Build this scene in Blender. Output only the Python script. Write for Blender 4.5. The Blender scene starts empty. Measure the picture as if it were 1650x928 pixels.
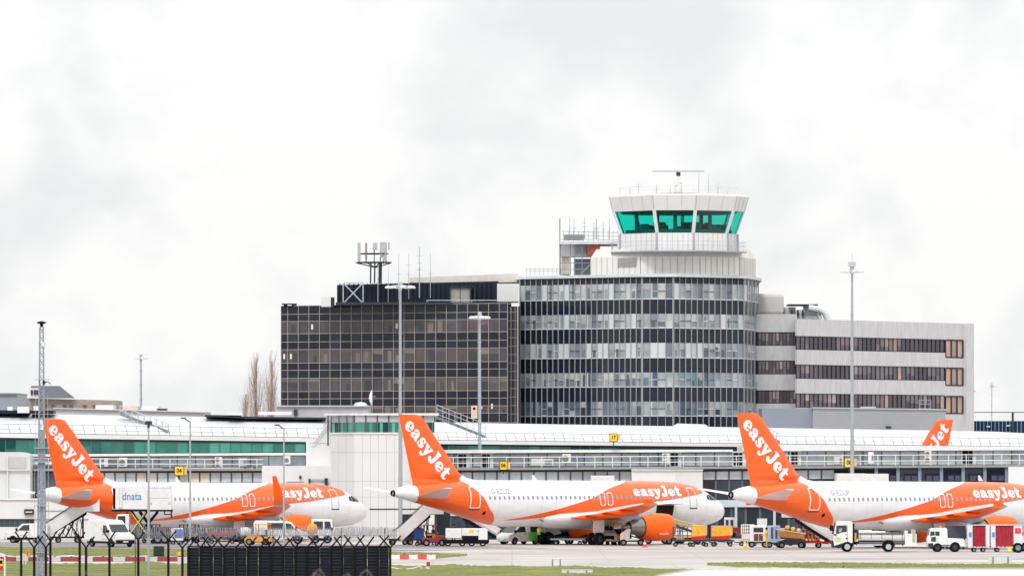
import bpy, bmesh, math, random
from mathutils import Vector, Matrix
from mathutils.geometry import tessellate_polygon
rnd = random.Random(7)
SC = bpy.context.scene
COL = SC.collection
F = 12260.0          # focal length in photo pixels (photo 1650 wide)
EYE = 8.3            # camera height above the apron
CX, HY = 825.0, 730.0
R = math.radians

def P(px, py, Y):
    return Vector(((px-CX)*Y/F, Y, EYE-(py-HY)*Y/F))
def PX(px, Y): return (px-CX)*Y/F
def PZ(py, Y): return EYE-(py-HY)*Y/F
def GY(py): return F*EYE/(py-HY)       # distance of an apron point seen at row py
def lerp(a, b, t): return a+(b-a)*t
def ln(x, x0, y0, x1, y1): return y0+(y1-y0)*(x-x0)/(x1-x0)

# ---------------------------------------------------------------- materials
def lin(c):
    out = []
    for v in c:
        v /= 255.0
        out.append(v/12.92 if v <= .04045 else ((v+.055)/1.055)**2.4)
    return out
MATS = {}
def M(name, rgb, rough=.55, metal=0.0, var=.12, scale=1.5, spec=.5, streak=0, bump=0, coat=0):
    if name in MATS: return MATS[name]
    m = bpy.data.materials.new(name); m.use_nodes = True
    nt = m.node_tree; b = nt.nodes['Principled BSDF']
    c = lin(rgb)
    if max(c) < .09 and spec == .5: spec = .12
    b.inputs['Roughness'].default_value = rough
    b.inputs['Metallic'].default_value = metal
    b.inputs['Specular IOR Level'].default_value = spec
    b.inputs['Coat Weight'].default_value = coat
    b.inputs['Coat Roughness'].default_value = .12
    tc = nt.nodes.new('ShaderNodeTexCoord')
    mp = nt.nodes.new('ShaderNodeMapping')
    nt.links.new(tc.outputs['Object'], mp.inputs['Vector'])
    mp.inputs['Scale'].default_value = (scale*2.2, scale*2.2, scale*.35) if streak else (scale,)*3
    n = nt.nodes.new('ShaderNodeTexNoise'); n.inputs['Detail'].default_value = 6
    n.inputs['Scale'].default_value = 1.0; n.inputs['Roughness'].default_value = .65
    nt.links.new(mp.outputs['Vector'], n.inputs['Vector'])
    r = nt.nodes.new('ShaderNodeValToRGB')
    r.color_ramp.elements[0].position = .32; r.color_ramp.elements[1].position = .68
    r.color_ramp.elements[0].color = [x*(1-var) for x in c]+[1]
    r.color_ramp.elements[1].color = [min(1, x*(1+var*.6)) for x in c]+[1]
    nt.links.new(n.outputs['Fac'], r.inputs['Fac'])
    nt.links.new(r.outputs['Color'], b.inputs['Base Color'])
    if bump:
        bp = nt.nodes.new('ShaderNodeBump'); bp.inputs['Strength'].default_value = bump
        bp.inputs['Distance'].default_value = .05
        nt.links.new(n.outputs['Fac'], bp.inputs['Height']); nt.links.new(bp.outputs['Normal'], b.inputs['Normal'])
    MATS[name] = m
    return m

# ---------------------------------------------------------------- mesh builder
class MB:
    def __init__(s, o=(0,0,0)): s.o = Vector(o); s.V = []; s.F = []; s.M = []
    def add(s, vs, fs, m=0):
        n = len(s.V); s.V += [Vector(v)-s.o for v in vs]
        for f in fs: s.F.append([n+i for i in f]); s.M.append(m)
        return s
    def quad(s, a, b, c, d, m=0): return s.add([a,b,c,d], [(0,1,2,3)], m)
    def hexa(s, p, m=0):   # p: 4 front corners (bl,br,tr,tl), 4 back corners
        return s.add(p, [(0,1,2,3),(5,4,7,6),(4,0,3,7),(1,5,6,2),(3,2,6,7),(4,5,1,0)], m)
    def box(s, x0, x1, y0, y1, z0, z1, m=0):
        return s.hexa([(x0,y0,z0),(x1,y0,z0),(x1,y0,z1),(x0,y0,z1),(x0,y1,z0),(x1,y1,z0),(x1,y1,z1),(x0,y1,z1)], m)
    def fbox(s, x0, x1, yt, yb, Y, Y2, m=0):
        """box whose front shows at photo px x0..x1, rows yt (left,right) .. yb at depth Y, running back to Y2"""
        if not isinstance(yt, tuple): yt = (yt, yt)
        if not isinstance(yb, tuple): yb = (yb, yb)
        f = [P(x0,yb[0],Y),P(x1,yb[1],Y),P(x1,yt[1],Y),P(x0,yt[0],Y)]
        return s.hexa(f+[(v.x,Y2,v.z) for v in f], m)
    def tube(s, p, q, r, n=6, m=0, r2=None):
        p, q = Vector(p), Vector(q); d = q-p
        if d.length < 1e-6: return s
        u = d.orthogonal().normalized(); w = d.normalized().cross(u)
        r2 = r if r2 is None else r2
        vs = []
        for c, rr in ((p,r),(q,r2)):
            for i in range(n):
                a = 2*math.pi*i/n; vs.append(c+u*math.cos(a)*rr+w*math.sin(a)*rr)
        fs = [(i,(i+1)%n,n+(i+1)%n,n+i) for i in range(n)]+[tuple(range(n))[::-1], tuple(range(n,2*n))]
        return s.add(vs, fs, m)
    def path(s, pts, r, n=6, m=0):
        for a, b in zip(pts, pts[1:]): s.tube(a, b, r, n, m)
        return s
    def loft(s, rings, m=0, cap=True):
        n = len(rings[0]); vs = [v for g in rings for v in g]; fs = []
        for k in range(len(rings)-1):
            for i in range(n):
                fs.append((k*n+i, k*n+(i+1)%n, (k+1)*n+(i+1)%n, (k+1)*n+i))
        if cap: fs += [tuple(range(n))[::-1], tuple(range((len(rings)-1)*n, len(rings)*n))]
        return s.add(vs, fs, m)
    def lathe(s, prof, c, ax='x', n=20, m=0, cap=False):
        c = Vector(c); rings = []
        for a, r in prof:
            g = []
            for i in range(n):
                t = 2*math.pi*i/n; u, v = r*math.cos(t), r*math.sin(t)
                g.append(c+Vector((a,u,v) if ax=='x' else (v,a,u) if ax=='y' else (u,v,a)))
            rings.append(g)
        return s.loft(rings, m, cap)
    def prism(s, poly, d0, d1, m=0, ax='y'):
        """extrude a polygon given in (x,z) along y (or in (x,y) along z, or (y,z) along x)"""
        f = {'y': lambda a,b,d:(a,d,b), 'z': lambda a,b,d:(a,b,d), 'x': lambda a,b,d:(d,a,b)}[ax]
        n = len(poly)
        vs = [f(a,b,d0) for a,b in poly]+[f(a,b,d1) for a,b in poly]
        fs = [tuple(range(n)), tuple(range(n,2*n))[::-1]]+[(i,n+i,n+(i+1)%n,(i+1)%n) for i in range(n)]
        return s.add(vs, fs, m)
    def build(s, name, mats, parent=None, smooth=0, bevel=0):
        me = bpy.data.meshes.new(name)
        me.from_pydata(s.V, [], s.F)
        if not isinstance(mats, (list, tuple)): mats = [mats]
        for m in mats: me.materials.append(m)
        if len(mats) > 1: me.polygons.foreach_set('material_index', s.M)
        bm = bmesh.new(); bm.from_mesh(me); bmesh.ops.recalc_face_normals(bm, faces=bm.faces); bm.to_mesh(me); bm.free()
        if smooth:
            me.polygons.foreach_set('use_smooth', [True]*len(me.polygons))
            me.set_sharp_from_angle(angle=R(smooth))
        o = bpy.data.objects.new(name, me); COL.objects.link(o)
        if parent: o.parent = parent
        if bevel:
            b = o.modifiers.new('bevel', 'BEVEL'); b.width = bevel; b.segments = 2; b.limit_method = 'ANGLE'; b.angle_limit = R(40)
        return o

def tag(o, label=None, cat=None, group=None, kind=None):
    if label: o['label'] = label
    if cat: o['category'] = cat
    if group: o['group'] = group
    if kind: o['kind'] = kind
    return o
def thing(name, label, cat, loc=(0,0,0), rz=0.0, group=None):
    o = bpy.data.objects.new(name, None); COL.objects.link(o)
    o.empty_display_size = .5
    o.location = loc; o.rotation_euler = (0,0,rz)
    return tag(o, label, cat, group)
def copy_tree(o, parent=None):
    c = o.copy(); COL.objects.link(c); c.parent = parent
    for ch in o.children: copy_tree(ch, c)
    return c

def text_tris(txt, size=1.0, bold=.0):
    cu = bpy.data.curves.new('lettering', 'FONT'); cu.body = txt; cu.size = size; cu.offset = bold; cu.resolution_u = 3
    cu.align_x = 'CENTER'; cu.align_y = 'CENTER'
    ob = bpy.data.objects.new('lettering', cu); COL.objects.link(ob)
    dg = bpy.context.evaluated_depsgraph_get()
    me = bpy.data.meshes.new_from_object(ob.evaluated_get(dg))
    vs = [(v.co.x, v.co.y) for v in me.vertices]; fs = [tuple(p.vertices) for p in me.polygons]
    bpy.data.objects.remove(ob); bpy.data.meshes.remove(me); bpy.data.curves.remove(cu)
    return vs, fs
def put_text(mb, txt, size, fn, m=0, bold=0):
    vs, fs = text_tris(txt, size, bold)
    mb.add([fn(u,v) for u,v in vs], fs, m)

# fat rounded serif letters, drawn as outlines (x-height 1)
GLY = {
 'e': (1.06, [(1.03,.42),(1.02,.64),(.85,.92),(.55,1.03),(.2,.92),(.0,.55),(.12,.14),(.5,-.03),(.85,.06),(1.04,.28),(.95,.35),(.78,.24),(.62,.25),(.5,.4)],
       [(.45,.55),(.47,.74),(.57,.85),(.67,.74),(.69,.55)]),
 'a': (1.1, [(.08,.72),(.14,.92),(.45,1.04),(.8,.94),(.93,.7),(.93,.3),(.98,.2),(1.1,.22),(1.08,.06),(.9,-.03),(.72,.03),(.62,.12),(.4,-.03),(.13,.03),(.02,.25),(.13,.5),(.38,.6),(.55,.66),(.55,.78),(.48,.84),(.42,.74),(.34,.6),(.18,.58)],
       [(.55,.47),(.42,.4),(.4,.27),(.47,.2),(.55,.27)]),
 's': (.9, [(.8,1.0),(.8,.68),(.7,.64),(.6,.76),(.47,.83),(.39,.76),(.46,.68),(.7,.58),(.87,.4),(.85,.14),(.6,-.03),(.4,-.02),(.24,.04),(.1,.0),(.05,.36),(.16,.4),(.26,.25),(.42,.15),(.51,.21),(.47,.3),(.24,.4),(.06,.56),(.07,.84),(.28,1.02),(.48,1.03),(.66,.96)], None),
 'y': (1.06, [(-.02,1.0),(.56,1.0),(.56,.87),(.49,.84),(.62,.48),(.73,.82),(.66,.87),(.66,1.0),(1.08,1.0),(1.08,.87),(.98,.82),(.66,-.06),(.48,-.36),(.22,-.45),(.01,-.34),(.0,-.12),(.14,-.03),(.28,-.09),(.32,-.2),(.4,-.12),(.42,.0),(.06,.83),(-.02,.87)], None),
 'J': (1.02, [(.32,1.44),(1.0,1.44),(1.0,1.28),(.9,1.22),(.9,.4),(.8,.06),(.55,-.12),(.22,-.1),(.0,.1),(.02,.34),(.2,.45),(.36,.36),(.4,.22),(.46,.2),(.5,.3),(.5,1.2),(.32,1.28)], None),
 't': (.86, [(.42,1.38),(.54,1.32),(.56,1.0),(.82,1.0),(.82,.8),(.56,.8),(.56,.3),(.62,.21),(.7,.24),(.8,.32),(.88,.2),(.74,.02),(.5,-.04),(.26,.02),(.15,.2),(.15,.8),(.0,.8),(.0,.95),(.22,1.06),(.32,1.34)], None),
}
def chaikin(p, k=2):
    for _ in range(k):
        q = []
        for a, b in zip(p, p[1:]+p[:1]):
            q += [(a[0]*.78+b[0]*.22, a[1]*.78+b[1]*.22), (a[0]*.22+b[0]*.78, a[1]*.22+b[1]*.78)]
        p = q
    return p
def fat_text(word):
    """triangles of the word; baseline y=0, centred on x"""
    x = 0; tris = []
    for ch in word:
        adv, out, hole = GLY[ch]
        polys = [chaikin(out)]+([chaikin(hole)] if hole else [])
        flat = [(u+x, v) for p in polys for u, v in p]
        for t in tessellate_polygon([[Vector((u,v,0)) for u,v in p] for p in polys]):
            tris.append(tuple(flat[i] for i in t))
        x += adv
    return [tuple((u-x/2, v) for u, v in t) for t in tris], x
def put_fat(mb, word, fn, m=0, maxe=9.0):
    tris, w = fat_text(word)
    while tris:
        t = tris.pop()
        e = [math.dist(t[i], t[(i+1)%3]) for i in range(3)]
        k = e.index(max(e))
        if e[k] > maxe:
            a, b, c = t[k], t[(k+1)%3], t[(k+2)%3]; h = ((a[0]+b[0])/2, (a[1]+b[1])/2)
            tris += [(a,h,c),(h,b,c)]
        else: mb.add([fn(u,v) for u,v in t], [(0,1,2)], m)

# ---------------------------------------------------------------- palette
WHITE = M('white_paint', (232,231,229), .32, var=.1, scale=2.2, coat=.3)
WPANEL = M('white_cladding', (224,224,224), .5, var=.05, scale=.6)
ROOFW = M('white_roof_sheet', (208,209,212), .5, var=.1, scale=.4)
OFFW = M('off_white_cladding', (214,214,212), .6, var=.06, scale=.5)
LGREY = M('light_grey_paint', (186,190,194), .5, var=.06)
MGREY = M('mid_grey_metal', (132,138,144), .5, .2, var=.08)
DGREY = M('dark_grey_metal', (62,66,72), .5, .2, var=.1)
BLACK = M('black_rubber', (22,22,26), .75, var=.15, scale=6)
BLACKM = M('black_metal', (16,17,22), .5, var=.2, scale=3)
GALV = M('galvanised_steel', (170,176,182), .45, .35, var=.1, scale=4)
NAVY = M('navy_panel', (40,46,60), .3, var=.12, scale=.8)
GLASSD = M('dark_glass', (40,50,58), .08, var=.25, scale=.5, spec=.7)
GLASSB = M('vehicle_glass', (34,44,48), .06, var=.25, scale=2, spec=.7)
ORANGE = M('orange_paint', (255,100,0), .35, var=.03, spec=.3, coat=.1)
YELL = M('yellow_paint', (242,186,40), .45, var=.06)
SIGNY = M('sign_yellow', (250,205,50), .5, var=.03)
REDP = M('red_paint', (190,30,34), .45, var=.08)
MAROON = M('maroon_curtain', (170,32,52), .6, var=.25, scale=2.5)
STEEL = M('bare_metal', (150,148,146), .3, .8, var=.1)
TAN = M('tan_panel', (206,190,172), .6, var=.08)
CONC = M('stained_concrete', (199,199,200), .85, var=.15, scale=1.1, streak=1, bump=.1)
CONC2 = M('plain_concrete', (200,198,196), .85, var=.1, scale=.6)
BRICK = M('pale_brick', (158,146,136), .9, var=.2, scale=2)
SLATE = M('roof_slate', (92,94,104), .8, var=.2, scale=2.5)
# ================================================================= camera, sky, sun
cam_d = bpy.data.cameras.new('camera'); cam = bpy.data.objects.new('camera', cam_d); COL.objects.link(cam)
cam.location = (0,0,EYE); cam.rotation_euler = (R(90),0,0)
cam_d.sensor_width = 36; cam_d.lens = 36*F/1650; cam_d.shift_y = (HY-464)/1650
cam_d.clip_start = 1; cam_d.clip_end = 9000
cam_d.dof.use_dof = True; cam_d.dof.focus_distance = 690; cam_d.dof.aperture_fstop = 6.3
SC.camera = cam
SUN_EL, SUN_AZ = R(42), R(190)      # azimuth clockwise from +Y: behind the camera, to its left
w = bpy.data.worlds.new('World'); SC.world = w; w.use_nodes = True
nt = w.node_tree; N = nt.nodes; L = nt.links
bg = N['Background']; bg.inputs['Strength'].default_value = .1
sky = N.new('ShaderNodeTexSky'); sky.sky_type = 'NISHITA'; sky.sun_disc = False
sky.sun_elevation = SUN_EL; sky.sun_rotation = SUN_AZ
tc = N.new('ShaderNodeTexCoord')
def noise(scale, zs, detail, off):
    mp = N.new('ShaderNodeMapping'); mp.inputs['Scale'].default_value = (scale, scale, scale*zs); mp.inputs['Location'].default_value = off
    L.new(tc.outputs['Generated'], mp.inputs['Vector'])
    n = N.new('ShaderNodeTexNoise'); n.inputs['Scale'].default_value = 1; n.inputs['Detail'].default_value = detail
    n.inputs['Roughness'].default_value = .5; n.inputs['Distortion'].default_value = .25
    L.new(mp.outputs['Vector'], n.inputs['Vector']); return n.outputs['Fac']
n1 = noise(17, 1.15, 7, (3.1,0,.7)); n2 = noise(52, 1.2, 7, (0,5.2,1.3))
mx = N.new('ShaderNodeMix'); mx.inputs[0].default_value = .4; L.new(n1, mx.inputs[2]); L.new(n2, mx.inputs[3])
cr = N.new('ShaderNodeValToRGB'); e = cr.color_ramp.elements
e[0].position = .425; e[0].color = (.74,.752,.77,1); e[1].position = .555; e[1].color = (.905,.904,.902,1)
x = e.new(.5); x.color = (.825,.83,.836,1)
L.new(mx.outputs[0], cr.inputs[0])
sep = N.new('ShaderNodeSeparateXYZ'); L.new(tc.outputs['Generated'], sep.inputs[0])
mr = N.new('ShaderNodeMapRange'); mr.inputs[1].default_value = .03; mr.inputs[2].default_value = .9
mr.inputs[3].default_value = 10.0; mr.inputs[4].default_value = 16.5; L.new(sep.outputs[2], mr.inputs[0])
vm = N.new('ShaderNodeVectorMath'); vm.operation = 'SCALE'; L.new(cr.outputs[0], vm.inputs[0]); L.new(mr.outputs[0], vm.inputs['Scale'])
m2 = N.new('ShaderNodeMix'); m2.data_type = 'RGBA'; m2.inputs[0].default_value = .05
L.new(vm.outputs[0], m2.inputs[6]); L.new(sky.outputs[0], m2.inputs[7]); L.new(m2.outputs[2], bg.inputs['Color'])
sd = bpy.data.lights.new('sun', 'SUN'); sd.energy = 1.3; sd.angle = R(12); sd.color = (1,.99,.975)
so = bpy.data.objects.new('sun', sd); COL.objects.link(so); so.location = (0,0,100)
so.rotation_euler = Vector((-math.sin(SUN_AZ)*math.cos(SUN_EL), -math.cos(SUN_AZ)*math.cos(SUN_EL), -math.sin(SUN_EL))).to_track_quat('-Z','Y').to_euler()
SC.view_settings.view_transform = 'Standard'; SC.view_settings.look = 'None'; SC.view_settings.exposure = .16; SC.view_settings.gamma = 1
SC.cycles.use_denoising = True; SC.cycles.max_bounces = 6

# ================================================================= ground
def gz(Y): return 0.0 if Y >= 500 else 6.4*(1-Y/500)
def gmat(name, a, b, sx, sy, lo=.35, hi=.65, fine=None, slab=0):
    m = bpy.data.materials.new(name); m.use_nodes = True; nt = m.node_tree; bs = nt.nodes['Principled BSDF']
    bs.inputs['Roughness'].default_value = .9
    t = nt.nodes.new('ShaderNodeTexCoord'); cols = []
    def ns(sx, sy, c0, c1, lo, hi):
        mp = nt.nodes.new('ShaderNodeMapping'); mp.inputs['Scale'].default_value = (sx, sy, 1)
        nt.links.new(t.outputs['Object'], mp.inputs['Vector'])
        n = nt.nodes.new('ShaderNodeTexNoise'); n.inputs['Scale'].default_value = 1; n.inputs['Detail'].default_value = 5
        nt.links.new(mp.outputs['Vector'], n.inputs['Vector'])
        r = nt.nodes.new('ShaderNodeValToRGB'); r.color_ramp.elements[0].position = lo; r.color_ramp.elements[1].position = hi
        r.color_ramp.elements[0].color = list(c0)+[1]; r.color_ramp.elements[1].color = list(c1)+[1]
        nt.links.new(n.outputs['Fac'], r.inputs['Fac']); return r.outputs['Color']
    c = ns(sx, sy, lin(a), lin(b), lo, hi)
    if fine:
        d = ns(fine, fine*.7, (.5,)*3, (1.25,)*3, .35, .65)
        mm = nt.nodes.new('ShaderNodeMix'); mm.data_type = 'RGBA'; mm.blend_type = 'MULTIPLY'; mm.inputs[0].default_value = 1
        nt.links.new(c, mm.inputs[6]); nt.links.new(d, mm.inputs[7]); c = mm.outputs[2]
    if slab:
        st = ns(.09, .16, (.8,.785,.77), (1.04,)*3, .38, .56)
        br = nt.nodes.new('ShaderNodeTexBrick'); br.offset = 0; br.inputs['Scale'].default_value = 1; br.inputs['Brick Width'].default_value = slab; br.inputs['Row Height'].default_value = slab*1.3
        br.inputs['Mortar Size'].default_value = .05; br.inputs['Color1'].default_value = (1,1,1,1); br.inputs['Color2'].default_value = (.95,.95,.95,1); br.inputs['Mortar'].default_value = (.8,.78,.76,1)
        nt.links.new(t.outputs['Object'], br.inputs['Vector'])
        for o in (st, br.outputs['Color']):
            mm = nt.nodes.new('ShaderNodeMix'); mm.data_type = 'RGBA'; mm.blend_type = 'MULTIPLY'; mm.inputs[0].default_value = 1
            nt.links.new(c, mm.inputs[6]); nt.links.new(o, mm.inputs[7]); c = mm.outputs[2]
    nt.links.new(c, bs.inputs['Base Color']); return m
G_APRON = gmat('apron_concrete', (176,168,164), (206,198,193), .012, .09, slab=7.5)
G_ASPH = gmat('apron_asphalt', (128,122,122), (156,150,148), .02, .12)
G_PALE = gmat('pale_concrete', (184,178,172), (202,197,190), .05, .1, slab=6)
G_GRASS = gmat('grass_blades', (88,94,34), (142,146,60), .3, .35, .3, .7, 5)
G_GROUND = gmat('ground_concrete', (176,168,164), (200,192,188), .012, .05)
G_STAIN = gmat('tyre_marks', (160,153,150), (186,178,174), .05, .4)
mb = MB(); ys = [-200,0,20,60,100,150,200,250,300,350,400,450,500,700,1200,2500,8000]
xs = [-4000,-600,-120,-40,0,40,120,600,4000]
for i in range(len(ys)-1):
    for j in range(len(xs)-1):
        mb.quad((xs[j],ys[i],gz(ys[i]) if ys[i]>=0 else 6.4),(xs[j+1],ys[i],gz(ys[i]) if ys[i]>=0 else 6.4),(xs[j+1],ys[i+1],gz(ys[i+1])),(xs[j],ys[i+1],gz(ys[i+1])))
tag(mb.build('ground', G_GROUND), kind='structure')
def sheet(name, m, poly, z, kind='structure'):
    mb = MB(); n = len(poly); mb.add([(x,y,z) for x,y in poly], [tuple(range(n))]); return tag(mb.build(name, m), kind=kind)
def gp(px, py): Y = GY(py); return (PX(px,Y), Y)
sheet('apron', G_APRON, [(-160,560),(160,560),(160,760),(-160,760)], .004)
# darker asphalt stand road along the left, worn streaks across the apron
sheet('service_road', G_ASPH, [gp(-80,888),gp(640,888),gp(900,883),gp(640,877),gp(-80,873)], .008)
mb = MB()
for py, x0, x1, d in ((884.5,640,1400,.8),(890.5,780,1250,.6),(901,900,1500,.5)):
    a,b,c,d2 = gp(x0,py+d),gp(x1,py+d),gp(x1,py-d),gp(x0,py-d)
    mb.quad(*[(q[0],q[1],.009) for q in (a,b,c,d2)])
tag(mb.build('taxiway_markings', G_STAIN), kind='structure')
sheet('taxiway', G_PALE, [gp(-80,905),gp(628,904),gp(760,903),gp(1760,918),gp(1760,935),gp(-80,935)], .012)
# grass strips: low ragged turf with real height
def turf(pts_front, pts_back, h, seed):
    """strip between two rows of photo points on the apron; ragged edges, bumpy top"""
    r = random.Random(seed); mb = MB(); nx = 260; ny = 7; g = []
    def at(pts, t):
        x = lerp(pts[0][0], pts[-1][0], t)
        for a, b in zip(pts, pts[1:]):
            if a[0] <= x <= b[0]: return gp(x, ln(x, a[0],a[1],b[0],b[1]))
        return gp(*pts[-1])
    for i in range(nx+1):
        t = i/nx; a = at(pts_front, t); b = at(pts_back, t); row = []
        wv = .12*math.sin(t*91+seed)+.1*math.sin(t*37)+r.uniform(-.12,.12)
        for j in range(ny+1):
            s = j/ny; s2 = s + (wv*.5 if j in (0,ny) else 0)
            z = .014 if j in (0,ny) else h*(.55+.45*r.random())
            row.append((lerp(a[0],b[0],s2)+r.uniform(-.05,.05), lerp(a[1],b[1],s2), z))
        g.append(row)
    for i in range(nx):
        for j in range(ny): mb.quad(g[i][j], g[i+1][j], g[i+1][j+1], g[i][j+1])
    o = mb.build('grass', G_GRASS, smooth=60); tag(o, kind='stuff'); return o
turf([(-60,893),(630,899.5),(700,899.3),(752,895)], [(-60,880),(630,889),(700,890.5),(752,893)], .12, 1)
turf([(-60,940),(1000,934),(1130,925.5),(1380,921.5)], [(-60,904.8),(560,910),(900,911.5),(1130,918),(1380,920.3)], .16, 2)
turf([(1140,910.5),(1180,913),(1330,915.5),(1500,918),(1700,920)], [(1140,909),(1180,907.3),(1330,907),(1500,909.5),(1700,909)], .18, 3)
# ================================================================= airliner (local frame: nose at x=0, tail at x=-37.6, +y port, z up)
def interp(tab, x):
    if x <= tab[0][0]: return tab[0][1:]
    for a, b in zip(tab, tab[1:]):
        if x <= b[0]:
            t = (x-a[0])/(b[0]-a[0]); return [lerp(p,q,t) for p,q in zip(a[1:], b[1:])]
    return tab[-1][1:]
ST = [(0,3.1,2.9,.05),(.06,3.3,2.68,.26),(.2,3.5,2.45,.48),(.5,3.75,2.2,.77),(.9,4.0,2.02,1.03),(1.3,4.22,1.88,1.22),(1.7,4.44,1.78,1.37),(2.1,4.66,1.71,1.5),
      (2.5,4.87,1.66,1.6),(3,5.09,1.61,1.7),(3.6,5.29,1.57,1.8),(4.4,5.48,1.54,1.89),(5.4,5.62,1.52,1.95),(6.6,5.71,1.52,1.975),(9,5.77,1.55,1.975),(16,5.82,1.6,1.975),(25.5,5.88,1.7,1.975),(26.5,5.88,1.79,1.97),
      (27.5,5.88,1.96,1.94),(28.5,5.88,2.19,1.88),(30,5.87,2.58,1.74),(31.5,5.83,2.99,1.54),(33,5.76,3.37,1.28),(34.3,5.66,3.68,1.03),(35.3,5.55,3.91,.83),(36.2,5.41,4.12,.64),(36.9,5.25,4.28,.48),(37.35,5.1,4.4,.37),(37.57,5.0,4.47,.29)]
def fus(s): zt, zb, hw = interp(ST, s); return (zt+zb)/2, (zt-zb)/2, hw
def S(s, z, off=.0, side=-1):
    zc, h, hw = fus(s); k = max(-.999, min(.999, (z-zc)/h)); y = hw*math.sqrt(1-k*k)
    n = Vector((0, y/hw**2, (z-zc)/h**2)).normalized()
    return Vector((-s, side*(y+n.y*off), z+n.z*off))
def livery():
    m = bpy.data.materials.new('livery_paint'); m.use_nodes = True; nt = m.node_tree; N = nt.nodes; L = nt.links
    b = N['Principled BSDF']; b.inputs['Roughness'].default_value = .35; b.inputs['Specular IOR Level'].default_value = .45; b.inputs['Coat Weight'].default_value = .6; b.inputs['Coat Roughness'].default_value = .08
    tc = N.new('ShaderNodeTexCoord'); sp = N.new('ShaderNodeSeparateXYZ'); L.new(tc.outputs['Object'], sp.inputs[0])
    def mr(out, a, b_):
        n = N.new('ShaderNodeMapRange'); n.inputs[1].default_value = a; n.inputs[2].default_value = b_; L.new(out, n.inputs[0]); return n.outputs[0]
    nx = mr(sp.outputs[0], -38, 0); nz = mr(sp.outputs[2], 0, 12)
    def curve(inp, pts):
        n = N.new('ShaderNodeFloatCurve'); c = n.mapping.curves[0]
        while len(c.points) > 2: c.points.remove(c.points[1])
        c.points[0].location = pts[0]; c.points[-1].location = pts[-1]
        for p in pts[1:-1]: c.points.new(*p)
        for p in c.points: p.handle_type = 'AUTO_CLAMPED'
        n.mapping.update(); L.new(inp, n.inputs['Value']); return n.outputs[0]
    def ma(op, a, b_, clamp=False):
        n = N.new('ShaderNodeMath'); n.operation = op; n.use_clamp = clamp
        for i, v in enumerate((a, b_)):
            if isinstance(v, (int,float)): n.inputs[i].default_value = v
            else: L.new(v, n.inputs[i])
        return n.outputs[0]
    cx = lambda s: (38-s)/38
    zl = curve(nx, [(0,.99)]+[(cx(s), z/12) for s, z in ((26.4,2.25),(24.06,2.33),(21,2.62),(18,2.91),(16,3.07),(13.5,3.46),(9.8,3.85),(7.8,4.02),(6.1,4.26),(4.6,4.45),(3.4,4.66),(3.15,5.2),(3.0,7))]+[(1,.8)])
    zu = curve(nx, [(0,.01),(cx(27),.1)]+[(cx(s), z/12) for s, z in ((26.4,2.2),(24.06,2.6),(21.05,3.17),(18,3.89),(16.5,4.3),(15.4,4.75),(13.9,5.25),(12.4,5.6),(11,5.95),(9,7))]+[(1,.7)])
    xb = curve(nz, [(0,cx(27))]+[(z/12, cx(s)) for z, s in ((1.7,27),(2.1,27.1),(2.8,27.6),(3.4,28.2),(4.4,28.9),(5.2,29.7),(5.8,30.25),(6.1,30.3),(6.35,29.9),(6.7,29))]+[(1,cx(29))])
    xa = curve(nz, [(0,cx(35.3)),(4/12,cx(35.35)),(5.35/12,cx(35.45)),(5.5/12,cx(36)),(5.7/12,.005),(1,.0)])
    K = 700
    sw = ma('MULTIPLY', ma('MULTIPLY', ma('SUBTRACT', nz, zl), K, True), ma('MULTIPLY', ma('SUBTRACT', zu, nz), K, True))
    tl = ma('MULTIPLY', ma('MULTIPLY', ma('SUBTRACT', xb, nx), K*2, True), ma('MULTIPLY', ma('SUBTRACT', nx, xa), K*2, True))
    msk = ma('MAXIMUM', sw, tl, True)
    mp = N.new('ShaderNodeMapping'); mp.inputs['Scale'].default_value = (.5,.5,1.6); L.new(tc.outputs['Object'], mp.inputs[0])
    no = N.new('ShaderNodeTexNoise'); no.inputs['Scale'].default_value = 1.3; no.inputs['Detail'].default_value = 5; L.new(mp.outputs[0], no.inputs['Vector'])
    vr = mr(no.outputs['Fac'], .3, .7); v2 = N.new('ShaderNodeMapRange'); L.new(vr, v2.inputs[0]); v2.inputs[3].default_value = .9; v2.inputs[4].default_value = 1.0
    mix = N.new('ShaderNodeMix'); mix.data_type = 'RGBA'; L.new(msk, mix.inputs[0])
    mix.inputs[6].default_value = lin((238,238,240))+[1]; mix.inputs[7].default_value = lin((255,98,0))+[1]
    # skin joints and streaky grime
    pp_ = ma('PINGPONG', ma('ADD', sp.outputs[0], 40.0), .8); jx = ma('LESS_THAN', pp_, .018)
    pz = ma('PINGPONG', ma('ADD', sp.outputs[2], .35), .72); jz = ma('LESS_THAN', pz, .012)
    jo = ma('SUBTRACT', 1.0, ma('MULTIPLY', ma('MAXIMUM', jx, jz), .22))
    m3 = N.new('ShaderNodeMapping'); m3.inputs['Scale'].default_value = (.35,1.5,.9); L.new(tc.outputs['Object'], m3.inputs[0])
    n3 = N.new('ShaderNodeTexNoise'); n3.inputs['Scale'].default_value = 2.2; n3.inputs['Detail'].default_value = 6; L.new(m3.outputs[0], n3.inputs['Vector'])
    gr_ = N.new('ShaderNodeMapRange'); L.new(n3.outputs['Fac'], gr_.inputs[0]); gr_.inputs[1].default_value = .5; gr_.inputs[2].default_value = .72; gr_.inputs[3].default_value = 1.0; gr_.inputs[4].default_value = .84
    lowz = mr(sp.outputs[2], 3.6, 1.7); gm = ma('ADD', ma('MULTIPLY', ma('SUBTRACT', gr_.outputs[0], 1.0), lowz), 1.0)
    v2 = type('o', (), {'outputs': [ma('MULTIPLY', ma('MULTIPLY', v2.outputs[0], jo), gm)]})
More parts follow.
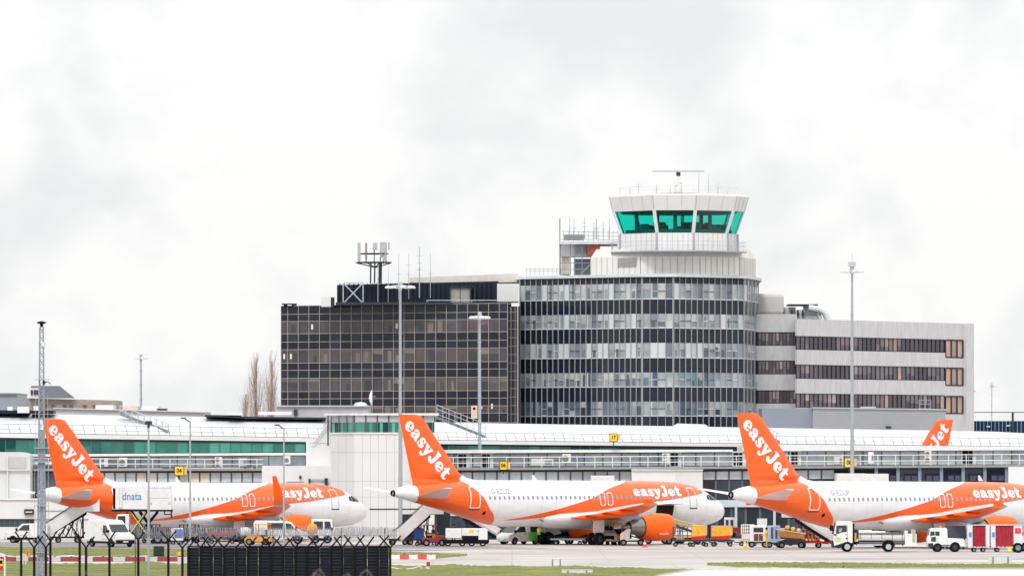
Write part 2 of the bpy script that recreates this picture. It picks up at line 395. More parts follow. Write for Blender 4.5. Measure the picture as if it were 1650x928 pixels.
    vm = N.new('ShaderNodeVectorMath'); vm.operation = 'SCALE'; L.new(mix.outputs[2], vm.inputs[0]); L.new(v2.outputs[0], vm.inputs['Scale'])
    L.new(vm.outputs[0], b.inputs['Base Color']); return m
LIV = livery()
PLANEW = M('aircraft_white', (236,236,238), .3, var=.04, coat=.5)
WINGG = M('wing_grey', (178,182,188), .35, var=.08, scale=.8)
WINDK = M('cabin_window', (146,154,168), .15, var=.2, scale=3)
COCK = M('cockpit_glass', (30,36,44), .08, var=.1)
INTAKE = M('fan_dark', (40,40,44), .5, .4, var=.2, scale=4)
LINEG = M('door_outline_grey', (150,150,152), .5, var=.05)
REGT = M('registration_grey', (158,161,166), .5, var=.05)
HOLD = M('hold_dark', (52,40,34), .9, var=.5, scale=2.5)

def airfoil(xl, xt, y, z, th, n=9):
    """closed ring of a wing section; chord from xl (front) to xt (rear) at span y"""
    up, lo = [], []
    for i in range(n):
        t = i/(n-1); tt = t*t*(3-2*t); x = lerp(xl, xt, tt)
        h = th*(2.6*math.sqrt(max(tt,0))*(1-tt)**.9+.02)*.62
        up.append(Vector((x, y, z+h*.95))); lo.append(Vector((x, y, z-h*.62)))
    return up+lo[::-1][:-0 or None]
def wing_sections(side, secs, m_of=None):
    mb = MB()
    for k in range(len(secs)-1):
        a, b = secs[k], secs[k+1]
        ra = airfoil(-a[0], -a[1], side*a[2], a[3], a[4]); rb = airfoil(-b[0], -b[1], side*b[2], b[3], b[4])
        n = len(ra); vs = ra+rb; h = n//2
        for i in range(n):
            j = (i+1) % n
            under = i >= h
            mb.add([vs[i], vs[j], vs[n+j], vs[n+i]], [(0,1,2,3)], (m_of(k, under) if m_of else 0))
    return mb, airfoil(-secs[-1][0], -secs[-1][1], side*secs[-1][2], secs[-1][3], secs[-1][4])
def make_airliner(label, group):
    rt = thing('airliner', label, 'airliner', group=group)
    # fuselage
    ss = sorted(set([x[0] for x in ST]+[i*.75 for i in range(9,50)])); ss = [s for s in ss if s <= 37.57]
    mb = MB(); rings = []
    for s in ss:
        zc, h, hw = fus(s); rings.append([(-s, hw*math.sin(2*math.pi*i/56), zc+h*math.cos(2*math.pi*i/56)) for i in range(56)])
    mb.loft(rings); fu = mb.build('fuselage', LIV, rt, smooth=60)
    # belly fairing (wing box)
    mb = MB(); rings = []
    for s, k in ((10.2,.02),(11,.5),(12.2,.9),(14,1),(18.5,1),(20.2,.85),(21.6,.45),(22.4,.02)):
        rings.append([(-s, (1.2+1.05*k)*math.sin(t), 2.5+(-1.1*(k**.5) if math.cos(t)<0 else .75*k)*abs(math.cos(t))) for t in [2*math.pi*i/24 for i in range(24)]])
    mb.loft(rings); mb.build('belly_fairing', PLANEW, rt, smooth=50)
    mb = MB(); mb.lathe([(-37.55,.3),(-37.75,.24),(-37.7,.2),(-37.3,.18)], (0,0,4.74), 'x', 16, 0, True); mb.build('exhaust', INTAKE, rt, smooth=40)
    # fin
    LE = [(5.2,31.2),(5.85,28.3),(6.05,29.3),(6.5,30.25),(9,32.3),(11.2,34.1),(11.6,34.5),(11.72,34.85),(11.76,35.2)]
    TE = [(5.2,35.35),(11.76,37.02)]
    mb = MB(); rings = []
    for z in (5.5,5.85,5.95,6.05,6.25,6.5,7.5,9,10.4,11.2,11.45,11.6,11.72,11.76):
        a, b = interp(LE, z)[0], interp(TE, z)[0]
        if z == 5.5: a = 28.6
        th = max(.06, .5*(1-(z-5.5)/9))*(1 if z < 11.5 else .6)*(.35 if z in (5.95,6.05) else 1); g = []
        for sgn in (1,-1):
            seq = range(10) if sgn == 1 else range(8,0,-1)
            for i in seq:
                t = i/9; g.append((-lerp(a,b,t), sgn*th*(1.5*math.sqrt(t)*(1-t)+.02), z))
        rings.append(g)
    mb.loft(rings); fin = mb.build('tail_fin', LIV, rt, smooth=50)
    def fin_y(x, z):
        a, b = interp(LE, z)[0], interp(TE, z)[0]; t = min(1, max(0, (-x-a)/(b-a)))
        return max(.06, .5*(1-(z-5.5)/9))*(1.5*math.sqrt(t)*(1-t)+.02)
    for side, d in ((-1, Vector((.66,-.75))), (1, Vector((.66,.75)))):
        up = Vector((-d.y, d.x)); c = Vector((-34.02, 8.62)); kx = 1 if side < 0 else -1
        def fn(u, v, side=side, d=d, up=up, kx=kx, c=c):
            q = d*u*.93+up*(v-.5)*.93; x = c.x+kx*q.x; z = c.y+q.y
            return (x, side*(fin_y(x, z)+.025), z)
        mb = MB(); put_fat(mb, 'easyJet', fn, 0, .35); mb.build('fin_lettering', PLANEW, rt)
        def fn2(u, v, side=side):
            s = 9.05-u*.79 if side < 0 else 9.05+u*.79
            return S(s, 4.4+v*.65, .022, side)
        mb = MB(); put_fat(mb, 'easyJet', fn2, 0, .2); mb.build('name_lettering', PLANEW, rt)
    # tailplane
    for side in (-1,1):
        mb, tip = wing_sections(side, [(32.0,35.5,.55,4.42,.22),(33.9,36.05,3.4,4.85,.15),(35.55,36.6,6.1,5.2,.08)])
        for i, v in enumerate(mb.V):   # trimmed leading edge down
            v.z -= (v.x+35.5)*.085 if v.x > -35.5 else 0
        tp = [v.copy() for v in tip]
        for v in tp: v.z -= (v.x+35.5)*.085 if v.x > -35.5 else 0
        mb.add(tp, [tuple(range(len(tp)))]); mb.build('tailplane', PLANEW, rt, smooth=40)
    # wings
    secs = [(11.9,19.3,1.5,2.45,.62),(14.7,19.7,6.4,2.85,.45),(17.5,20.85,11.4,3.3,.3),(19.95,21.9,15.6,3.7,.2),(20.8,22.35,16.9,3.84,.13)]
    for side in (-1,1):
        mb, tip = wing_sections(side, secs, lambda k, u: 1 if (u and k in (1,2)) else 0)
        mb.add(tip, [tuple(range(len(tip)))]); wg = mb.build('wing', [WINGG, ORANGE], rt, smooth=40)
        mb = MB()   # slat edge
        for k in range(1,4):
            a, b = secs[k], secs[k+1]; mb.tube((-a[0]-.02, side*a[2], a[3]+.03), (-b[0]-.02, side*b[2], b[3]+.02), .09, 8)
        mb.build('slat_edge', PLANEW, wg, smooth=40)
        for yy, s0, s1, zz, r in ((4.4,16.6,20.8,2.5,.3),(7.6,17.2,21.2,2.75,.27),(11.2,18.8,22.1,3.03,.23)):
            mb = MB(); mb.lathe([(-s0,.02),(-s0-.5,r*.7),(-lerp(s0,s1,.4),r),(-lerp(s0,s1,.75),r*.75),(-s1,.03)], (0,side*yy,zz), 'x', 12)
            mb.build('flap_fairing', ORANGE, wg, smooth=50)
        # wingtip fence
        mb = MB(); y = side*16.95
        mb.prism([(-21.2,3.88),(-21.75,4.25),(-22.5,4.3),(-22.4,3.85),(-22.4,3.68),(-21.9,3.72)], y-.06, y+.06)
        mb.build('wingtip_fence', ORANGE, rt, bevel=.03)
        # engine
        e = (0, side*5.75, 1.62)
        mb = MB(); mb.lathe([(-10.95,.98),(-10.84,1.03),(-10.82,1.08),(-10.9,1.14),(-11.1,1.19)], e, 'x', 32)
        en = mb.build('engine_lip', STEEL, rt, smooth=60); en.name = 'engine'
        mb = MB(); mb.lathe([(-11.1,1.19),(-11.6,1.24),(-12.4,1.26),(-13.2,1.2),(-14.2,1.02),(-14.15,.97)], e, 'x', 36); mb.build('cowling', ORANGE, en, smooth=60)
        mb = MB(); mb.lathe([(-10.95,.98),(-11.6,.93),(-11.7,.3),(-11.2,.04)], e, 'x', 28); mb.build('fan', INTAKE, en, smooth=30)
        mb = MB(); mb.lathe([(-13.9,.9),(-14.25,.9),(-14.6,.74),(-15.5,.55),(-15.5,.48),(-15.1,.4)], e, 'x', 28); mb.lathe([(-15.0,.4),(-15.6,.3),(-16.3,.05)], e, 'x', 20); mb.build('exhaust_nozzle', STEEL, en, smooth=40)
        mb = MB(); mb.prism([(-12.0,2.7),(-13.0,3.1),(-15.2,3.1),(-17.2,2.75),(-16,2.25),(-14.3,2.35),(-13.5,2.6)], side*5.75-.2, side*5.75+.2); mb.build('pylon', WINGG, en, bevel=.06)
        def fe(u, v, side=side):
            a = R(-32)+v/1.235; x = -12.25-(-u if side < 0 else u); return (x, side*(5.75+1.262*math.cos(a)), 1.62+1.262*math.sin(a))
        mb = MB(); put_fat(mb, 'easyJet', lambda u, v: fe(u*.15, v*.15), 0, .6); mb.build('engine_lettering', PLANEW, en)
        # main gear
        y = side*3.8; mb = MB()
        mb.tube((-17.7,y,.55), (-17.5,side*3.75,2.6), .16, 10); mb.tube((-17.7,y,.8), (-17.2,side*2.4,2.3), .08, 8); mb.tube((-17.7,y-.55,.57), (-17.7,y+.55,.57), .1, 8)
        gr = mb.build('landing_gear', LGREY, rt, smooth=40)
        mb = MB(); mb.box(-18.25,-17.0,y+side*.32-.03,y+side*.32+.03,1.15,2.75); mb.build('gear_door', PLANEW, gr, bevel=.02)
        for dy in (-.46,.46):
            mb = MB(); mb.lathe([(-.2,.3),(-.21,.5),(-.14,.57),(.14,.57),(.21,.5),(.2,.3)], (-17.7,y+dy,.575), 'y', 24, 0); mb.lathe([(-.1,.02),(-.16,.29),(.16,.29),(.1,.02)], (-17.7,y+dy,.575), 'y', 16, 1)
            mb.build('wheel', [BLACK, DGREY], gr, smooth=40)
    mb = MB(); mb.tube((-5.07,0,.4), (-5.0,0,2.2), .1, 10); mb.tube((-5.07,-.4,.38), (-5.07,.4,.38), .06, 8); mb.tube((-5.0,0,1.0), (-4.2,0,2.1), .05, 6)
    gr = mb.build('nose_gear', LGREY, rt, smooth=40)
    for dy in (-.27,.27):
        mb = MB(); mb.lathe([(-.1,.2),(-.11,.33),(-.06,.38),(.06,.38),(.11,.33),(.1,.2)], (-5.07,dy,.38), 'y', 20, 0); mb.lathe([(-.05,.02),(-.08,.2),(.08,.2),(.05,.02)], (-5.07,dy,.38), 'y', 12, 1); mb.build('wheel', [BLACK, DGREY], gr, smooth=40)
    # cabin windows on the side in view
    gap = [5.0, 30]
    s = 6.35
    while s < 28.4:
        mb = MB(); c = S(s, 4.3); pts = []
        for i in range(10):
            a = 2*math.pi*i/10; cu, sv = math.cos(a), math.sin(a)
            pts.append(S(s+.115*math.copysign(abs(cu)**.6,cu), 4.3+.17*math.copysign(abs(sv)**.6,sv), .014))
        mb.add(pts, [tuple(range(10))])
        mb.build('window', WINDK, rt); s += .533
    # doors and hatches: outlines
    def outline(name, s0, s1, z0, z1, m, wd=.045, mat2=None, zs=None, r=.14):
        c = []
        for (ss_, zz, a0) in ((s1-r,z1-r,0),(s0+r,z1-r,90),(s0+r,z0+r,180),(s1-r,z0+r,270)):
            for k in range(4): a = R(a0+30*k); c.append((ss_+r*math.cos(a), zz+r*math.sin(a)))
        mb = MB(); n = len(c); cs, cz = (s0+s1)/2, (z0+z1)/2
        dense = []
        for i in range(n):
            p, q = c[i], c[(i+1)%n]; k = max(1, int(math.dist(p,q)/.25))
            dense += [(lerp(p[0],q[0],t/k), lerp(p[1],q[1],t/k)) for t in range(k)]
        n = len(dense)
        for i in range(n):
            p, q = dense[i], dense[(i+1)%n]
            f = lambda v, o: S(v[0]+math.copysign(min(wd,abs(v[0]-cs)), v[0]-cs)*o*(abs(v[0]-cs)/(s1-s0)*2), v[1]+math.copysign(wd,v[1]-cz)*o*(abs(v[1]-cz)/(z1-z0)*2), .013)
            mb.add([f(p,-.5), f(q,-.5), f(q,.5), f(p,.5)], [(0,1,2,3)], 1 if (zs and p[1] < zs) else 0)
        return mb.build(name, [m, mat2] if mat2 else m, rt)
    outline('cabin_door', 29.25, 30.2, 3.42, 5.3, PLANEW, .09)
    outline('cabin_door', 4.55, 5.4, 3.3, 5.12, PLANEW, .06, LINEG, 4.45)
    outline('overwing_exit', 14.35, 14.9, 3.6, 4.72, PLANEW, .07)
    outline('overwing_exit', 15.2, 15.75, 3.6, 4.72, PLANEW, .07)
    for s0, s1 in ((4.5,5.45),(29.2,30.25)):
        mb = MB(); mb.add([S(s0,3.3,.02),S(s1,3.3,.02),S(s1,3.22,.02),S(s0,3.22,.02)], [(0,1,2,3)]); mb.build('door_sill', DGREY, rt)
    mb = MB(); mb.add([S(28.6+.14*math.cos(R(a)), 2.95+.17*math.sin(R(a)), .015) for a in range(0,360,30)], [tuple(range(12))]); mb.build('vent_port', BLACKM, rt)
    mb = MB(); mb.path([S(22.3,2.35,.03),S(21.9,2.2,.03),S(21.5,2.3,.03),S(21.35,2.55,.03)], .035, 5); mb.build('cargo_door_edge', DGREY, rt)
    # cockpit glazing both sides
    for side in (-1,1):
        for q in (((1.4,3.98),(2.0,3.98),(2.2,4.5),(1.75,4.32)), ((2.08,3.98),(2.62,4.0),(2.68,4.5),(2.28,4.52)), ((2.7,4.02),(3.1,4.1),(3.02,4.44),(2.76,4.49))):
            mb = MB(); bl = lambda u, v: S(*[lerp(lerp(q[0][i],q[1][i],u), lerp(q[3][i],q[2][i],u), v) for i in (0,1)], .02, side)
            for a in range(5):
                for b in range(5): mb.quad(bl(a/5,b/5), bl((a+1)/5,b/5), bl((a+1)/5,(b+1)/5), bl(a/5,(b+1)/5))
            mb.build('cockpit_window', COCK, rt)
    # blade antennas on the crown
    for s in (9.2, 21.5): 
        mb = MB(); mb.prism([(-s,5.85),(-s-.5,5.85),(-s-.55,6.35),(-s-.4,6.35)], -.03, .03); mb.build('blade_antenna', PLANEW, rt)
    return rt
def add_reg(rt, txt):
    mb = MB(); put_text(mb, txt, .62, lambda u, v: S(26.9-u, 4.86+v, .014), 0, .008); mb.build('registration_lettering', REGT, rt)
HEAD = math.atan2(.6, .8)
PG = 'white and orange airliners parked nose-in at the terminal'
plane2 = make_airliner('white and orange airliner with its hold door open and a yellow belt loader at it', PG)
plane1 = copy_tree(plane2); plane3 = copy_tree(plane2); plane4 = copy_tree(plane2)
plane2.location = (19.47,702,0); plane1.location = (PX(591.5,727)-.1,727,-.28); plane3.location = (PX(1187,655)+29.6,677.2,0); plane4.location = (PX(1535,785)-24.75,812,0)
for p in (plane1, plane2, plane3): p.rotation_euler = (0,0,HEAD)
plane4.rotation_euler = (0,0,math.pi-R(48)); plane1.rotation_euler = (0,0,R(37))
plane1['label'] = 'white and orange airliner with an upright sharklet wingtip and a catering truck raised to it'
plane3['label'] = 'white and orange airliner cut by the picture edge behind the white tank truck'
plane4['label'] = 'airliner of which only the orange fin top shows above the pier roof'
add_reg(plane2, 'G-EZUZ'); add_reg(plane3, 'G-EZUP')
# upright sharklets on the first airliner instead of fences
for ch in list(plane1.children):
    if ch.name.startswith('wingtip_fence'): bpy.data.objects.remove(ch)
for side in (-1,1):
    mb = MB(); rings = []
    for a, b, y, z, t in ((20.8,22.5,16.8,3.8,.14),(21.6,22.95,17.25,3.98,.12),(21.95,23.1,17.5,4.4,.1),(22.7,23.4,17.75,5.75,.06),(23.1,23.55,17.85,6.5,.04)):
        rings.append([(-lerp(a,b,k), side*(y+t*math.sin(math.pi*k)*sg), z) for sg, ks in ((1,(0,.25,.5,.75,1)),(-1,(.75,.5,.25))) for k in ks])
    mb.loft(rings); mb.build('sharklet', ORANGE, plane1, smooth=50)
# open hold door of the middle airliner
mb = MB(); g = [[S(s, z, .016) for s in (7.3,7.8,8.4,9.0,9.3)] for z in (2.25,2.6,2.95,3.3,3.55)]
for i in range(4):
    for j in range(4): mb.quad(g[i][j], g[i][j+1], g[i+1][j+1], g[i+1][j])
mb.build('cargo_hold', HOLD, plane2)
mb = MB(); a = S(7.3,3.56,.02); b = S(9.3,3.56,.02)
mb.hexa([a, b, b+Vector((0,-1.5,.12)), a+Vector((0,-1.5,.12)), a+Vector((0,0,.1)), b+Vector((0,0,.1)), b+Vector((0,-1.5,.22)), a+Vector((0,-1.5,.22))])
mb.build('cargo_door', PLANEW, plane2, bevel=.03)
# ================================================================= facade helper
class Wall:
    """a vertical facade line between photo columns pa (depth Ya) and pb (depth Yb)"""
    def __init__(s, pa, Ya, pb, Yb):
        s.A = Vector((PX(pa,Ya), Ya, 0)); s.B = Vector((PX(pb,Yb), Yb, 0)); d = s.B-s.A
        s.len = d.length; s.d = d.normalized(); s.n = Vector((s.d.y, -s.d.x, 0))
    def u(s, px):
        c = (px-CX)/F; d = s.B-s.A; return (c*s.A.y-s.A.x)/(d.x-c*d.y)*s.len
    def Y(s, px): return (s.A+s.d*s.u(px)).y
    def z(s, py, px): return PZ(py, s.Y(px))
    def pt(s, u, out, z): return s.A+s.d*u+s.n*out+Vector((0,0,z))
    def box(s, mb, u0, u1, o0, o1, z0, z1, m=0):
        p = s.pt
        mb.hexa([p(u0,o1,z0),p(u1,o1,z0),p(u1,o1,z1),p(u0,o1,z1),p(u0,o0,z0),p(u1,o0,z0),p(u1,o0,z1),p(u0,o0,z1)], m)
    def quad(s, mb, u0, u1, o, z0, z1, m=0): p = s.pt; mb.quad(p(u0,o,z0),p(u1,o,z0),p(u1,o,z1),p(u0,o,z1), m)
def pane_mats(pre, cols, **k): return [M(pre+'_%d' % i, c, .1 if k.get('gl',1) else .5, var=.22, scale=.7, spec=k.get('spec',.6)) for i, c in enumerate(cols)]

# ================================================================= dark glass office block
OB = Vector((-20, 900, 0))
office = thing('office_block', 'dark brown glass office block with a pale mullion grid beside the control tower', 'office building', OB)
W1 = Wall(453,906,818,889); W2 = Wall(818,892,838,892)
zt1 = W1.z(488.5,818)
OG = M('office_dark_panel', (28,32,44), .14, var=.22, scale=.35, spec=.4); OG2 = M('office_panel_blue', (36,41,56), .12, var=.25, scale=.4, spec=.4)
OP = pane_mats('office_pane', [(84,74,73),(72,65,68),(96,86,83),(60,56,62),(122,110,104),(78,71,75),(50,50,58)])
MUL = M('mullion_beige', (176,170,166), .5, var=.12)
rows = [333,372,405,462,500,535,597,630,667,728,762,797,830,872]       # zoomed rows at the right end
rz = [W1.z(370+v/2.812, 818) for v in rows]
kind = 'ddwddwddwddwd'
us = [W1.u(453), W1.u(463.9)]+[W1.u(463.9+17.04*k) for k in range(1,21)]+[W1.u(818)]
mb = MB(OB)
bk = 24
p = [W1.pt(0,-.12,0), W1.pt(W1.len,-.12,0)]; p += [p[1]+Vector((0,bk,0)), p[0]+Vector((0,bk,0))]
mb.prism([(v.x,v.y) for v in p], 0, zt1, 0, 'z')
W2.box(mb, 0, W2.len, -18, 0, 0, zt1-.3)
mb.build('wall', OG, office)
rr = random.Random(3)
for i, k in enumerate(kind):
    if k == 'd':
        mb = MB(OB)
        for j in range(22): W1.quad(mb, us[j], us[j+1], rr.uniform(-.03,0), rz[i+1], rz[i], rr.choice((0,0,1,2)))
        mb.build('spandrel_panel', [OG, OG2, M('office_panel_black', (20,24,34), .1, var=.2, spec=.4)], office)
    else:
        for j in range(22):
            mb = MB(OB); z0, z1 = rz[i+1], rz[i]; u0, u1 = us[j], us[j+1]
            base = rr.choice((0,0,1,2,5,5,3)); W1.quad(mb, u0, u1, -.05, z0, z1, base)
            t = rr.random(); h = z1-z0; wd = u1-u0
            if t < .4: W1.quad(mb, u0, u1, -.035, z0+h*rr.uniform(.55,.8), z1, 4 if rr.random() < .4 else 2)
            if t > .5: W1.quad(mb, u0+wd*rr.uniform(.1,.5), u0+wd*rr.uniform(.6,.95), -.03, z0, z0+h*rr.uniform(.5,.95), rr.choice((3,6,1,4)))
            if rr.random() < .05: W1.quad(mb, u0+.3, u0+.55, -.02, z0+.5, z0+1.1, 7)
            mb.build('window', OP+[WPANEL], office)
mb = MB(OB)
for u in us: W1.box(mb, u-.026, u+.026, 0, .05, rz[-1], rz[0])
for z in rz: W1.box(mb, 0, W1.len, 0, .045, z-.025, z+.025)
for z in [lerp(rz[0],rz[-1],k/14) for k in range(15)]: W2.box(mb, .1, W2.len-.25, .0, .045, z-.025, z+.025)
W2.box(mb, W2.len-.35, W2.len-.2, 0, .2, 0, zt1-.3); W2.box(mb, .35, .42, 0, .1, 0, zt1-.4); W2.box(mb, .85, .9, 0, .1, 0, zt1-.4)
mb.build('mullion_grid', MUL, office)
mb = MB(OB); mb.fbox(541,824,487,491,893,906); mb.build('parapet', DGREY, office)
# roof plant room
mb = MB(OB); mb.fbox(543,803,(459,453),492,902,914); mb.build('plant_room', NAVY, office)
mb = MB(OB)
for k in range(34): x = 546+k*7.4; mb.fbox(x,x+2.4,(460,455),489,901.9,902)
mb.build('louvre_rib', M('louvre_dark', (26,30,40), .5), office)
mb = MB(OB); mb.fbox(660,836,(447.5,440.5),(455.5,455),903,916); mb.build('roof', M('roof_beige', (214,206,198), .7, var=.08), office)
mb = MB(OB); mb.fbox(726,757,464,490,901.4,902); mb.fbox(741,741.8,464,490,901.3,901.4,1); mb.build('plant_door', [M('louvre_door', (168,164,160), .6, var=.15, scale=3), DGREY], office)
mb = MB(OB)
for a in ((724,461,726,490),(757,461,759,490),(724,460.5,766,462.5),(764,461,766,490)): mb.fbox(a[0],a[2],a[1],a[3],901,901.4)
mb.build('door_surround', DGREY, office)
mb = MB(OB); mb.fbox(801,836,457,486,895,902); mb.build('roof_cabinet', OFFW, office); mb = MB(OB); mb.fbox(517,533,478,494,898,902); mb.build('roof_cabinet', OFFW, office)
mb = MB(OB); mb.fbox(533,538,479,494,898.5,902); mb.build('cabinet_vent', DGREY, office)
mb = MB(OB)
for a, b in (((553,456),(553,490)),((585,455),(585,490)),((553,456),(585,455)),((553,488),(585,488)),((555,458),(583,487)),((583,458),(555,487))):
    mb.tube(P(*a,898), P(*b,898), .07, 5)
mb.build('steel_frame', M('pale_steel', (190,198,204), .5), office); mb = MB(OB); mb.tube(P(688,484,896), P(803,484,892), .05, 5); mb.tube(P(688,484,896), P(688,491,896), .05, 5); mb.tube(P(760,484,894), P(760,489,894), .05, 5)
mb.build('roof_rail', M('pale_steel', (190,198,204), .5), office)
mb = MB(OB); mb.fbox(454,478,489,491,905,905.4); mb.fbox(457,463,491,495,905,905.4); mb.fbox(470,478,491,494,905,905.3); mb.build('cleaning_cradle', BLACKM, office)
mb = MB(OB); W1.quad(mb, W1.u(760), W1.u(770), .12, PZ(674,890), PZ(653,890)); W1.quad(mb, W1.u(763), W1.u(767), .13, PZ(660,890), PZ(656,890), 1); mb.build('notice_board', [M('board_peach',(226,196,176),.7), BLACKM], office)

def whip(px, y0, y1, Y, r=.035, arms=0, label='', group='thin radio aerials on the office block roof', name='radio_aerial'):
    a = P(px,y1,Y); t = thing(name, label, 'aerial', a, 0, group); h = (y1-y0)*Y/F
    mb = MB(); mb.tube((0,0,0),(0,0,h*.6), r*1.3, 5); mb.tube((0,0,h*.6),(0,0,h), r*.8, 5)
    mb.build('mast', GALV, t)
    if arms:
        mb = MB()
        for k in range(arms): z = h*(.55+.4*k/max(1,arms)); mb.tube((-.35,0,z),(.35,0,z), r*.7, 4)
        mb.build('cross_arm', GALV, t)
    return t
for i, (px, y0, y1, Y, arms, rad) in enumerate(((608.9,420,488,898,0,.04),(625.5,428,488,898,0,.03),(642.5,409,482,898,1,.03),(658.7,409,482,898,2,.03),(675.8,398,480,897,3,.055),(693.5,409,480,897,1,.035))):
    whip(px, y0, y1, Y, rad, arms, ['thin bare aerial by the steel antenna mast on the dark roof','slim low aerial behind the tall floodlight head','thin aerial with one cross arm beside the floodlight head','thin aerial with two cross arms on the dark plant room','tallest and thickest aerial, three cross arms, on the dark plant room','thin aerial with one cross arm, nearest the louvred plant door'][i])
# cell antenna mast
mo = P(601,456,899); am = thing('antenna_mast', 'three-legged mast head ringed with white mobile phone antennas on the dark office roof', 'antenna mast', mo)
mb = MB(mo)
for x in (597,603.5): mb.path([P(x,457,899),P(x+.5,424,899)], .09, 6)
mb.tube(P(612.5,457,899),P(613,424,899), .2, 8)
mb.build('pole', DGREY, am)
mb = MB(mo)
for z, r in ((423,2.1),(409,1.7)):
    c = P(602,z,899); pts = [c+Vector((r*math.cos(R(a)), r*math.sin(R(a)), 0)) for a in range(0,361,30)]; mb.path(pts, .07, 5)
for a in range(0,360,90): c = P(602,424,899); mb.tube(c+Vector((2.1*math.cos(R(a+20)),2.1*math.sin(R(a+20)),0)), P(605,431,899), .07, 5)
for x in (578.5,590,603,613,618,622): mb.tube(P(x,391,898.5), P(x,425,898.5), .06, 5)
mb.build('ring_platform', DGREY, am)
for x, y0, y1, wd, c in ((578.5,391,420,4,0),(590,392,418,2.4,1),(604.5,391,403,6,0),(615,390,415,5,0),(620,390,420,3.5,0),(626.5,390,402,2.2,0)):
    mb = MB(mo); mb.fbox(x-wd*.62,x+wd*.62,y0,y1,898,898.35); mb.build('panel_antenna', M('antenna_tan',(150,120,120),.5) if c else M('antenna_grey',(176,178,180),.5), am, bevel=.03)

# ================================================================= control tower block
TB = Vector((14, 895, 0))
tower = thing('control_tower', 'control tower with a teal glass cab on a faceted office block of pale window bands', 'control tower', TB)
WA = Wall(838,898,1035,886); WB = Wall(1035,886,1085,885.5); WC = Wall(1085,885.5,1198,893); WD = Wall(1198,893,1221,907)
zrow = [PZ(430+v/3.438, 886) for v in (60,91,178,259,339,420,503,583.5,663.5,744,825,900)]
zt2 = zrow[0]+.25
mb = MB(TB); q = [WA.pt(0,-.15,0), WB.pt(0,-.15,0), WC.pt(0,-.15,0), WD.pt(0,-.15,0), WD.pt(WD.len,-.15,0), Vector((PX(1219,925),925,0)), Vector((PX(840,925),925,0))]
mb.prism([(v.x,v.y) for v in q], 0, zt2, 0, 'z'); mb.build('wall', NAVY, tower)
TP = pane_mats('tower_pane', [(158,166,168),(144,153,157),(124,134,140),(188,193,192),(106,118,126),(172,177,176),(86,100,110),(136,148,152)], spec=.6)
TPB = pane_mats('tower_pane_blue', [(136,156,166),(108,136,150),(88,116,134),(160,172,176),(66,88,106),(176,183,186),(100,124,140),(122,146,158)])
TPD = pane_mats('tower_pane_deep', [(90,104,116),(70,84,98),(112,126,134),(140,150,156),(56,68,82),(170,176,178),(84,98,112),(100,116,126)])
PANW = M('white_infill_panel', (200,206,207), .4, var=.05); FR = M('pane_frame', (214,218,218), .4, var=.05); FRD = M('pane_frame_dark', (70,80,88), .4)
SP = M('tower_spandrel', (36,40,54), .25, var=.16, scale=.5, spec=.3); SPB = M('tower_spandrel_blue', (30,36,54), .15, var=.2, scale=.5, spec=.4)
for wall, n, base in ((WA,22,0),(WB,4,1),(WC,12,2),(WD,4,3)):
    ud = [wall.len*k/n for k in range(n+1)]
    for r in range(11):
        z1, z0 = zrow[r], zrow[r+1]
        if r % 2 == 0:
            mb = MB(TB)
            for k in range(n): wall.quad(mb, ud[k], ud[k+1], rr.uniform(-.02,.0), z0, z1, rr.choice((0,0,0,1)))
            mb.build('spandrel_panel', [SP, SPB] , tower); continue
        fl = r//2
        pal = TPD if (fl == 4 and base != 1) else (TPB if (fl == 3 and base >= 1) else TP)
        for g in range(0, n, 4):
            mb = MB(TB); h = z1-z0
            for k in range(g, min(n, g+4)):
                u0, u1 = ud[k], ud[k+1]; wd = u1-u0; kk = k-g
                if kk == 0 and base != 1 and fl < 3 and rr.random() < .6 or (fl == 2 and rr.random() < .3):
                    wall.quad(mb, u0, u1, -.03, z0, z1, 8); continue
                wall.quad(mb, u0, u1, -.05, z0, z1, rr.choice((0,0,1,1,2,3,4,5,7,7)) if pal is not TPD else rr.randrange(8))
                if rr.random() < .45: wall.quad(mb, u0, u1, -.045, z0+h*rr.uniform(.35,.7), z1, rr.choice((3,5,0)))
                if rr.random() < .3: wall.quad(mb, u0+wd*.15, u0+wd*rr.uniform(.5,.8), -.04, z0+.1, z0+h*rr.uniform(.4,.9), rr.choice((6,4,2)))
                if rr.random() < .35: wall.quad(mb, u0+wd*.05, u0+wd*.3, -.035, z0, z1, 3)
                if kk in (1,2): wall.box(mb, u0, u1, -.04, .02, z0+h*.5-.04, z0+h*.5+.04, 10 if rr.random() < .8 else 9)
                if rr.random() < .1:
                    for za in (z0+h*.05, z0+h*.48): wall.box(mb, u0+.04, u1-.04, -.04, .03, za, za+.06, 9)
            wall.box(mb, ud[g], ud[min(n,g+4)], -.05, .06, z0-.04, z0+.05, 9)
            mb.build('window', pal+[PANW, FR, FRD], tower)
    mb = MB(TB)
    for k in range(n+1):
        w_ = .08 if k in (0,n) and base in (0,1) else .023
        wall.box(mb, max(0,ud[k]-w_), min(wall.len,ud[k]+w_), 0, .13, 0, zrow[0])
    mb.build('mullion_grid', M('fin_grey', (168,170,174), .5, var=.06), tower)
# eave slab
zE = PZ(443.3, 886); mb = MB(TB)
e = [WA.pt(-.45,.25,0), WB.pt(0,.55,0), WC.pt(0,.55,0), WD.pt(0,.5,0), WD.pt(WD.len+.3,.45,0), Vector((PX(1222,926),926,0)), Vector((PX(836,926),926,0))]
mb.prism([(v.x,v.y) for v in e], zE-.22, zE+.12, 0, 'z'); mb.build('eave_slab', M('eave_grey', (206,208,212), .6), tower)
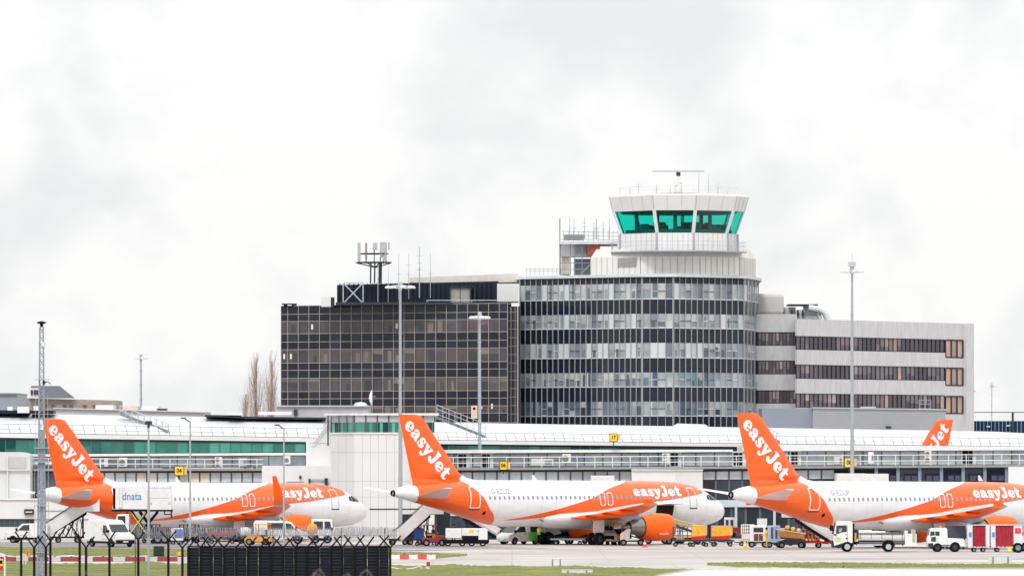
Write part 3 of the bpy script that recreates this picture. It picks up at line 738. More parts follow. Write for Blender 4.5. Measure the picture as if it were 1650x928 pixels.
# upper stage: ribbed cladding with chamfered roof edge
zb, zs_, ztp = zE+.12, PZ(413,888), PZ(401,892)
c0 = [(952,894),(1032,888.5),(1128,888),(1192,892),(1217,900)]
o1 = [Vector((PX(a,Y),Y,0)) for a, Y in c0]+[Vector((PX(1214,918),918,0)), Vector((PX(955,918),918,0))]
cen = sum(o1, Vector())/len(o1); mb = MB(TB)
rg = lambda k, z: [Vector((lerp(cen.x,v.x,k), lerp(cen.y,v.y,k), z)) for v in o1]
mb.loft([rg(1,zb), rg(1,zs_), rg(.945,ztp-.1), rg(.94,ztp)], 0, True)
cl = mb.build('upper_stage', M('ribbed_cladding', (222,219,214), .6, var=.08, scale=.7, streak=1), tower)
mb = MB(TB)
for a, b in zip(o1[:4], o1[1:5]):
    n = max(2, int((b-a).length/.8))
    for k in range(n+1):
        q = a.lerp(b, k/n); o_ = (q-cen).normalized()*.03
        mb.tube(q+o_+Vector((0,0,zb)), q+o_+Vector((0,0,zs_)), .03, 4)
mb.build('cladding_seam', M('seam_grey', (176,176,174), .6), cl)
mb = MB(TB); a = o1[0].lerp(o1[1], .55); b = o1[0].lerp(o1[1], .92); o_ = Vector((-.05,-.12,0))
mb.quad(a+o_+Vector((0,0,PZ(430,890))), b+o_+Vector((0,0,PZ(430,890))), b+o_+Vector((0,0,PZ(416,890))), a+o_+Vector((0,0,PZ(416,890))))
mb.build('louvre', M('louvre_grey', (150,146,146), .6, var=.2, scale=5), tower)
# visual control room
CC = Vector((PX(1093,893), 893, 0)); ANG = [-80,-22.5,13.5,55,84,128,175,220,252]
def ring(r, z): return [Vector((CC.x+r*math.sin(R(a)), CC.y-r*math.cos(R(a)), z)) for a in ANG]
rK = 886/F   # metres per photo pixel near the cab
z_a, z_b, z_c, z_d, z_e = PZ(402,886), PZ(376.5,886), PZ(375,886), PZ(339,886), PZ(315,886)
rb, rg0, rg1, rt_ = 95.5*rK, 94*rK, 107*rK, 114.5*rK
mb = MB(TB); mb.loft([ring(rb,z_a-.2), ring(rb,z_c)], 0, True); dr = mb.build('cab_base', M('cab_white', (226,225,224), .5, var=.05), tower)
mb = MB(TB)
for i in range(8):
    a, b = ring(rb+.02,z_a)[i], ring(rb+.02,z_a)[i+1]
    for k in range(1,7): q = a.lerp(b,k/7); mb.tube(q, q+Vector((0,0,z_c-z_a)), .025, 4)
mb.build('cladding_seam', MATS['seam_grey'], dr)
mb = MB(TB)
for i in range(9): mb.tube(ring(rb+.1,z_a-.2)[i], ring(rb+.1,z_c)[i], .12, 6)
p0 = ring(rb+1.1, z_a-.15); mb.loft([ring(rb+1.2,z_a-.25), ring(rb+1.2,z_a-.1)], 0, True)
for i in range(9):
    a, b = ring(rb+1.1,z_a)[i], ring(rb+1.1,z_a)[(i+1)%9]
    for zz in (.5,1.0): mb.tube(a+Vector((0,0,zz)), b+Vector((0,0,zz)), .02, 4)
    for k in range(5): q = a.lerp(b,k/5); mb.tube(q, q+Vector((0,0,1.0)), .02, 4)
mb.build('walkway_railing', GALV, tower)
GT = bpy.data.materials.new('teal_cab_glass'); GT.use_nodes = True; nt = GT.node_tree; nt.nodes.remove(nt.nodes['Principled BSDF'])
tr = nt.nodes.new('ShaderNodeBsdfTransparent'); tr.inputs[0].default_value = (.09,.8,.71,1); gl = nt.nodes.new('ShaderNodeBsdfGlossy'); gl.inputs['Roughness'].default_value = .03
mxs = nt.nodes.new('ShaderNodeMixShader'); mxs.inputs[0].default_value = .05
nt.links.new(tr.outputs[0], mxs.inputs[1]); nt.links.new(gl.outputs[0], mxs.inputs[2]); nt.links.new(mxs.outputs[0], nt.nodes['Material Output'].inputs[0])
ga, gb = ring(rg0,z_c), ring(rg1,z_d)
for i in range(9):
    j = (i+1) % 9; mb = MB(TB); mb.quad(ga[i],ga[j],gb[j],gb[i]); mb.build('cab_window', GT, tower)
for i in range(9):
    mb = MB(TB); j = (i+1) % 9; t0 = (ga[j]-ga[i]).normalized()*.28
    nrm = Vector((ga[i].x-CC.x, ga[i].y-CC.y, 0)).normalized()*.1
    ta = Vector((-nrm.y, nrm.x, 0)).normalized()*.19
    mb.hexa([ga[i]-ta+nrm, ga[i]+ta+nrm, gb[i]+ta+nrm, gb[i]-ta+nrm, ga[i]-ta-nrm*2, ga[i]+ta-nrm*2, gb[i]+ta-nrm*2, gb[i]-ta-nrm*2])
    mb.build('cab_mullion', MATS['cab_white'], tower)
mb = MB(TB); mb.loft([ring(rg1+.05,z_d), ring(rt_,z_e), ring(rt_-.5,z_e+.2)], 0, True); rf = mb.build('cab_roof', M('cab_fascia', (220,217,216), .5, var=.04), tower)
mb = MB(TB)
for i in range(8):
    a0, b0, a1, b1 = ring(rg1+.07,z_d)[i], ring(rg1+.07,z_d)[i+1], ring(rt_+.02,z_e)[i], ring(rt_+.02,z_e)[i+1]
    for k in range((4,3,3,3,1,2,2,2)[i]): mb.tube(a0.lerp(b0,k/(4,3,3,3,1,2,2,2)[i]), a1.lerp(b1,k/(4,3,3,3,1,2,2,2)[i]), .06 if k == 0 else .02, 4)
mb.build('fascia_seam', MATS['seam_grey'], rf)
# inside the cab: desks, consoles, ceiling blinds, columns
DK = M('desk_dark', (66,92,94), .7); mb = MB(TB)
mb.loft([ring(rg0-.5,z_c-.1), ring(rg0-.5,z_c+.45), ring(rg0-1.6,z_c+.5)], 0, True)
rr2 = random.Random(5)
for k in range(22):
    a = R(rr2.uniform(-85,85)); r0 = rr2.uniform(3.2,5.6); x, y = CC.x+r0*math.sin(a), CC.y-r0*math.cos(a)
    mb.box(x-rr2.uniform(.3,.9), x+rr2.uniform(.3,.9), y-.2, y+.2, z_c+.4, z_c+rr2.uniform(.8,1.35))
mb.build('console_desk', DK, tower)
mb = MB(TB)
for a in (-62,-5,40,150,205): x, y = CC.x+5.6*math.sin(R(a)), CC.y-5.6*math.cos(R(a)); mb.box(x-.22,x+.22,y-.22,y+.22,z_c,z_d+.3)
mb.loft([ring(rg1-.9,z_d-.22), ring(rg1-.9,z_d-.02)], 0, True)
mb.build('ceiling_frame', DK, tower)
# roof equipment
so_ = Vector((PX(1093,893), 893, z_e+.2)); rad = thing('radar_scanner', 'white rotating radar bar on a stubby mast above the tower cab', 'radar', so_)
mb = MB(); mb.loft([[Vector((2.6*math.cos(R(a)), 2.0*math.sin(R(a)), z)) for a in range(0,360,24)] for z in (-.2,.25)], 0, True); mb.build('plinth', DGREY, rad)
mb = MB(); mb.lathe([(.2,.5),(1.5,.42),(1.5,.5),(1.6,.5),(1.65,.22),(2.3,.22)], (0,0,0), 'z', 12, 0, True); mb.box(-.35,-.1,-.5,-.3,1.2,2.3); mb.build('mast', WHITE, rad, smooth=40)
mb = MB(); mb.box(-.25,.25,-.3,.3,2.3,2.75); mb.build('gearbox', DGREY, rad, bevel=.05)
mb = MB(); mb.box(-3.05,3.05,-.14,.14,2.78,3.0); mb.build('scanner_bar', LGREY, rad, bevel=.04)
for i, (px, y0, y1) in enumerate(((1029,293,312),(1058,297,312),(1080,301,313),(1126,278,312),(1142,281,312),(1157,294,313),(1172,308,318),(1015,300,314))):
    whip(px, y0, y1, 891, .03, (2,1,0,0,0,2,0,0)[i], ['short twin-armed aerial on the cab roof rim, furthest from the radar','small one-armed aerial on the cab roof','stub aerial close beside the radar mast','tall whip aerial beside the radar on the cab roof','tallest plain whip aerial on the cab roof','short twin-armed aerial on the cab roof past the two tall whips','tiny stub on the sloping rim of the cab roof','low plain stub on the cab roof rim'][i], 'aerials standing on the control tower cab roof')
mb = MB(TB)
for i in range(9):
    a, b = ring(rt_-1.2,z_e+.2)[i], ring(rt_-1.2,z_e+.2)[(i+1)%9]
    mb.tube(a+Vector((0,0,.9)), b+Vector((0,0,.9)), .01, 4)
    for k in range(3): q = a.lerp(b,k/3); mb.tube(q, q+Vector((0,0,.9)), .01, 4)
mb.build('roof_railing', GALV, tower)
# stair head beside the upper stage
RUST = M('rusted_panel', (150,82,64), .9, var=.5, scale=2)
mb = MB(TB); mb.fbox(902,953,394,412,896,904); sh = mb.build('stair_head', OFFW, tower)
mb = MB(TB); mb.fbox(927,945,395.5,411,895.7,896,0); mb.fbox(946,967,391,414,894.9,895.6,1); mb.build('vent_panel', [M('louvre_mid',(148,154,158),.6,var=.2,scale=4), RUST], sh)
mb = MB(TB); mb.fbox(902,996,389,393.5,894.5,905); mb.fbox(909,941,378,386,897,900,1); mb.build('roof_platform', [MATS['eave_grey'], MGREY], tower)
mb = MB(TB); mb.fbox(925,952,417,442,898,903); mb.build('stair_glazing', M('stair_glass', (120,136,148), .2, var=.3, scale=1.5), tower)
mb = MB(TB); mb.fbox(905,918,413,442,897,902); mb.build('stair_panel', M('patched_panel', (212,200,186), .7, var=.3, scale=1.2), tower)
mb = MB(TB)
for x in (903,919,926,938,952): mb.tube(P(x,394,895), P(x,443,895), .06, 5)
for y in (413,424,434): mb.tube(P(903,y,895), P(953,y,895), .05, 5)
mb.tube(P(936,442,894.6), P(953,424,894.6), .1, 5); mb.tube(P(902,352,895), P(902,443,895), .07, 5)
for y in (373,379,385): mb.tube(P(905,y,895), P(996,y+2,895), .035, 4)
for x in range(908,998,8): mb.tube(P(x,372,895), P(x,390,895), .03, 4)
for y in (433.5,437): mb.tube(P(848,y,897), P(904,y,896), .03, 4)
for x in range(848,905,7): mb.tube(P(x,432,897), P(x,444,897), .025, 4)
mb.build('stair_frame', MGREY, tower)
for i, (px, y0, y1) in enumerate(((918,350,386),(925,352,386),(942,350,385),(957,358,386),(961,353,386),(972,356,386),(982,352,386))):
    whip(px, y0, y1, 899, .035 if i != 4 else .06, i % 3, ['slim aerial nearest the corner post of the stair head platform','second slim aerial on the stair head platform, one arm','plain tall aerial in the middle of the stair head platform','short aerial just before the thick one on the stair head platform','thick dark aerial on the stair head platform','two-armed aerial just past the thick one','last aerial on the stair head platform, next to the cab base'][i], 'aerials on the platform beside the tower cab')

# ================================================================= concrete office wing
CB = Vector((42, 925, 0))
wing_b = thing('concrete_office', 'streaked pale concrete office wing with three bands of purple-brown windows', 'office building', CB)
WL = Wall(1222,906,1284,906); WR = Wall(1284,904,1565,938)
PUR = pane_mats('wing_pane', [(58,50,64),(70,62,76),(48,44,58),(86,76,86),(156,136,128),(184,158,144),(116,104,110)])
zl_t = WL.z(506,1284); zr_t = WR.z(513.7,1284)
mb = MB(CB); WL.box(mb, -1, WL.len, -20, -.2, 0, zl_t-.05)
q = [WR.pt(.3,-.2,0), WR.pt(WR.len-.05,-.2,0), WR.pt(WR.len-.05,-.2,0)+Vector((0,18,0)), WR.pt(.3,-.2,0)+Vector((0,18,0))]
mb.prism([(v.x,v.y) for v in q], 0, zr_t-.05, 0, 'z'); mb.build('core', DGREY, wing_b)
def bands(wall, px0, zs, top):
    mb = MB(CB); prev = top
    for a, b in zs+[(None,None)]:
        lo = a if a is not None else 0
        wall.box(mb, px0, wall.len, -.25, 0, lo, prev); prev = b
    return mb
zL = [(WL.z(a,1284), WL.z(b,1284)) for a, b in ((535,557),(580.8,603),(628.5,650))]
zR = [(WR.z(a,1284), WR.z(b,1284)) for a, b in ((541,563.3),(587,610),(633.5,656.5))]
bands(WL, -1, zL, zl_t).build('wall', CONC, wing_b)
uc = WR.u(1523)
mb = MB(CB); prev = zr_t
for a, b in zR+[(0,0)]: WR.box(mb, 0, uc, -.25, 0, a, prev); prev = b
zW = [(WR.z(548,1540), WR.z(576,1540)), (WR.z(593,1540), WR.z(621,1540)), (WR.z(638.5,1540), WR.z(666,1540))]
prev = zr_t
for a, b in zW+[(0,0)]: WR.box(mb, uc, WR.len, -.25, 0, a, prev); prev = b
for a, b in zW: WR.box(mb, WR.u(1553), WR.len, -.25, 0, b, a)
mb.build('wall', CONC, wing_b)
mb = MB(CB); WR.box(mb, WR.u(1553), WR.len+.1, 0, .35, 0, zr_t+.02); a = WR.pt(WR.len+.1,.3,0); mb.box(a.x-.3, a.x, a.y, a.y+18.5, 0, zr_t+.01); mb.build('corner_pier', CONC, wing_b)
for wall, zz, e0, e1, n in ((WL,zL,0,WL.len,11),(WR,zR,0,uc,34)):
    us_ = [lerp(e0,e1,k/n) for k in range(n+1)]
    for fl, (a, b) in enumerate(zz):
        for g in range(0, n, 3):
            mb = MB(CB); blind = rr.random() < .62
            for k in range(g, min(n,g+3)):
                wall.quad(mb, us_[k], us_[k+1], -.15, b, a, rr.choice((0,1,2,0)) if not blind else rr.choice((1,3,3,6)))
                if blind: wall.quad(mb, us_[k]+.05, us_[k+1]-.05, -.14, lerp(b,a,rr.choice((0.02,.35,.4,.5))), a-.05, rr.choice((4,5,6,6,3)) if fl else rr.choice((6,3,4)))
                wall.box(mb, us_[k]-.035, us_[k]+.035, -.15, -.06, b, a, 7)
            wall.box(mb, us_[g], us_[min(n,g+3)], -.15, -.05, b, b+.08, 7); wall.box(mb, us_[g], us_[min(n,g+3)], -.15, -.05, a-.08, a, 7)
            mb.build('window', PUR+[M('frame_brown',(58,50,58),.4)], wing_b)
for a, b in zW:
    mb = MB(CB); u0, u1 = WR.u(1524), WR.u(1552)
    for k in range(3): WR.quad(mb, lerp(u0,u1,k/3)+.08, lerp(u0,u1,(k+1)/3)-.08, -.1, b, a, rr.choice((4,5,5)))
    for k in range(4): WR.box(mb, lerp(u0,u1,k/3)-.07, lerp(u0,u1,k/3)+.07, -.2, .02, b, a, 7)
    for z in (a,b): WR.box(mb, u0, u1, -.2, .02, z-.08, z+.08, 7)
    mb.build('tall_window', PUR+[MATS['frame_brown']], wing_b)
mb = MB(CB); mb.fbox(1215,1263,473,508,912,922); mb.build('roof_housing', M('housing_beige',(204,200,196),.7,var=.05), wing_b, bevel=.4)
mb = MB(CB); mb.fbox(1264,1282,495,515,915,920); mb.fbox(1282,1296,499,514,914,918); mb.fbox(1296,1318,492,515,915,919)
mb.path([P(1303,496,913),P(1322,499,913),P(1330,505,913),P(1333,515,913)], .4, 10); mb.path([P(1303,503,913.5),P(1318,505,913.5),P(1322,515,913.5)], .3, 10)
mb.fbox(1270,1318,490,492,913.5,920,1)
for x in (1276,1286,1294): mb.prism([(P(x-2.6,508,913).x,PZ(508,913)),(P(x+2.6,508,913).x,PZ(508,913)),(P(x+1,499,913).x,PZ(499,913)),(P(x-1,499,913).x,PZ(499,913))], 913.4, 913.8, 1)
mb.build('roof_plant', [M('plant_white',(218,220,220),.5), DGREY], wing_b)
mb = MB(CB)
for x in (1474,1483,1492): WR.box(mb, WR.u(x)-.05, WR.u(x)+.05, .6, .7, WR.z(659,x), WR.z(644,x))
for y in (644.5,651,658): WR.box(mb, WR.u(1474), WR.u(1492), .6, .68, WR.z(y+.4,1480), WR.z(y-.4,1480))
mb.build('balcony_railing', GALV, wing_b)
# grey metal shed in front
SB = P(1370,700,880); SB.z = 0
shed = thing('metal_shed', 'long low grey metal-clad shed in front of the concrete offices', 'shed', SB)
mb = MB(SB); mb.fbox(1228,1310,(657.5,657.5),718,878,890); mb.build('blue_grey_wing', M('shed_blue',(136,144,156),.5,var=.05,scale=.4), shed)
mb = MB(SB); mb.fbox(1310.3,1524,(657,660),718,877,890); mb.build('wall', M('shed_grey',(184,186,188),.5,var=.06,scale=.4), shed)
mb = MB(SB)
for k in range(9): y = 661+k*3.4; mb.fbox(1310.3,1524,(y,y+2),(y+.5,y+2.5),876.9,877)
mb.build('cladding_seam', M('seam_shed',(160,162,166),.6), shed)
mb = MB(SB); mb.fbox(1308,1526,(655.8,659),(657.4,660.6),876.7,890); mb.fbox(1387,1411,655,657,878,880); mb.fbox(1428,1436,686,690,876,877,1); mb.build('roof_edge', [LGREY, DGREY], shed)

# ================================================================= buildings at the far edges
BL = P(1640,700,960); BL.z = 0
bb = thing('blue_glass_building', 'dark blue glass building with thin white mullions beyond the pier roof', 'building', BL)
mb = MB(BL); mb.fbox(1556,1740,678,760,958,985); mb.build('wall', M('blue_glass',(24,52,84),.12,var=.3,scale=.4), bb)
mb = MB(BL)
for k in range(30): x = 1567+k*6; mb.fbox(x,x+.7,678,760,957.9,958)
mb.build('mullion_grid', M('mullion_pale',(170,184,198),.4), bb)
mb = MB(BL)
for x in (1565,1632,1700): mb.fbox(x-1.6,x+1.6,664,760,957,957.4)
mb.fbox(1565,1740,663.5,664.7,957.5,957.7); mb.build('screen_frame', DGREY, bb)
mb = MB(BL); mb.fbox(1590,1595,686,688,957.4,957.8); mb.fbox(1622,1628,684.5,686.5,957.4,957.8); mb.build('flood_lamp', WHITE, bb)
HB = P(110,660,1050); HB.z = 0
bh = thing('brick_house', 'low pale brick building with a steep dark slate roof beyond the pier', 'building', HB)
mb = MB(HB); mb.fbox(30,188,(641,645),700,1050,1066); mb.build('wall', BRICK, bh)
mb = MB(HB)
pts = [(47,641.5),(119,641.5),(95,621.5),(47,621.5)]
f = [P(47,641.5,1049),P(121,641.5,1049),P(96,621.5,1055),P(50,621.5,1055)]; b_ = [P(47,641.5,1066),P(121,641.5,1066),P(96,621.5,1060),P(50,621.5,1060)]
mb.hexa(f+b_); mb.build('roof', SLATE, bh)
mb = MB(HB); mb.fbox(47,62,625,641.4,1047.5,1049); mb.build('gable', WPANEL, bh)
for x in (51,56,60): mb = MB(HB); mb.fbox(x-1.6,x+1.6,628,636,1047.2,1047.5); mb.build('window', GLASSD, bh)
for x in (74,85,104,114,136,152): mb = MB(HB); mb.fbox(x-3,x+3,652.5,654.5,1049.6,1050); mb.build('window', M('slit_brown',(96,74,64),.4), bh)
B2 = P(10,650,1000); B2.z = 0
b2 = thing('blue_grey_shed', 'blue-grey clad box building at the picture edge beyond the pier', 'building', B2)
mb = MB(B2); mb.fbox(-40,28,634.5,700,1000,1020); mb.build('wall', M('shed_bluegrey',(140,150,164),.5,var=.06,scale=.5), b2)
mb = MB(B2); mb.fbox(-40,28.5,633,635,999.5,1020); mb.build('roof_edge', MGREY, b2)
B3 = P(200,660,800); B3.z = 0
b3 = thing('parapet_building', 'long low pale grey flat-roofed building behind the pier roof', 'building', B3)
mb = MB(B3); mb.fbox(86,330,(658,664),720,790,806); mb.build('wall', M('parapet_grey',(190,190,194),.6,var=.04), b3)
mb = MB(B3); mb.fbox(85,331,(656.8,663),(658,664.4),789.6,806); mb.build('roof_edge', OFFW, b3)
mb = MB(B3); mb.fbox(154,182,652.5,660,794,800); mb.fbox(228,256,654,663,794,800); mb.fbox(198,222,654,662,795,800,1); mb.fbox(253,268,658,661,793,796,2); mb.build('roof_plant', [WPANEL, TAN, DGREY], b3)
B4 = P(488,665,850); B4.z = 0
b4 = thing('grey_plant_building', 'low light grey blockwork building at the foot of the dark office block', 'building', B4)
mb = MB(B4); mb.fbox(446,594,654.5,720,850,866); mb.build('wall', M('block_grey',(176,176,180),.85,var=.1,scale=1.2), b4)
mb = MB(B4); mb.fbox(444,595,653,655,849.6,866); mb.build('roof_edge', LGREY, b4)
mb = MB(B4); mb.fbox(473.5,479,660,669.5,849.5,850); mb.build('vent_door', DGREY, b4)
mb = MB(B4); c = P(581,653,852); mb.lathe([(0,.75),(.15,.72),(.3,.5),(.38,.05)], c, 'z', 16, 0, True); mb.build('roof_dome', WHITE, b4, smooth=50)
do = P(598,655,856); ds = thing('satellite_dish', 'white satellite dish seen edge-on on the low grey building', 'satellite dish', do)
mb = MB(); mb.loft([[Vector((.06+.35*(r/.85)**2*1.0-.3, r*math.cos(R(a)), 1.0+r*1.1*math.sin(R(a)))) for a in range(0,360,24)] for r in (.05,.3,.6,.85)], 0, False); mb.build('reflector', WHITE, ds, smooth=60)
mb = MB(); mb.tube((0,0,-.1),(0,0,.9), .08, 6); mb.tube((-.3,0,.9),(.5,0,1.2), .03, 5); mb.build('stand', GALV, ds)
# ================================================================= terminal pier
def sl(mb, x0, x1, yb, Yb, yt, Yt, th=.12, m=0, x1t=None):
    """sloping sheet: lower edge rows yb at depth Yb, upper edge rows yt at depth Yt"""
    a, b, c, d = P(x0,yb[0],Yb), P(x1,yb[1],Yb), P(x1t or x1,yt[1],Yt), P(x0,yt[0],Yt); k = Vector((0,.02,-th))
    mb.hexa([a,b,c,d,a+k,b+k,c+k,d+k], m)
TEAL = pane_mats('teal_pane', [(40,120,108),(56,140,122),(34,96,92),(72,156,136),(24,72,76),(104,172,154)], spec=.5)
PGREY = pane_mats('pier_pane', [(206,216,222),(196,208,216),(216,224,228),(184,196,206)], spec=.5)
PCREAM = pane_mats('pier_low_pane', [(214,222,230),(204,214,224),(228,222,208),(236,222,198),(196,206,218)], spec=.5)
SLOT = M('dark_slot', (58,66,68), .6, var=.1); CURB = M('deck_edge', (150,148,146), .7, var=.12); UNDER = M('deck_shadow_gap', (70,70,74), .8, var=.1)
FRAME = M('pier_frame', (84,94,100), .4, var=.08); RIB = M('roof_rib', (150,152,156), .5)
GROUNDG = pane_mats('ground_floor_pane', [(46,66,80),(58,78,90),(38,54,68),(70,88,98),(30,44,56)], spec=.6)
pr = random.Random(11)
PB = Vector((30,755,0)); LB = Vector((-30,755,0))

def roof_zone(th, o, x0, x1, rib_t, gut, fas, ridge, Y0, step, yw, cells, x1r=None):
    """rib_t/gut/fas/ridge: (row at x0, row at x1)"""
    x1r = x1r or x1
    mb = MB(o); sl(mb, x0, x1, gut, Y0-.6, rib_t, Y0+1.6); ra = mb.build('glazed_roof_strip', M('roof_panel_white',(232,234,236),.3,var=.05,scale=.6), th)
    mb = MB(o); sl(mb, x0, x1, rib_t, Y0+1.62, ridge, Y0+11, x1t=x1r)
    a, b = P(x0,ridge[0],Y0+11), P(x1r,ridge[1],Y0+11)
    mb.hexa([a, b, b+Vector((0,11,-1.6)), a+Vector((0,11,-1.6)), a-Vector((0,0,.15)), b-Vector((0,0,.15)), b+Vector((0,11,-1.75)), a+Vector((0,11,-1.75))])
    rf = mb.build('roof', ROOFW, th)
    mb = MB(o); n = int((x1-x0)/step)
    for k in range(n+1):
        x = x0+4+k*step
        if x > x1: break
        g, t = ln(x,x0,gut[0],x1,gut[1]), ln(x,x0,rib_t[0],x1,rib_t[1])
        mb.tube(P(x+3.5,g,Y0-.72), P(x,t,Y0+1.5), .045, 4)
    for f in (.0,.42,1): mb.tube(P(x0,lerp(gut[0],rib_t[0],f),Y0-.7+2.25*f), P(x1,lerp(gut[1],rib_t[1],f),Y0-.7+2.25*f), .035 if f else .07, 4)
    mb.build('roof_rib', RIB, ra)
    mb = MB(o); f = [P(x0,fas[0],Y0-.7),P(x1,fas[1],Y0-.7),P(x1,gut[1]+.6,Y0-.75),P(x0,gut[0]+.6,Y0-.75)]; mb.hexa(f+[v+Vector((0,1.2,0)) for v in f]); mb.build('fascia', WPANEL, th)
    mb = MB(o)
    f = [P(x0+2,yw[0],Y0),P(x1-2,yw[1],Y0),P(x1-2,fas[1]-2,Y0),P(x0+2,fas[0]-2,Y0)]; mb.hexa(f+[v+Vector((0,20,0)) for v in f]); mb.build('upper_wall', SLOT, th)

def railing(th, o, x0, x1, yt, ym, yb, Y, step):
    mb = MB(o)
    for y in (yt, ym): mb.tube(P(x0,y[0],Y), P(x1,y[1],Y), .045, 5)
    n = int((x1-x0)/step)
    for k in range(n+1):
        x = x0+k*step; a = ln(x,x0,yt[0],x1,yt[1]); b = ln(x,x0,yb[0],x1,yb[1]); mb.tube(P(x,a,Y), P(x,b,Y), .045, 5)
    mb.build('railing', M('rail_white',(222,226,228),.4), th)

def panes(th, o, x0, x1, yt, yb, Y, step, mats, pal, name='window', frame=.06, split=None):
    n = max(1, round((x1-x0)/step))
    for k in range(n):
        a, b = lerp(x0,x1,k/n), lerp(x0,x1,(k+1)/n); mb = MB(o)
        ta, tb = ln(a,x0,yt[0],x1,yt[1]), ln(b,x0,yt[0],x1,yt[1]); ba, bb = ln(a,x0,yb[0],x1,yb[1]), ln(b,x0,yb[0],x1,yb[1])
        i = pal(k, n); f = frame*F/Y
        mb.quad(P(a+f,ba,Y), P(b-f,bb,Y), P(b-f,tb,Y), P(a+f,ta,Y), i)
        if split and pr.random() < split: 
            s = pr.uniform(.3,.7); mb.quad(P(a+f,lerp(ta,ba,s),Y-.01), P(b-f,lerp(tb,bb,s),Y-.01), P(b-f,tb,Y-.01), P(a+f,ta,Y-.01), pal(k+1,n))
        w = len(mats); mb.hexa([P(a-f,ba,Y-.05),P(a+f,ba,Y-.05),P(a+f,ta,Y-.05),P(a-f,ta,Y-.05),P(a-f,ba,Y+.1),P(a+f,ba,Y+.1),P(a+f,ta,Y+.1),P(a-f,ta,Y+.1)], w)
        mb.build(name, mats+[FRAME], th)

# ---------------- left pier
pl = thing('terminal_pier', 'pier building with a long band of teal windows beneath a white sloping roof', 'terminal building', LB)
roof_zone(pl, LB, -60, 519, (682,690.5), (696,705), (704,712), (665,675), 745, 17.2, (733,730), 33, 527)
TW = lambda k, n: pr.choice((4,2,2,0)) if k < 6 else pr.choice((2,0,0,2,0)) if k < 16 else pr.choice((0,1,1,3,1))
panes(pl, LB, -60, 492, (708,714), (731.5,728), 744.6, 17.25, TEAL, TW, 'window', .05, .25)
mb = MB(LB); mb.fbox(-60,492,(705,712),(708,714.5),744.5,745); mb.build('window_head', SLOT, pl)
mb = MB(LB); mb.fbox(-60,494,(732,729),(736,733),743.6,746); mb.build('canopy_band', WHITE, pl)
mb = MB(LB); mb.fbox(-60,494,(736,733),(756,752),745,766); mb.build('wall', M('pier_grey_wall',(196,204,210),.6,var=.06), pl)
panes(pl, LB, 50, 492, (737.5,734.5), (752,751), 744.8, 29, PGREY, lambda k,n: pr.randrange(4), 'deck_window', .04)
mb = MB(LB); mb.fbox(-60,424,(754.5,754.5),(758.5,758),741.5,746); mb.build('deck', CURB, pl)
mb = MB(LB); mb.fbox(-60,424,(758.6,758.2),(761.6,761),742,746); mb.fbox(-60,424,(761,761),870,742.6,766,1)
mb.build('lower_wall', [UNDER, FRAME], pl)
panes(pl, LB, 100, 424, (761.8,761.3), (777,776.5), 742.4, 17.3, PCREAM, lambda k,n: pr.choice((0,1,2,3,0,4)), 'lower_window', .07)
panes(pl, LB, 160, 424, (779,779), (862,862), 742.4, 26, GROUNDG, lambda k,n: pr.randrange(5), 'ground_window', .1)
railing(pl, LB, 50, 424, (738.5,740), (747,747.5), (756,755.5), 742, 28)
mb = MB(LB); mb.fbox(493,533,(706,706),752,742.5,760); mb.prism([(P(505,713,742).x,PZ(713,742)),(P(534,713,742).x,PZ(713,742)),(P(534,677,742).x,PZ(677,742)),(P(528,677,742).x,PZ(677,742))], 742.4, 760)
mb.build('end_wall', WPANEL, pl)
mb = MB(LB); mb.path([P(499,713.5,742.1),P(506,713.5,742.1),P(527,687,742.1)], .06, 5); mb.build('gutter_pipe', LGREY, pl)
mb = MB(LB); mb.fbox(422,540,(750,750.5),870,740,747); bx = mb.build('white_extension', WPANEL, pl)
mb = MB(LB)
for y in (764,):
    mb.fbox(460,490,775.5,776.4,739.9,740); 
mb.fbox(497,500,771,781,739.6,740,1); mb.fbox(523,528,770,790,739.6,740,1); mb.fbox(500,523,770.5,773.5,739.7,740,2); mb.tube(P(484,766,739.8),P(484,771,739.8),.12,6,1)
mb.build('wall_fittings', [CURB, DGREY, LGREY], bx)
mb = MB(LB); mb.fbox(330,386,(668,669),(671.5,672),752,758); mb.fbox(386,524,(670.8,672.4),(674.5,675.5),752,758); mb.build('dark_roof_edge', DGREY, pl)
mb = MB(LB); mb.fbox(366,390,664,668.5,750,752); mb.fbox(416,470,663,668,751.5,752); mb.build('rooflight', WPANEL, pl)
mb = MB(LB); mb.fbox(-30,45,660.5,666.5,752,756); mb.fbox(48,86,661,666,752,756); mb.build('roof_strip_window', M('strip_navy',(36,44,66),.3,var=.2), pl)
mb = MB(LB); mb.fbox(28,46,655,665,750,751.5); mb.fbox(12,20,655,661,750,751); mb.fbox(54,62,654,661,750,751); mb.build('roof_vent', WPANEL, pl)
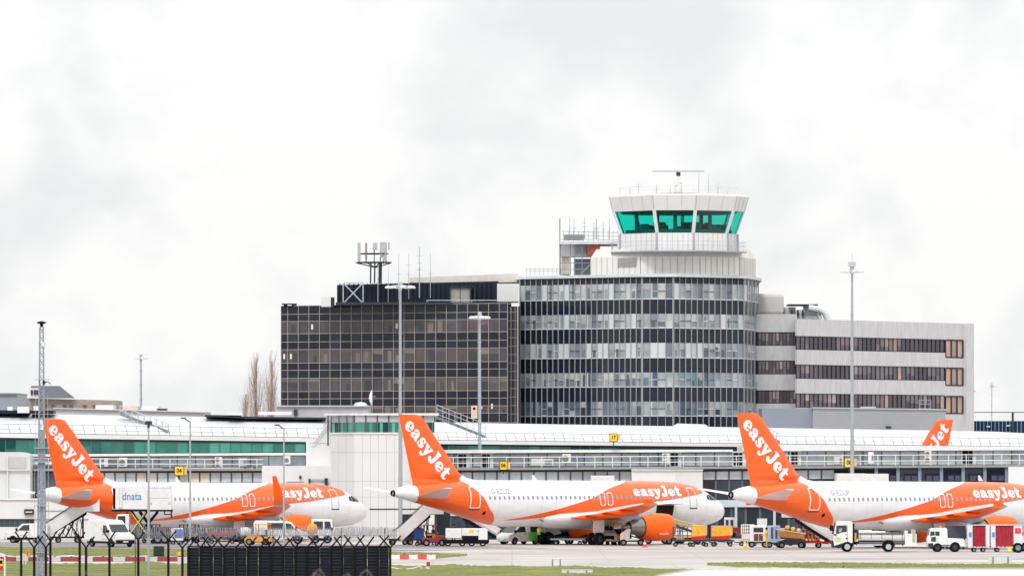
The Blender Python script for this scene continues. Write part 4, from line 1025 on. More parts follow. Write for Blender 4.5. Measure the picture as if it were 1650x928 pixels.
# arched stair module and low white annexe
AB = P(20,800,738); AB.z = 0
ar = thing('stair_module', 'grey arched-top stair module standing on the white annexe', 'terminal building', AB)
mb = MB(AB)
pts = [(-40,803),(48.5,803),(48.5,735)]+[(24+24.5*math.cos(R(a)), 735-7*math.sin(R(a))) for a in range(10,91,10)]+[(-40,728)]
mb.prism([(PX(a,738),PZ(b,738)) for a, b in pts], 738, 746); mb.build('wall', M('module_grey',(206,208,208),.55,var=.04), ar)
mb = MB(AB); mb.fbox(11,42,736,754,737.9,738); mb.fbox(-40,49,755.5,757.5,737.6,738,1); mb.fbox(11.5,13,736,803,737.7,738,1); mb.build('wall_panel', [M('module_panel',(190,188,188),.5), OFFW], ar)
XB = P(100,840,736); XB.z = 0
ax = thing('white_annexe', 'low white annexe with a strip of dark ground windows', 'terminal building', XB)
mb = MB(XB); mb.fbox(-60,210,804.5,835.5,734.6,746); mb.fbox(56,210,835.5,872,734.8,746); mb.fbox(-60,56,848.5,872,734.8,746); mb.build('wall', WPANEL, ax)
mb = MB(XB); mb.fbox(-60,212,803,805,734.4,746); mb.build('coping', WHITE, ax)
mb = MB(XB)
for x in (72,122,172): mb.fbox(x,x+.5,805,872,734.5,734.6)
mb.fbox(72,210,822,822.6,734.5,734.6); mb.tube(P(88,851,734.4), P(118,821,734.4), .06, 5)
mb.build('cladding_seam', CURB, ax)
panes(ax, XB, -40, 56, (836,836), (848,848), 734.9, 8, GROUNDG, lambda k,n: pr.choice((0,1,2,4)), 'window', .04)
mb = MB(XB); mb.fbox(39,54,820,828.5,734.2,734.6); mb.fbox(41,52,823.5,825.5,734.1,734.2,1); mb.build('wall_sign', [M('sign_brown',(70,56,52),.5), OFFW], ax)

# ---------------- central block with teal lantern
KB = P(620,800,730); KB.z = 0
bk_ = thing('stair_block', 'tall white clad block with a row of teal windows just under its roof', 'terminal building', KB)
V = [(533,734),(571,731),(700,736)]
W3 = Wall(533,735.5,571,731); W4 = Wall(571,731,700,733)
zt = W4.z(697,620)
mb = MB(KB); q = [W3.pt(0,0,0),W3.pt(W3.len,0,0),W4.pt(W4.len,0,0),Vector((PX(699,752),752,0)),Vector((PX(534,752),752,0))]
mb.prism([(v.x,v.y) for v in q], 0, zt, 0, 'z'); mb.build('wall', M('block_cladding',(224,224,222),.55,var=.03,scale=.3), bk_)
mb = MB(KB)
for k in range(1,10): W4.box(mb, W4.len*k/10-.02, W4.len*k/10+.02, 0, .015, 0, zt)
for k in range(1,3): W3.box(mb, W3.len*k/3-.02, W3.len*k/3+.02, 0, .015, 0, zt)
for z in (W4.z(728,620), W4.z(775,620), W4.z(800,620)): W4.box(mb, 0, W4.len, 0, .016, z-.015, z+.015); W3.box(mb, 0, W3.len, 0, .016, z-.015, z+.015)
mb.build('cladding_seam', M('seam_block',(190,192,192),.6), bk_)
mb = MB(KB); W4.box(mb, 1.5, W4.len, 0, .06, W4.z(820.6,620), W4.z(819,620)); W4.box(mb, W4.u(648), W4.u(664), 0, .05, 0, W4.z(828,655), 1); mb.build('wall_strip', [DGREY, GLASSD], bk_)
for (wall, a, b, n) in ((W3,0,W3.len,3),(W4,0,W4.len,7)):
    for k in range(n):
        u0, u1 = lerp(a,b,k/n), lerp(a,b,(k+1)/n); mb = MB(KB)
        i = pr.randrange(5); wall.box(mb, u0+.08, u1-.08, -.5, -.1, zt, wall.z(680,620), i)
        if pr.random() < .7: f = pr.random()*.5; wall.quad(mb, lerp(u0,u1,f)+.1, lerp(u0,u1,f+.4)-.05, -.08, zt, wall.z(681,620), pr.choice((5,4,3)))
        wall.box(mb, u0-.06, u0+.08, -.5, 0, zt, wall.z(669,620), 6)
        mb.build('lantern_window', TEAL+[FRAME], bk_)
mb = MB(KB)
for wall in (W3,W4): wall.box(mb, 0, wall.len, -.5, -.05, wall.z(680,620), wall.z(669,620)); wall.box(mb, 0, wall.len, -.4, .12, zt-.12, zt+.03, 1)
mb.build('lantern_panel', [LGREY, WHITE], bk_)
mb = MB(KB); q = [W3.pt(-.5,.5,0),W3.pt(W3.len,.5,0),W4.pt(W4.len+.3,.5,0),Vector((PX(702,753),753,0)),Vector((PX(531,753),753,0))]
mb.prism([(v.x,v.y) for v in q], W4.z(669,620), W4.z(665.6,620), 0, 'z'); mb.build('roof', WHITE, bk_)
mb = MB(KB); mb.fbox(527.4,529.6,669,718,732,732.3); mb.build('drain_pipe', M('pipe_teal',(40,60,64),.5), bk_)

# ---------------- right pier
pp = thing('terminal_pier', 'long pier building whose white roof ends in a sloping hip, railed deck along its front', 'terminal building', PB)
roof_zone(pp, PB, 700, 1700, (696.5,707), (708.5,719.5), (715,724), (680,695), 817, 15.6, (728,726), 60, 1600)
mb = MB(PB); a, b, c = P(1600,695,828), P(1700,707,818.6), P(1700,700,842); mb.add([a,b,c],[(0,1,2)]); mb.build('roof_hip', ROOFW, pp)
panes(pp, PB, 706, 1000, (717,721), (728,728), 816.8, 16, TEAL, lambda k,n: pr.choice((2,4,0,1)) if k < 12 else pr.choice((4,2)), 'window', .05)
mb = MB(PB); mb.fbox(700,1181,(724.5,724),(730,727.8),744.5,748); mb.build('canopy_band', WHITE, pp)
mb = MB(PB); mb.fbox(1197,1700,(716,719.5),(726.6,724.9),744.6,764); mb.build('flat_roof', WHITE, pp)
mb = MB(PB); mb.fbox(700,1700,(729,724),(756,750),746,764); mb.build('wall', MATS['pier_grey_wall'], pp)
panes(pp, PB, 702, 1690, (731,725.5), (751,747.5), 745.8, 29.5, PGREY, lambda k,n: pr.randrange(4), 'deck_window', .05, .3)
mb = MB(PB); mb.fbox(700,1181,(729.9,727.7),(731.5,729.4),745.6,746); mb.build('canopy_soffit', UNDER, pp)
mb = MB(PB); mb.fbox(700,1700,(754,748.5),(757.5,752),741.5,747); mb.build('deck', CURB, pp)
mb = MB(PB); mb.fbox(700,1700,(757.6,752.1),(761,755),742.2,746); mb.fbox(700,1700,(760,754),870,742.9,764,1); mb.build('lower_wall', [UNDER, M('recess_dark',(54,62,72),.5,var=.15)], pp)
panes(pp, PB, 702, 1018, (761,759.5), (777,776), 742.6, 19.6, PCREAM, lambda k,n: pr.choice((0,1,0,4)), 'lower_window', .08)
panes(pp, PB, 1132, 1345, (759.5,757), (772.5,771), 742.6, 21, PCREAM, lambda k,n: pr.choice((0,1,4)), 'lower_window', .08)
panes(pp, PB, 702, 1018, (779,778), (866,866), 742.6, 24, GROUNDG, lambda k,n: pr.randrange(5), 'ground_window', .1, .3)
panes(pp, PB, 1132, 1410, (773.5,773), (804,804), 742.6, 21, GROUNDG, lambda k,n: pr.choice((0,2,4,1)), 'ground_window', .1, .4)
panes(pp, PB, 1132, 1410, (818,818), (866,866), 742.7, 24, GROUNDG, lambda k,n: pr.choice((4,2,4,0)), 'ground_door', .12, .3)
mb = MB(PB); mb.fbox(1132,1410,805,816.5,742.2,742.8); mb.build('transom_panel', M('transom_pale',(196,204,210),.5,var=.06), pp)
mb = MB(PB)
for x in (1186,1248,1330): mb.fbox(x-2,x+2,817,866,741.6,742.2)
mb.build('column', LGREY, pp)
mb = MB(PB); mb.fbox(1167,1184,833,867,742,742.6); mb.fbox(1169.5,1174,837,852,741.9,742,1); mb.fbox(1177,1181.5,837,852,741.9,742,1); mb.build('white_door', [OFFW, GLASSD], pp)
mb = MB(PB); mb.fbox(1220,1236,835,848,741.9,742.7); mb.build('notice_board', OFFW, pp)
mb = MB(PB); mb.fbox(808,815,842,868,742,742.6); mb.fbox(816,826,842,868,742,742.6,1); mb.build('service_door', [M('door_teal',(40,84,88),.5), M('door_crimson',(150,26,58),.5)], pp)
# deep blue recesses at the far end
panes(pp, PB, 1412, 1622, (754,752.5), (866,866), 742.6, 35, pane_mats('recess_pane',[(56,72,96),(64,82,106),(48,62,84)],spec=.5), lambda k,n: pr.randrange(3), 'ground_window', .18)
mb = MB(PB)
for k in range(7): x = 1412+35*k; mb.fbox(x-2.6,x+2.6,752,866,741.9,742.5)
mb.build('column', M('column_blue',(128,142,160),.5), pp)
for k in range(6):
    mb = MB(PB); x = 1418+35*k; mb.fbox(x+3,x+27,762.5,866,742.2,742.55); 
    for j in range(2): mb.fbox(x+5+j*11,x+14+j*11,766,774,742.1,742.2,1)
    mb.build('ground_door', [M('door_navy',(34,44,64),.4,var=.15), M('door_glass_dim',(70,74,96),.2,var=.4,scale=3)], pp)
mb = MB(PB); mb.fbox(1625,1700,752,868,741,748); mb.build('white_extension', WPANEL, pp); mb = MB(PB); mb.fbox(1018,1132,(757,757),868,739.5,746); mb.build('white_extension', WPANEL, pp)
mb = MB(PB); mb.fbox(1088,1132.2,757,868,739.45,739.5); mb.fbox(1018,1133,756,757.3,739.2,746,1); mb.build('extension_panel', [OFFW, WHITE], pp)
railing(pp, PB, 702, 1690, (737,731.5), (746,741), (755,749.5), 742, 28.5)
mb = MB(PB)
for (x0,x1,y0,y1) in ((952,990,766,776),(1348,1395,762.5,776),(1395,1432,763,776)): mb.fbox(x0,x1,y0,y1+4,737,744)
mb.build('loading_canopy', M('canopy_pale',(222,218,214),.6), pp)
mb = MB(PB); mb.prism([(PX(1084,752),PZ(687,752)),(PX(1143,752),PZ(688,752)),(PX(1136,752),PZ(683.5,752)),(PX(1092,752),PZ(682,752))], 752, 756); mb.build('rooflight', WHITE, pp)
# deck doors
for x0, x1, y0, y1, o, t in ((739,751,732,752,PB,pp),(777,789,732,752,PB,pp),(1182,1196,729,749,PB,pp),(1275,1285,728,747.5,PB,pp),(1551,1567,725.5,746,PB,pp),(1081,1092,730,750,PB,pp),(264,277,736,753.5,LB,pl),(175,187,738,753,LB,pl)):
    mb = MB(o); mb.fbox(x0-2.5,x1+6,y0-2,y1+2,745.3,745.85); mx_ = lerp(x0,x1,.6)
    for a, b in ((x0,mx_-.6),(mx_+.6,x1)):
        for c, d in ((y0,lerp(y0,y1,.46)),(lerp(y0,y1,.54),y1)): mb.fbox(a,b,c,d,745.2,745.3,1)
    mb.build('deck_door', [OFFW, M('door_black',(26,28,34),.3)], t)

# ---------------- gangway stairs lying over the roofs
def roof_stair(label, a, b, Ya, Yb, rails):
    A, B = P(*a,Ya), P(*b,Yb); t = thing('roof_stair', label, 'stair', (A.x,A.y,A.z), 0)
    d = B-A; mb = MB()
    for k in (0,1):
        o_ = Vector((0,.9*k,0)); mb.hexa([o_,d+o_,d+o_+Vector((0,0,.3)),o_+Vector((0,0,.3)),o_+Vector((0,.1,0)),d+o_+Vector((0,.1,0)),d+o_+Vector((0,.1,.3)),o_+Vector((0,.1,.3))])
    mb.build('stringer', MGREY, t)
    mb = MB()
    for k in range(18): q = d*(k/17); mb.box(q.x-.1,q.x+.12,.05,.9,q.z+.1,q.z+.16)
    mb.build('tread', M('tread_grey',(110,116,124),.6), t)
    mb = MB()
    for o_ in (Vector((0,-.02,0)), Vector((0,.97,0))):
        for h in rails: mb.tube(o_+Vector((0,0,h)), d+o_+Vector((0,0,h)), .03, 5)
        for k in range(9): q = d*(k/8)+o_; mb.tube(q, q+Vector((0,0,rails[-1])), .03, 5)
    mb.build('handrail', LGREY, t)
roof_stair('metal access stair lying across the white roof above the long teal window band', (193,669), (271,698), 752, 744.6, (.5,.95))
roof_stair('metal access stair with tall handrails on the roof right below the dark glass offices', (704,675), (782,706), 754, 746, (.5,1.0,1.4))
roof_stair('short metal stair on the roof half hidden by the orange fin', (1214,690), (1257,715), 754, 747, (.5,.95))

# ---------------- air conditioners and cabinets on the decks
def aircon(px0, px1, y0, y1, Y, label, fans):
    a = P((px0+px1)/2, y1, Y); t = thing('air_conditioner', label, 'air conditioner', a, 0, 'air conditioning units on the terminal deck'); k = Y/F
    w_, h = (px1-px0)*k/2, (y1-y0)*k; mb = MB(); mb.box(-w_,w_,0,.5,.08,h); mb.build('casing', OFFW, t, bevel=.03)
    mb = MB(); mb.box(-w_+.05,-w_+.12,.05,.45,0,.08); mb.box(w_-.12,w_-.05,.05,.45,0,.08); mb.build('foot', DGREY, t)
    for i in range(fans):
        mb = MB(); z = h*(i+.5)/fans; r = min(h/fans, w_*2)*.36; mb.lathe([(-.03,r),(-.05,r*.95),(-.02,.05)], (-w_*.25,0,z), 'y', 16, 0, True); mb.build('fan', M('fan_grey',(120,112,112),.5), t)
for a in ((160,174,738,753,743.4,'twin-fan air conditioner beside the orange fin foot on the teal-windowed pier',2),(192,205,737,753,743.4,'squat one-fan air conditioner beyond the black deck door',1),
          (346,358,736,753,743.4,'twin-fan air conditioner next to the two thin lamp poles',2),(458,468,734,749,743.2,'air conditioner close by the white end wall of the pier',1),
          (906,920,731,746,743.4,'white box air conditioner under the end of the teal strip',1),(1067,1079,730,749,743.4,'twin-fan air conditioner over the white extension behind the middle airliner',2),(1490,1501,726,746,743.4,'twin-fan air conditioner above the blue ground floor recesses',2)): aircon(*a)
def cabinet(px0, px1, y0, y1, Y, label, mat, lid=True):
    a = P((px0+px1)/2, y1, Y); t = thing('plant_cabinet', label, 'cabinet', a, 0); k = Y/F; w_, h = (px1-px0)*k/2, (y1-y0)*k
    mb = MB(); mb.box(-w_,w_,0,1.0,.1,h); mb.build('casing', mat, t, bevel=.05)
    mb = MB(); mb.box(-w_*.8,-w_*.7,.1,.9,0,.1); mb.box(w_*.7,w_*.8,.1,.9,0,.1); mb.build('foot', DGREY, t)
    mb = MB(); mb.box(w_*.2,w_*.85,-.03,0,h*.3,h*.8); mb.build('grille', MGREY, t)
cabinet(384,398,738,753,743,'silver tank-like cabinet on the pier deck behind the thin lamp poles', LGREY)
cabinet(856,892,739,752,743,'beige plant cabinet on the deck near the yellow sign with two digits', M('cabinet_beige',(210,204,196),.6))
cabinet(1344,1359,735,750,743,'beige plant cabinet on the deck beside the tall lattice-topped light mast', MATS['cabinet_beige'])
cabinet(1399,1408,728,749,743,'slim white cabinet on the deck just past the tall light mast', WHITE)
mb = MB(); 
for i, x in enumerate((50,62,74,82)): mb.lathe([(0,.0),(.05,.35),(1.0,.35),(1.05,0)], P(x,748,743), 'x', 12)
tag(mb.build('duct_run', GALV, smooth=40), 'silver insulated duct running along the deck behind the lattice mast', 'duct')

# ---------------- stand number signs
def stand_sign(px0, px1, y0, y1, Y, txt, label, leg=.4):
    a = P((px0+px1)/2, y1, Y); t = thing('stand_sign', label, 'sign', a, 0, 'yellow stand number signs'); k = Y/F; w_, h = (px1-px0)*k/2, (y1-y0)*k
    mb = MB(); mb.box(-w_,w_,0,.35,0,h); mb.build('casing', DGREY, t)
    mb = MB(); mb.box(-w_+.06,w_-.06,-.03,0,.06,h-.06); f = mb.build('face', SIGNY, t)
    mb = MB(); put_text(mb, txt, h*.62, lambda u, v: (u*.85,-.036,h*.5+v), 0, .02); mb.build('lettering', BLACKM, f)
    mb = MB(); mb.box(-.05,.05,.1,.3,-leg,0); mb.build('leg', DGREY, t)
    mb = MB(); mb.box(w_,w_+.28,.1,.3,.1,h-.1); mb.build('side_panel', M('sign_side',(230,190,130),.5), t)
stand_sign(281,296.5,750.5,766,741,'04','yellow stand sign reading 04 under the long teal window band')
stand_sign(805,817.5,742.5,757,741,'06','yellow stand sign reading 06 on the deck edge behind the middle airliner')
stand_sign(1360.5,1376,737,753,741,'08','yellow stand sign half hidden behind the tall light mast')
stand_sign(982,995,698,711.5,743.4,'17','yellow stand sign reading 17 fixed up on the white roof edge', .6)
# ================================================================= light masts, poles, lattice mast, trees
def hi_mast(px, ytop, ybot, Y, label, r0, r1, head_w, spike=0, mat=GALV, lamps=8):
    a = P(px,ybot,Y); a.z = max(0,a.z) if a.z > .5 else 0
    t = thing('floodlight_mast', label, 'light mast', a, 0, 'tall floodlight masts at the terminal'); k = Y/F; h = PZ(ytop,Y)-a.z; w_ = head_w*k/2
    mb = MB(); n = 5
    for i in range(n): mb.tube((0,0,h*i/n), (0,0,h*(i+1)/n), lerp(r0,r1,i/n), 10, 0, lerp(r0,r1,(i+1)/n))
    for i in range(1,n): mb.lathe([(h*i/n-.12,lerp(r0,r1,i/n)+.03),(h*i/n+.12,lerp(r0,r1,i/n)+.03)], (0,0,0), 'z', 10, 0, True)
    mb.build('pole', mat, t, smooth=50)
    mb = MB(); pts = [Vector((w_*.8*math.cos(R(b)), w_*.8*math.sin(R(b)), h-.15)) for b in range(0,361,30)]; mb.path(pts, .05, 5)
    for b in range(0,360,60): mb.tube((0,0,h), (w_*.8*math.cos(R(b)), w_*.8*math.sin(R(b)), h-.15), .04, 5)
    mb.lathe([(h-.5,r1+.05),(h+.25,r1+.1),(h+.35,.05)], (0,0,0), 'z', 10, 0, True)
    if spike: mb.tube((0,0,h), (0,0,h+spike), .03, 5); mb.box(-.35,.35,-.35,.35,h+.25,h+.7)
    mb.build('head_ring', LGREY, t)
    for i in range(lamps):
        b = R(360/lamps*i+12); c = Vector((w_*math.cos(b), w_*math.sin(b), h-.2)); mb = MB()
        mb.loft([[c+Vector((q*.3*math.cos(R(d)), q*.3*math.sin(R(d)), z)) for d in range(0,360,45)] for q, z in ((1,-.14),(1,.0),(.4,.12))], 0, True)
        mb.build('floodlight', OFFW, t)
    return t
hi_mast(645, 459, 850, 728, 'tall grey floodlight mast rising past the orange fin in the middle, wide flat head', .2, .11, 40)
hi_mast(773, 508, 727, 752, 'shorter floodlight mast with a drooping head in front of the dark glass offices', .17, .1, 26)
hi_mast(1373, 434, 800, 738, 'tallest floodlight mast, topped by a thin spike, before the concrete offices', .21, .1, 30, 1.6)
hi_mast(227, 574, 690, 900, 'far floodlight mast alone against the sky behind the teal-windowed pier', .16, .1, 14, 0, GALV, 5)
hi_mast(1598, 620, 700, 1150, 'thin far street light with twin arms beyond the blue glass building', .09, .06, 11, 0, GALV, 2)
hi_mast(1568, 628, 700, 1200, 'thinnest far street light close against the concrete office corner', .08, .05, 9, 0, GALV, 2)
for i, (px, yt, yb, Y, side) in enumerate(((239.5,682,928,508,0),(306.5,679,872,600,-1),(457.5,690,872,610,-1))):
    a = P(px,yb,Y); a.z = 0; h = PZ(yt,Y)
    t = thing('lamp_pole', ['slim grey pole with a dark box head in front of the white catering box','slim grey lamp pole with a short angled arm, just past the catering box','slim grey lamp pole in front of the airliner with the sharklet tip'][i], 'lamp post', a, 0, 'slim lamp poles along the service road')
    mb = MB(); mb.tube((0,0,0),(0,0,h*.5), .085, 8); mb.tube((0,0,h*.5),(0,0,h), .075, 8, 0, .06); mb.box(-.2,.2,-.2,.2,0,.06); mb.build('pole', GALV, t, smooth=50)
    mb = MB()
    if side: mb.tube((0,0,h-.05),(-.42,0,h+.25), .05, 6); mb.box(-.75,-.35,-.09,.09,h+.22,h+.32)
    else: mb.box(-.22,.22,-.15,.15,h-.08,h+.16); mb.box(-.08,.08,-.1,.1,h-.3,h)
    mb.build('lamp_head', DGREY, t)
# lattice mast standing by the fence
Yl = 310; a = P(67,928,Yl); a.z = gz(Yl); h = PZ(527,Yl)-a.z
lm = thing('lattice_mast', 'slender galvanised lattice mast capped by a dark disc beside the black fence posts', 'mast', a)
mb = MB(); wb, wt = .17, .07
cor = lambda z, i: Vector(((lerp(wb,wt,min(1,max(0,(z-3)/(h-3)))))*(1 if i in (0,1) else -1), (lerp(wb,wt,min(1,max(0,(z-3)/(h-3)))))*(1 if i in (1,2) else -1), z))
n = 34
for i in range(4): mb.tube(cor(0,i), cor(h,i), .03, 5)
for k in range(n):
    z0, z1 = h*k/n, h*(k+1)/n
    for i in range(4):
        j = (i+1) % 4; mb.tube(cor(z0,i), cor(z1,j), .016, 4); mb.tube(cor(z1,i), cor(z1,j), .014, 4)
mb.build('lattice', M('lattice_grey',(150,158,166),.5,.2,var=.1), lm)
mb = MB(); mb.tube((0,0,0),(0,0,h*.62), .1, 8, 0, .07); mb.build('cable_core', M('core_grey',(168,174,182),.5), lm)
mb = MB(); mb.lathe([(h,.06),(h+.12,.07),(h+.16,.19),(h+.21,.18),(h+.25,.03)], (0,0,0), 'z', 16, 0, True); mb.build('beacon_disc', BLACKM, lm, smooth=40)
zc_ = PZ(555,Yl)-a.z; mb = MB(); mb.box(.0,.12,-.2,-.06,zc_-.08,zc_+.08); mb.tube((.08,-.1,zc_+.02),(.22,-.1,zc_-.0), .035, 6); mb.build('camera', OFFW, lm)
zc_ = PZ(616,Yl)-a.z; mb = MB(); mb.path([(.1,-.1,zc_),(.25,-.1,zc_+.02),(.38,-.1,zc_-.06)], .02, 5); mb.box(.05,.16,-.16,-.04,zc_-.08,zc_+.06); mb.build('bracket_lamp', DGREY, lm)
mb = MB()
for yy in (612,722,745,815,890): z = PZ(yy,Yl)-a.z; mb.box(-.3,.3,-.3,.3,z,z+.03)
for sx in (-1,1): mb.tube((sx*.33,0,0),(sx*.24,0,h*.75), .012, 4)
mb.build('cable_clamp', GALV, lm)

# bare poplars
def poplar(px, ybase, ytop, Y, label, seed, spread):
    r = random.Random(seed); a = P(px,ybase,Y); z0 = a.z; a.z = 0
    t = thing('poplar_tree', label, 'tree', a, 0, 'bare poplar trees beside the dark office block'); H = PZ(ytop,Y)
    bark = M('poplar_bark', (128,110,102), .9, var=.25, scale=2); twig = M('poplar_twig', (172,152,142), .9, var=.25, scale=2)
    mb = MB(); mb.tube((0,0,0),(0,0,H*.5), .26, 7, 0, .15); mb.tube((0,0,H*.5),(.1,0,H*.93), .15, 6, 0, .03); mb.build('trunk', bark, t)
    mb = MB()
    def grow(p, d, L, rad, lv):
        q = p
        for k in range(3):
            d2 = (d+Vector((r.uniform(-.14,.14), r.uniform(-.14,.14), .16))).normalized(); e_ = q+d2*L/3
            if e_.z > H: return
            mb.tube(q, e_, rad*(1-k*.28), 4, 0, rad*(.72-k*.26)); q, d = e_, d2
            if lv and r.random() < .98:
                for _ in range(3 if lv > 1 else 2):
                    an = r.uniform(0,6.28); grow(q, (d+Vector((math.cos(an)*.42, math.sin(an)*.42, .42))).normalized(), L*r.uniform(.35,.5), rad*.5, lv-1)
    n = 40
    for k in range(n):
        z = H*(.12+.78*k/n); an = r.uniform(0,6.28); w_ = spread*(1-(k/n)**1.4*.75)
        grow(Vector((0,0,z)), Vector((math.cos(an)*w_, math.sin(an)*w_, 1)).normalized(), (H-z)*r.uniform(.22,.45)+.9, .05*(1-k/n*.5), 2)
    mb.build('crown', twig, t)
poplar(412, 672, 566, 870, 'bare upright poplar standing apart from the dark glass offices', 2, .24)
poplar(437, 672, 563, 880, 'bare upright poplar close against the dark glass offices', 5, .2)
poplar(395, 672, 634, 885, 'small bare poplar sapling at the foot of the taller two', 9, .25)
# ================================================================= vehicles and ground equipment (local frame: front towards +x)
OCH = M('tractor_yellow', (240,160,30), .45, var=.08)
def at(px, Y, z=0): return (PX(px,Y), Y, z)
def add_wheel(t, x, y, r, w=.24, hub=MGREY):
    mb = MB(); mb.lathe([(-w/2+.02,r*.55),(-w/2,r*.9),(-w/2+.05,r),(w/2-.05,r),(w/2,r*.9),(w/2-.02,r*.55)], (x,y,r), 'y', 20, 0)
    mb.lathe([(-w/2+.03,.03),(-w/2+.01,r*.52),(-w/2+.04,r*.58),(w/2-.04,r*.58),(w/2-.01,r*.52),(w/2-.03,.03)], (x,y,r), 'y', 16, 1)
    mb.build('wheel', [BLACK, hub], t, smooth=40)
def shell(prof, W, belt, top, tuck):
    """extrude a side outline across the width, leaning inwards above the belt line"""
    hw = lambda z: W/2*(1-tuck*max(0,(z-belt)/(top-belt)))
    mb = MB(); n = len(prof)
    vs = [(x,-hw(z),z) for x,z in prof]+[(x,hw(z),z) for x,z in prof]
    mb.add(vs, [tuple(range(n)), tuple(range(n,2*n))[::-1]]+[(i,n+i,n+(i+1)%n,(i+1)%n) for i in range(n)])
    return mb, hw
def side_patch(mb, hw, poly, off=.012, m=0, sides=(-1,1)):
    for s in sides: mb.add([(x, s*(hw(z)+off), z) for x,z in poly], [tuple(range(len(poly)))], m)
def across(mb, hw, a, b, inset=.1, off=.045, m=0):
    """pane lying on the outline between side points a (lower) and b (upper)"""
    d = Vector((b[0]-a[0],0,b[1]-a[1])).normalized(); n = Vector((d.z,0,-d.x)); n = n if n.z > 0 or n.x > 0 else -n
    o = n*off; f = lambda q, s: Vector((q[0], s*(hw(q[1])-inset), q[1]))+o
    mb.quad(f(a,-1), f(a,1), f(b,1), f(b,-1), m)
def van(name, label, cat, loc, rz, prof, W, belt, top, tuck, body, wheels, wr, wins, screen, lights=None, group=None, front=1.0, bumper=None):
    t = thing(name, label, cat, loc, rz, group)
    mb, hw = shell(prof, W, belt, top, tuck); bo = mb.build('body', body, t, bevel=.05)
    for q in wins:
        mb = MB(); side_patch(mb, hw, q); mb.build('side_window', GLASSB, t)
    if screen: mb = MB(); across(mb, hw, *screen); mb.build('windscreen', GLASSB, t)
    for x in wheels:
        for s in (-1,1):
            mb = MB(); side_patch(mb, hw, [(x+wr*1.18*math.cos(R(a)), max(.3,wr+wr*1.18*math.sin(R(a)))) for a in range(-10,191,20)], .006, 0, (s,)); mb.build('wheel_arch', BLACK, t)
            add_wheel(t, x, s*(W/2-.1), wr)
    if lights:
        for s in (-1,1):
            x, z, h = lights; mb = MB(); mb.box(x-.2,x+.03,s*(W/2-.14)-.18,s*(W/2-.14)+.155,z,z+h); mb.build('headlight', M('lamp_lens',(206,214,220),.15), t, bevel=.02)
    if len(wins) and screen:
        q = wins[0]; xa = min(p[0] for p in q); xb_ = max(p[0] for p in q); zt_ = max(p[1] for p in q)
        mb = MB()
        for x in (xa-.06, xb_+.04): side_patch(mb, hw, [(x-.012,.5),(x+.012,.5),(x+.012,belt+.05),(x-.012,belt+.05)], .008)
        side_patch(mb, hw, [(xa,.72),(xb_,.72),(xb_,.745),(xa,.745)], .008)
        mb.build('door_seam', MGREY, t)
        for s in (-1,1):
            mb = MB(); mb.box(xb_+.0,xb_+.16,s*(hw(belt)+.02)-.02,s*(hw(belt)+.2)+.02 if s > 0 else s*(hw(belt)+.02)+.02,belt+.02,belt+.28) if s > 0 else mb.box(xb_+.0,xb_+.16,-hw(belt)-.22,-hw(belt),belt+.02,belt+.28); mb.build('mirror', BLACKM, t, bevel=.02)
            mb = MB(); mb.box(xa+.04,xa+.2,s*(hw(belt)+.012)-.012,s*(hw(belt)+.012)+.012,belt-.14,belt-.1); mb.build('door_handle', BLACKM, t)
        if name in ('tow_car','white_truck'): mb = MB(); mb.lathe([(0,.1),(.12,.09),(.16,.02)], (min(0,xa),0,top), 'z', 10, 0, True); mb.build('beacon', OCH, t)
        xf = max(p[0] for p in prof); mb = MB(); mb.box(xf-.02,xf+.05,-.26,.26,.42,.54); mb.build('number_plate', M('plate_white',(226,226,220),.5), t)
    if bumper:
        x, z0, z1 = bumper; mb = MB(); mb.box(x-.3,x+.05,-W/2+.06,W/2-.06,z0,z1); mb.build('bumper', BLACKM, t, bevel=.04)
        mb = MB(); side_patch(mb, hw, [(prof[0][0]+.1,.32),(x-.2,.32),(x-.2,.52),(prof[0][0]+.1,.52)], .01); mb.build('side_trim', BLACKM, t)
    return t
# small white van seen at the far end
van('white_van','small white van parked behind the lattice mast, nose towards the picture edge','van', at(46,706), R(172), [(-1.9,.3),(2.0,.3),(2.12,.7),(1.95,.98),(1.25,1.12),(.45,1.78),(-1.75,1.84),(-1.95,1.6)], 1.78, 1.1, 1.84, .16, WHITE, (1.3,-1.25), .32,
    [[(.85,1.16),(.35,1.66),(-.25,1.68),(-.25,1.16)]], ((1.2,1.16),(.5,1.74)), (2.0,.78,.2), 'white vans by the stands', bumper=(2.06,.3,.6))
van('white_van','large high-roofed white van with dark side window below the white catering box','van', at(178.5,676), R(-57), [(-2.6,.36),(2.45,.36),(2.62,.7),(2.58,1.02),(1.75,1.25),(1.0,2.02),(.5,2.38),(-2.4,2.46),(-2.65,2.1)], 1.98, 1.25, 2.46, .12, WHITE, (1.75,-1.7), .36,
    [[(1.25,1.3),(.85,1.9),(.25,1.95),(.25,1.3)]], ((1.68,1.3),(1.02,1.98)), (2.5,.86,.28), 'white vans by the stands', bumper=(2.58,.3,.62))
# green and white electric van
GRN = M('bright_green', (110,240,96), .4, var=.06)
t = van('electric_van','small white van with a bright green rear half and square rear window','van', at(837,694), R(221), [(-1.95,.28),(1.9,.28),(2.05,.6),(1.98,.85),(1.55,1.05),(.7,1.72),(-1.6,1.84),(-2.0,1.5)], 1.76, 1.05, 1.84, .15, WHITE, (1.3,-1.2), .31,
    [[(1.25,1.12),(.65,1.62),(.0,1.66),(.0,1.12)],[(-.6,1.14),(-.6,1.66),(-1.6,1.62),(-1.6,1.14)]], ((1.5,1.1),(.75,1.7)), (1.95,.66,.2))
mb, hw = shell([(0,0),(1,0),(1,1)],1.76,1.05,1.84,.15)
mb = MB(); side_patch(mb, hw, [(-.3,.36),(-1.9,.36),(-1.96,1.1),(-.3,1.1)], .016); mb.build('green_panel', GRN, t)

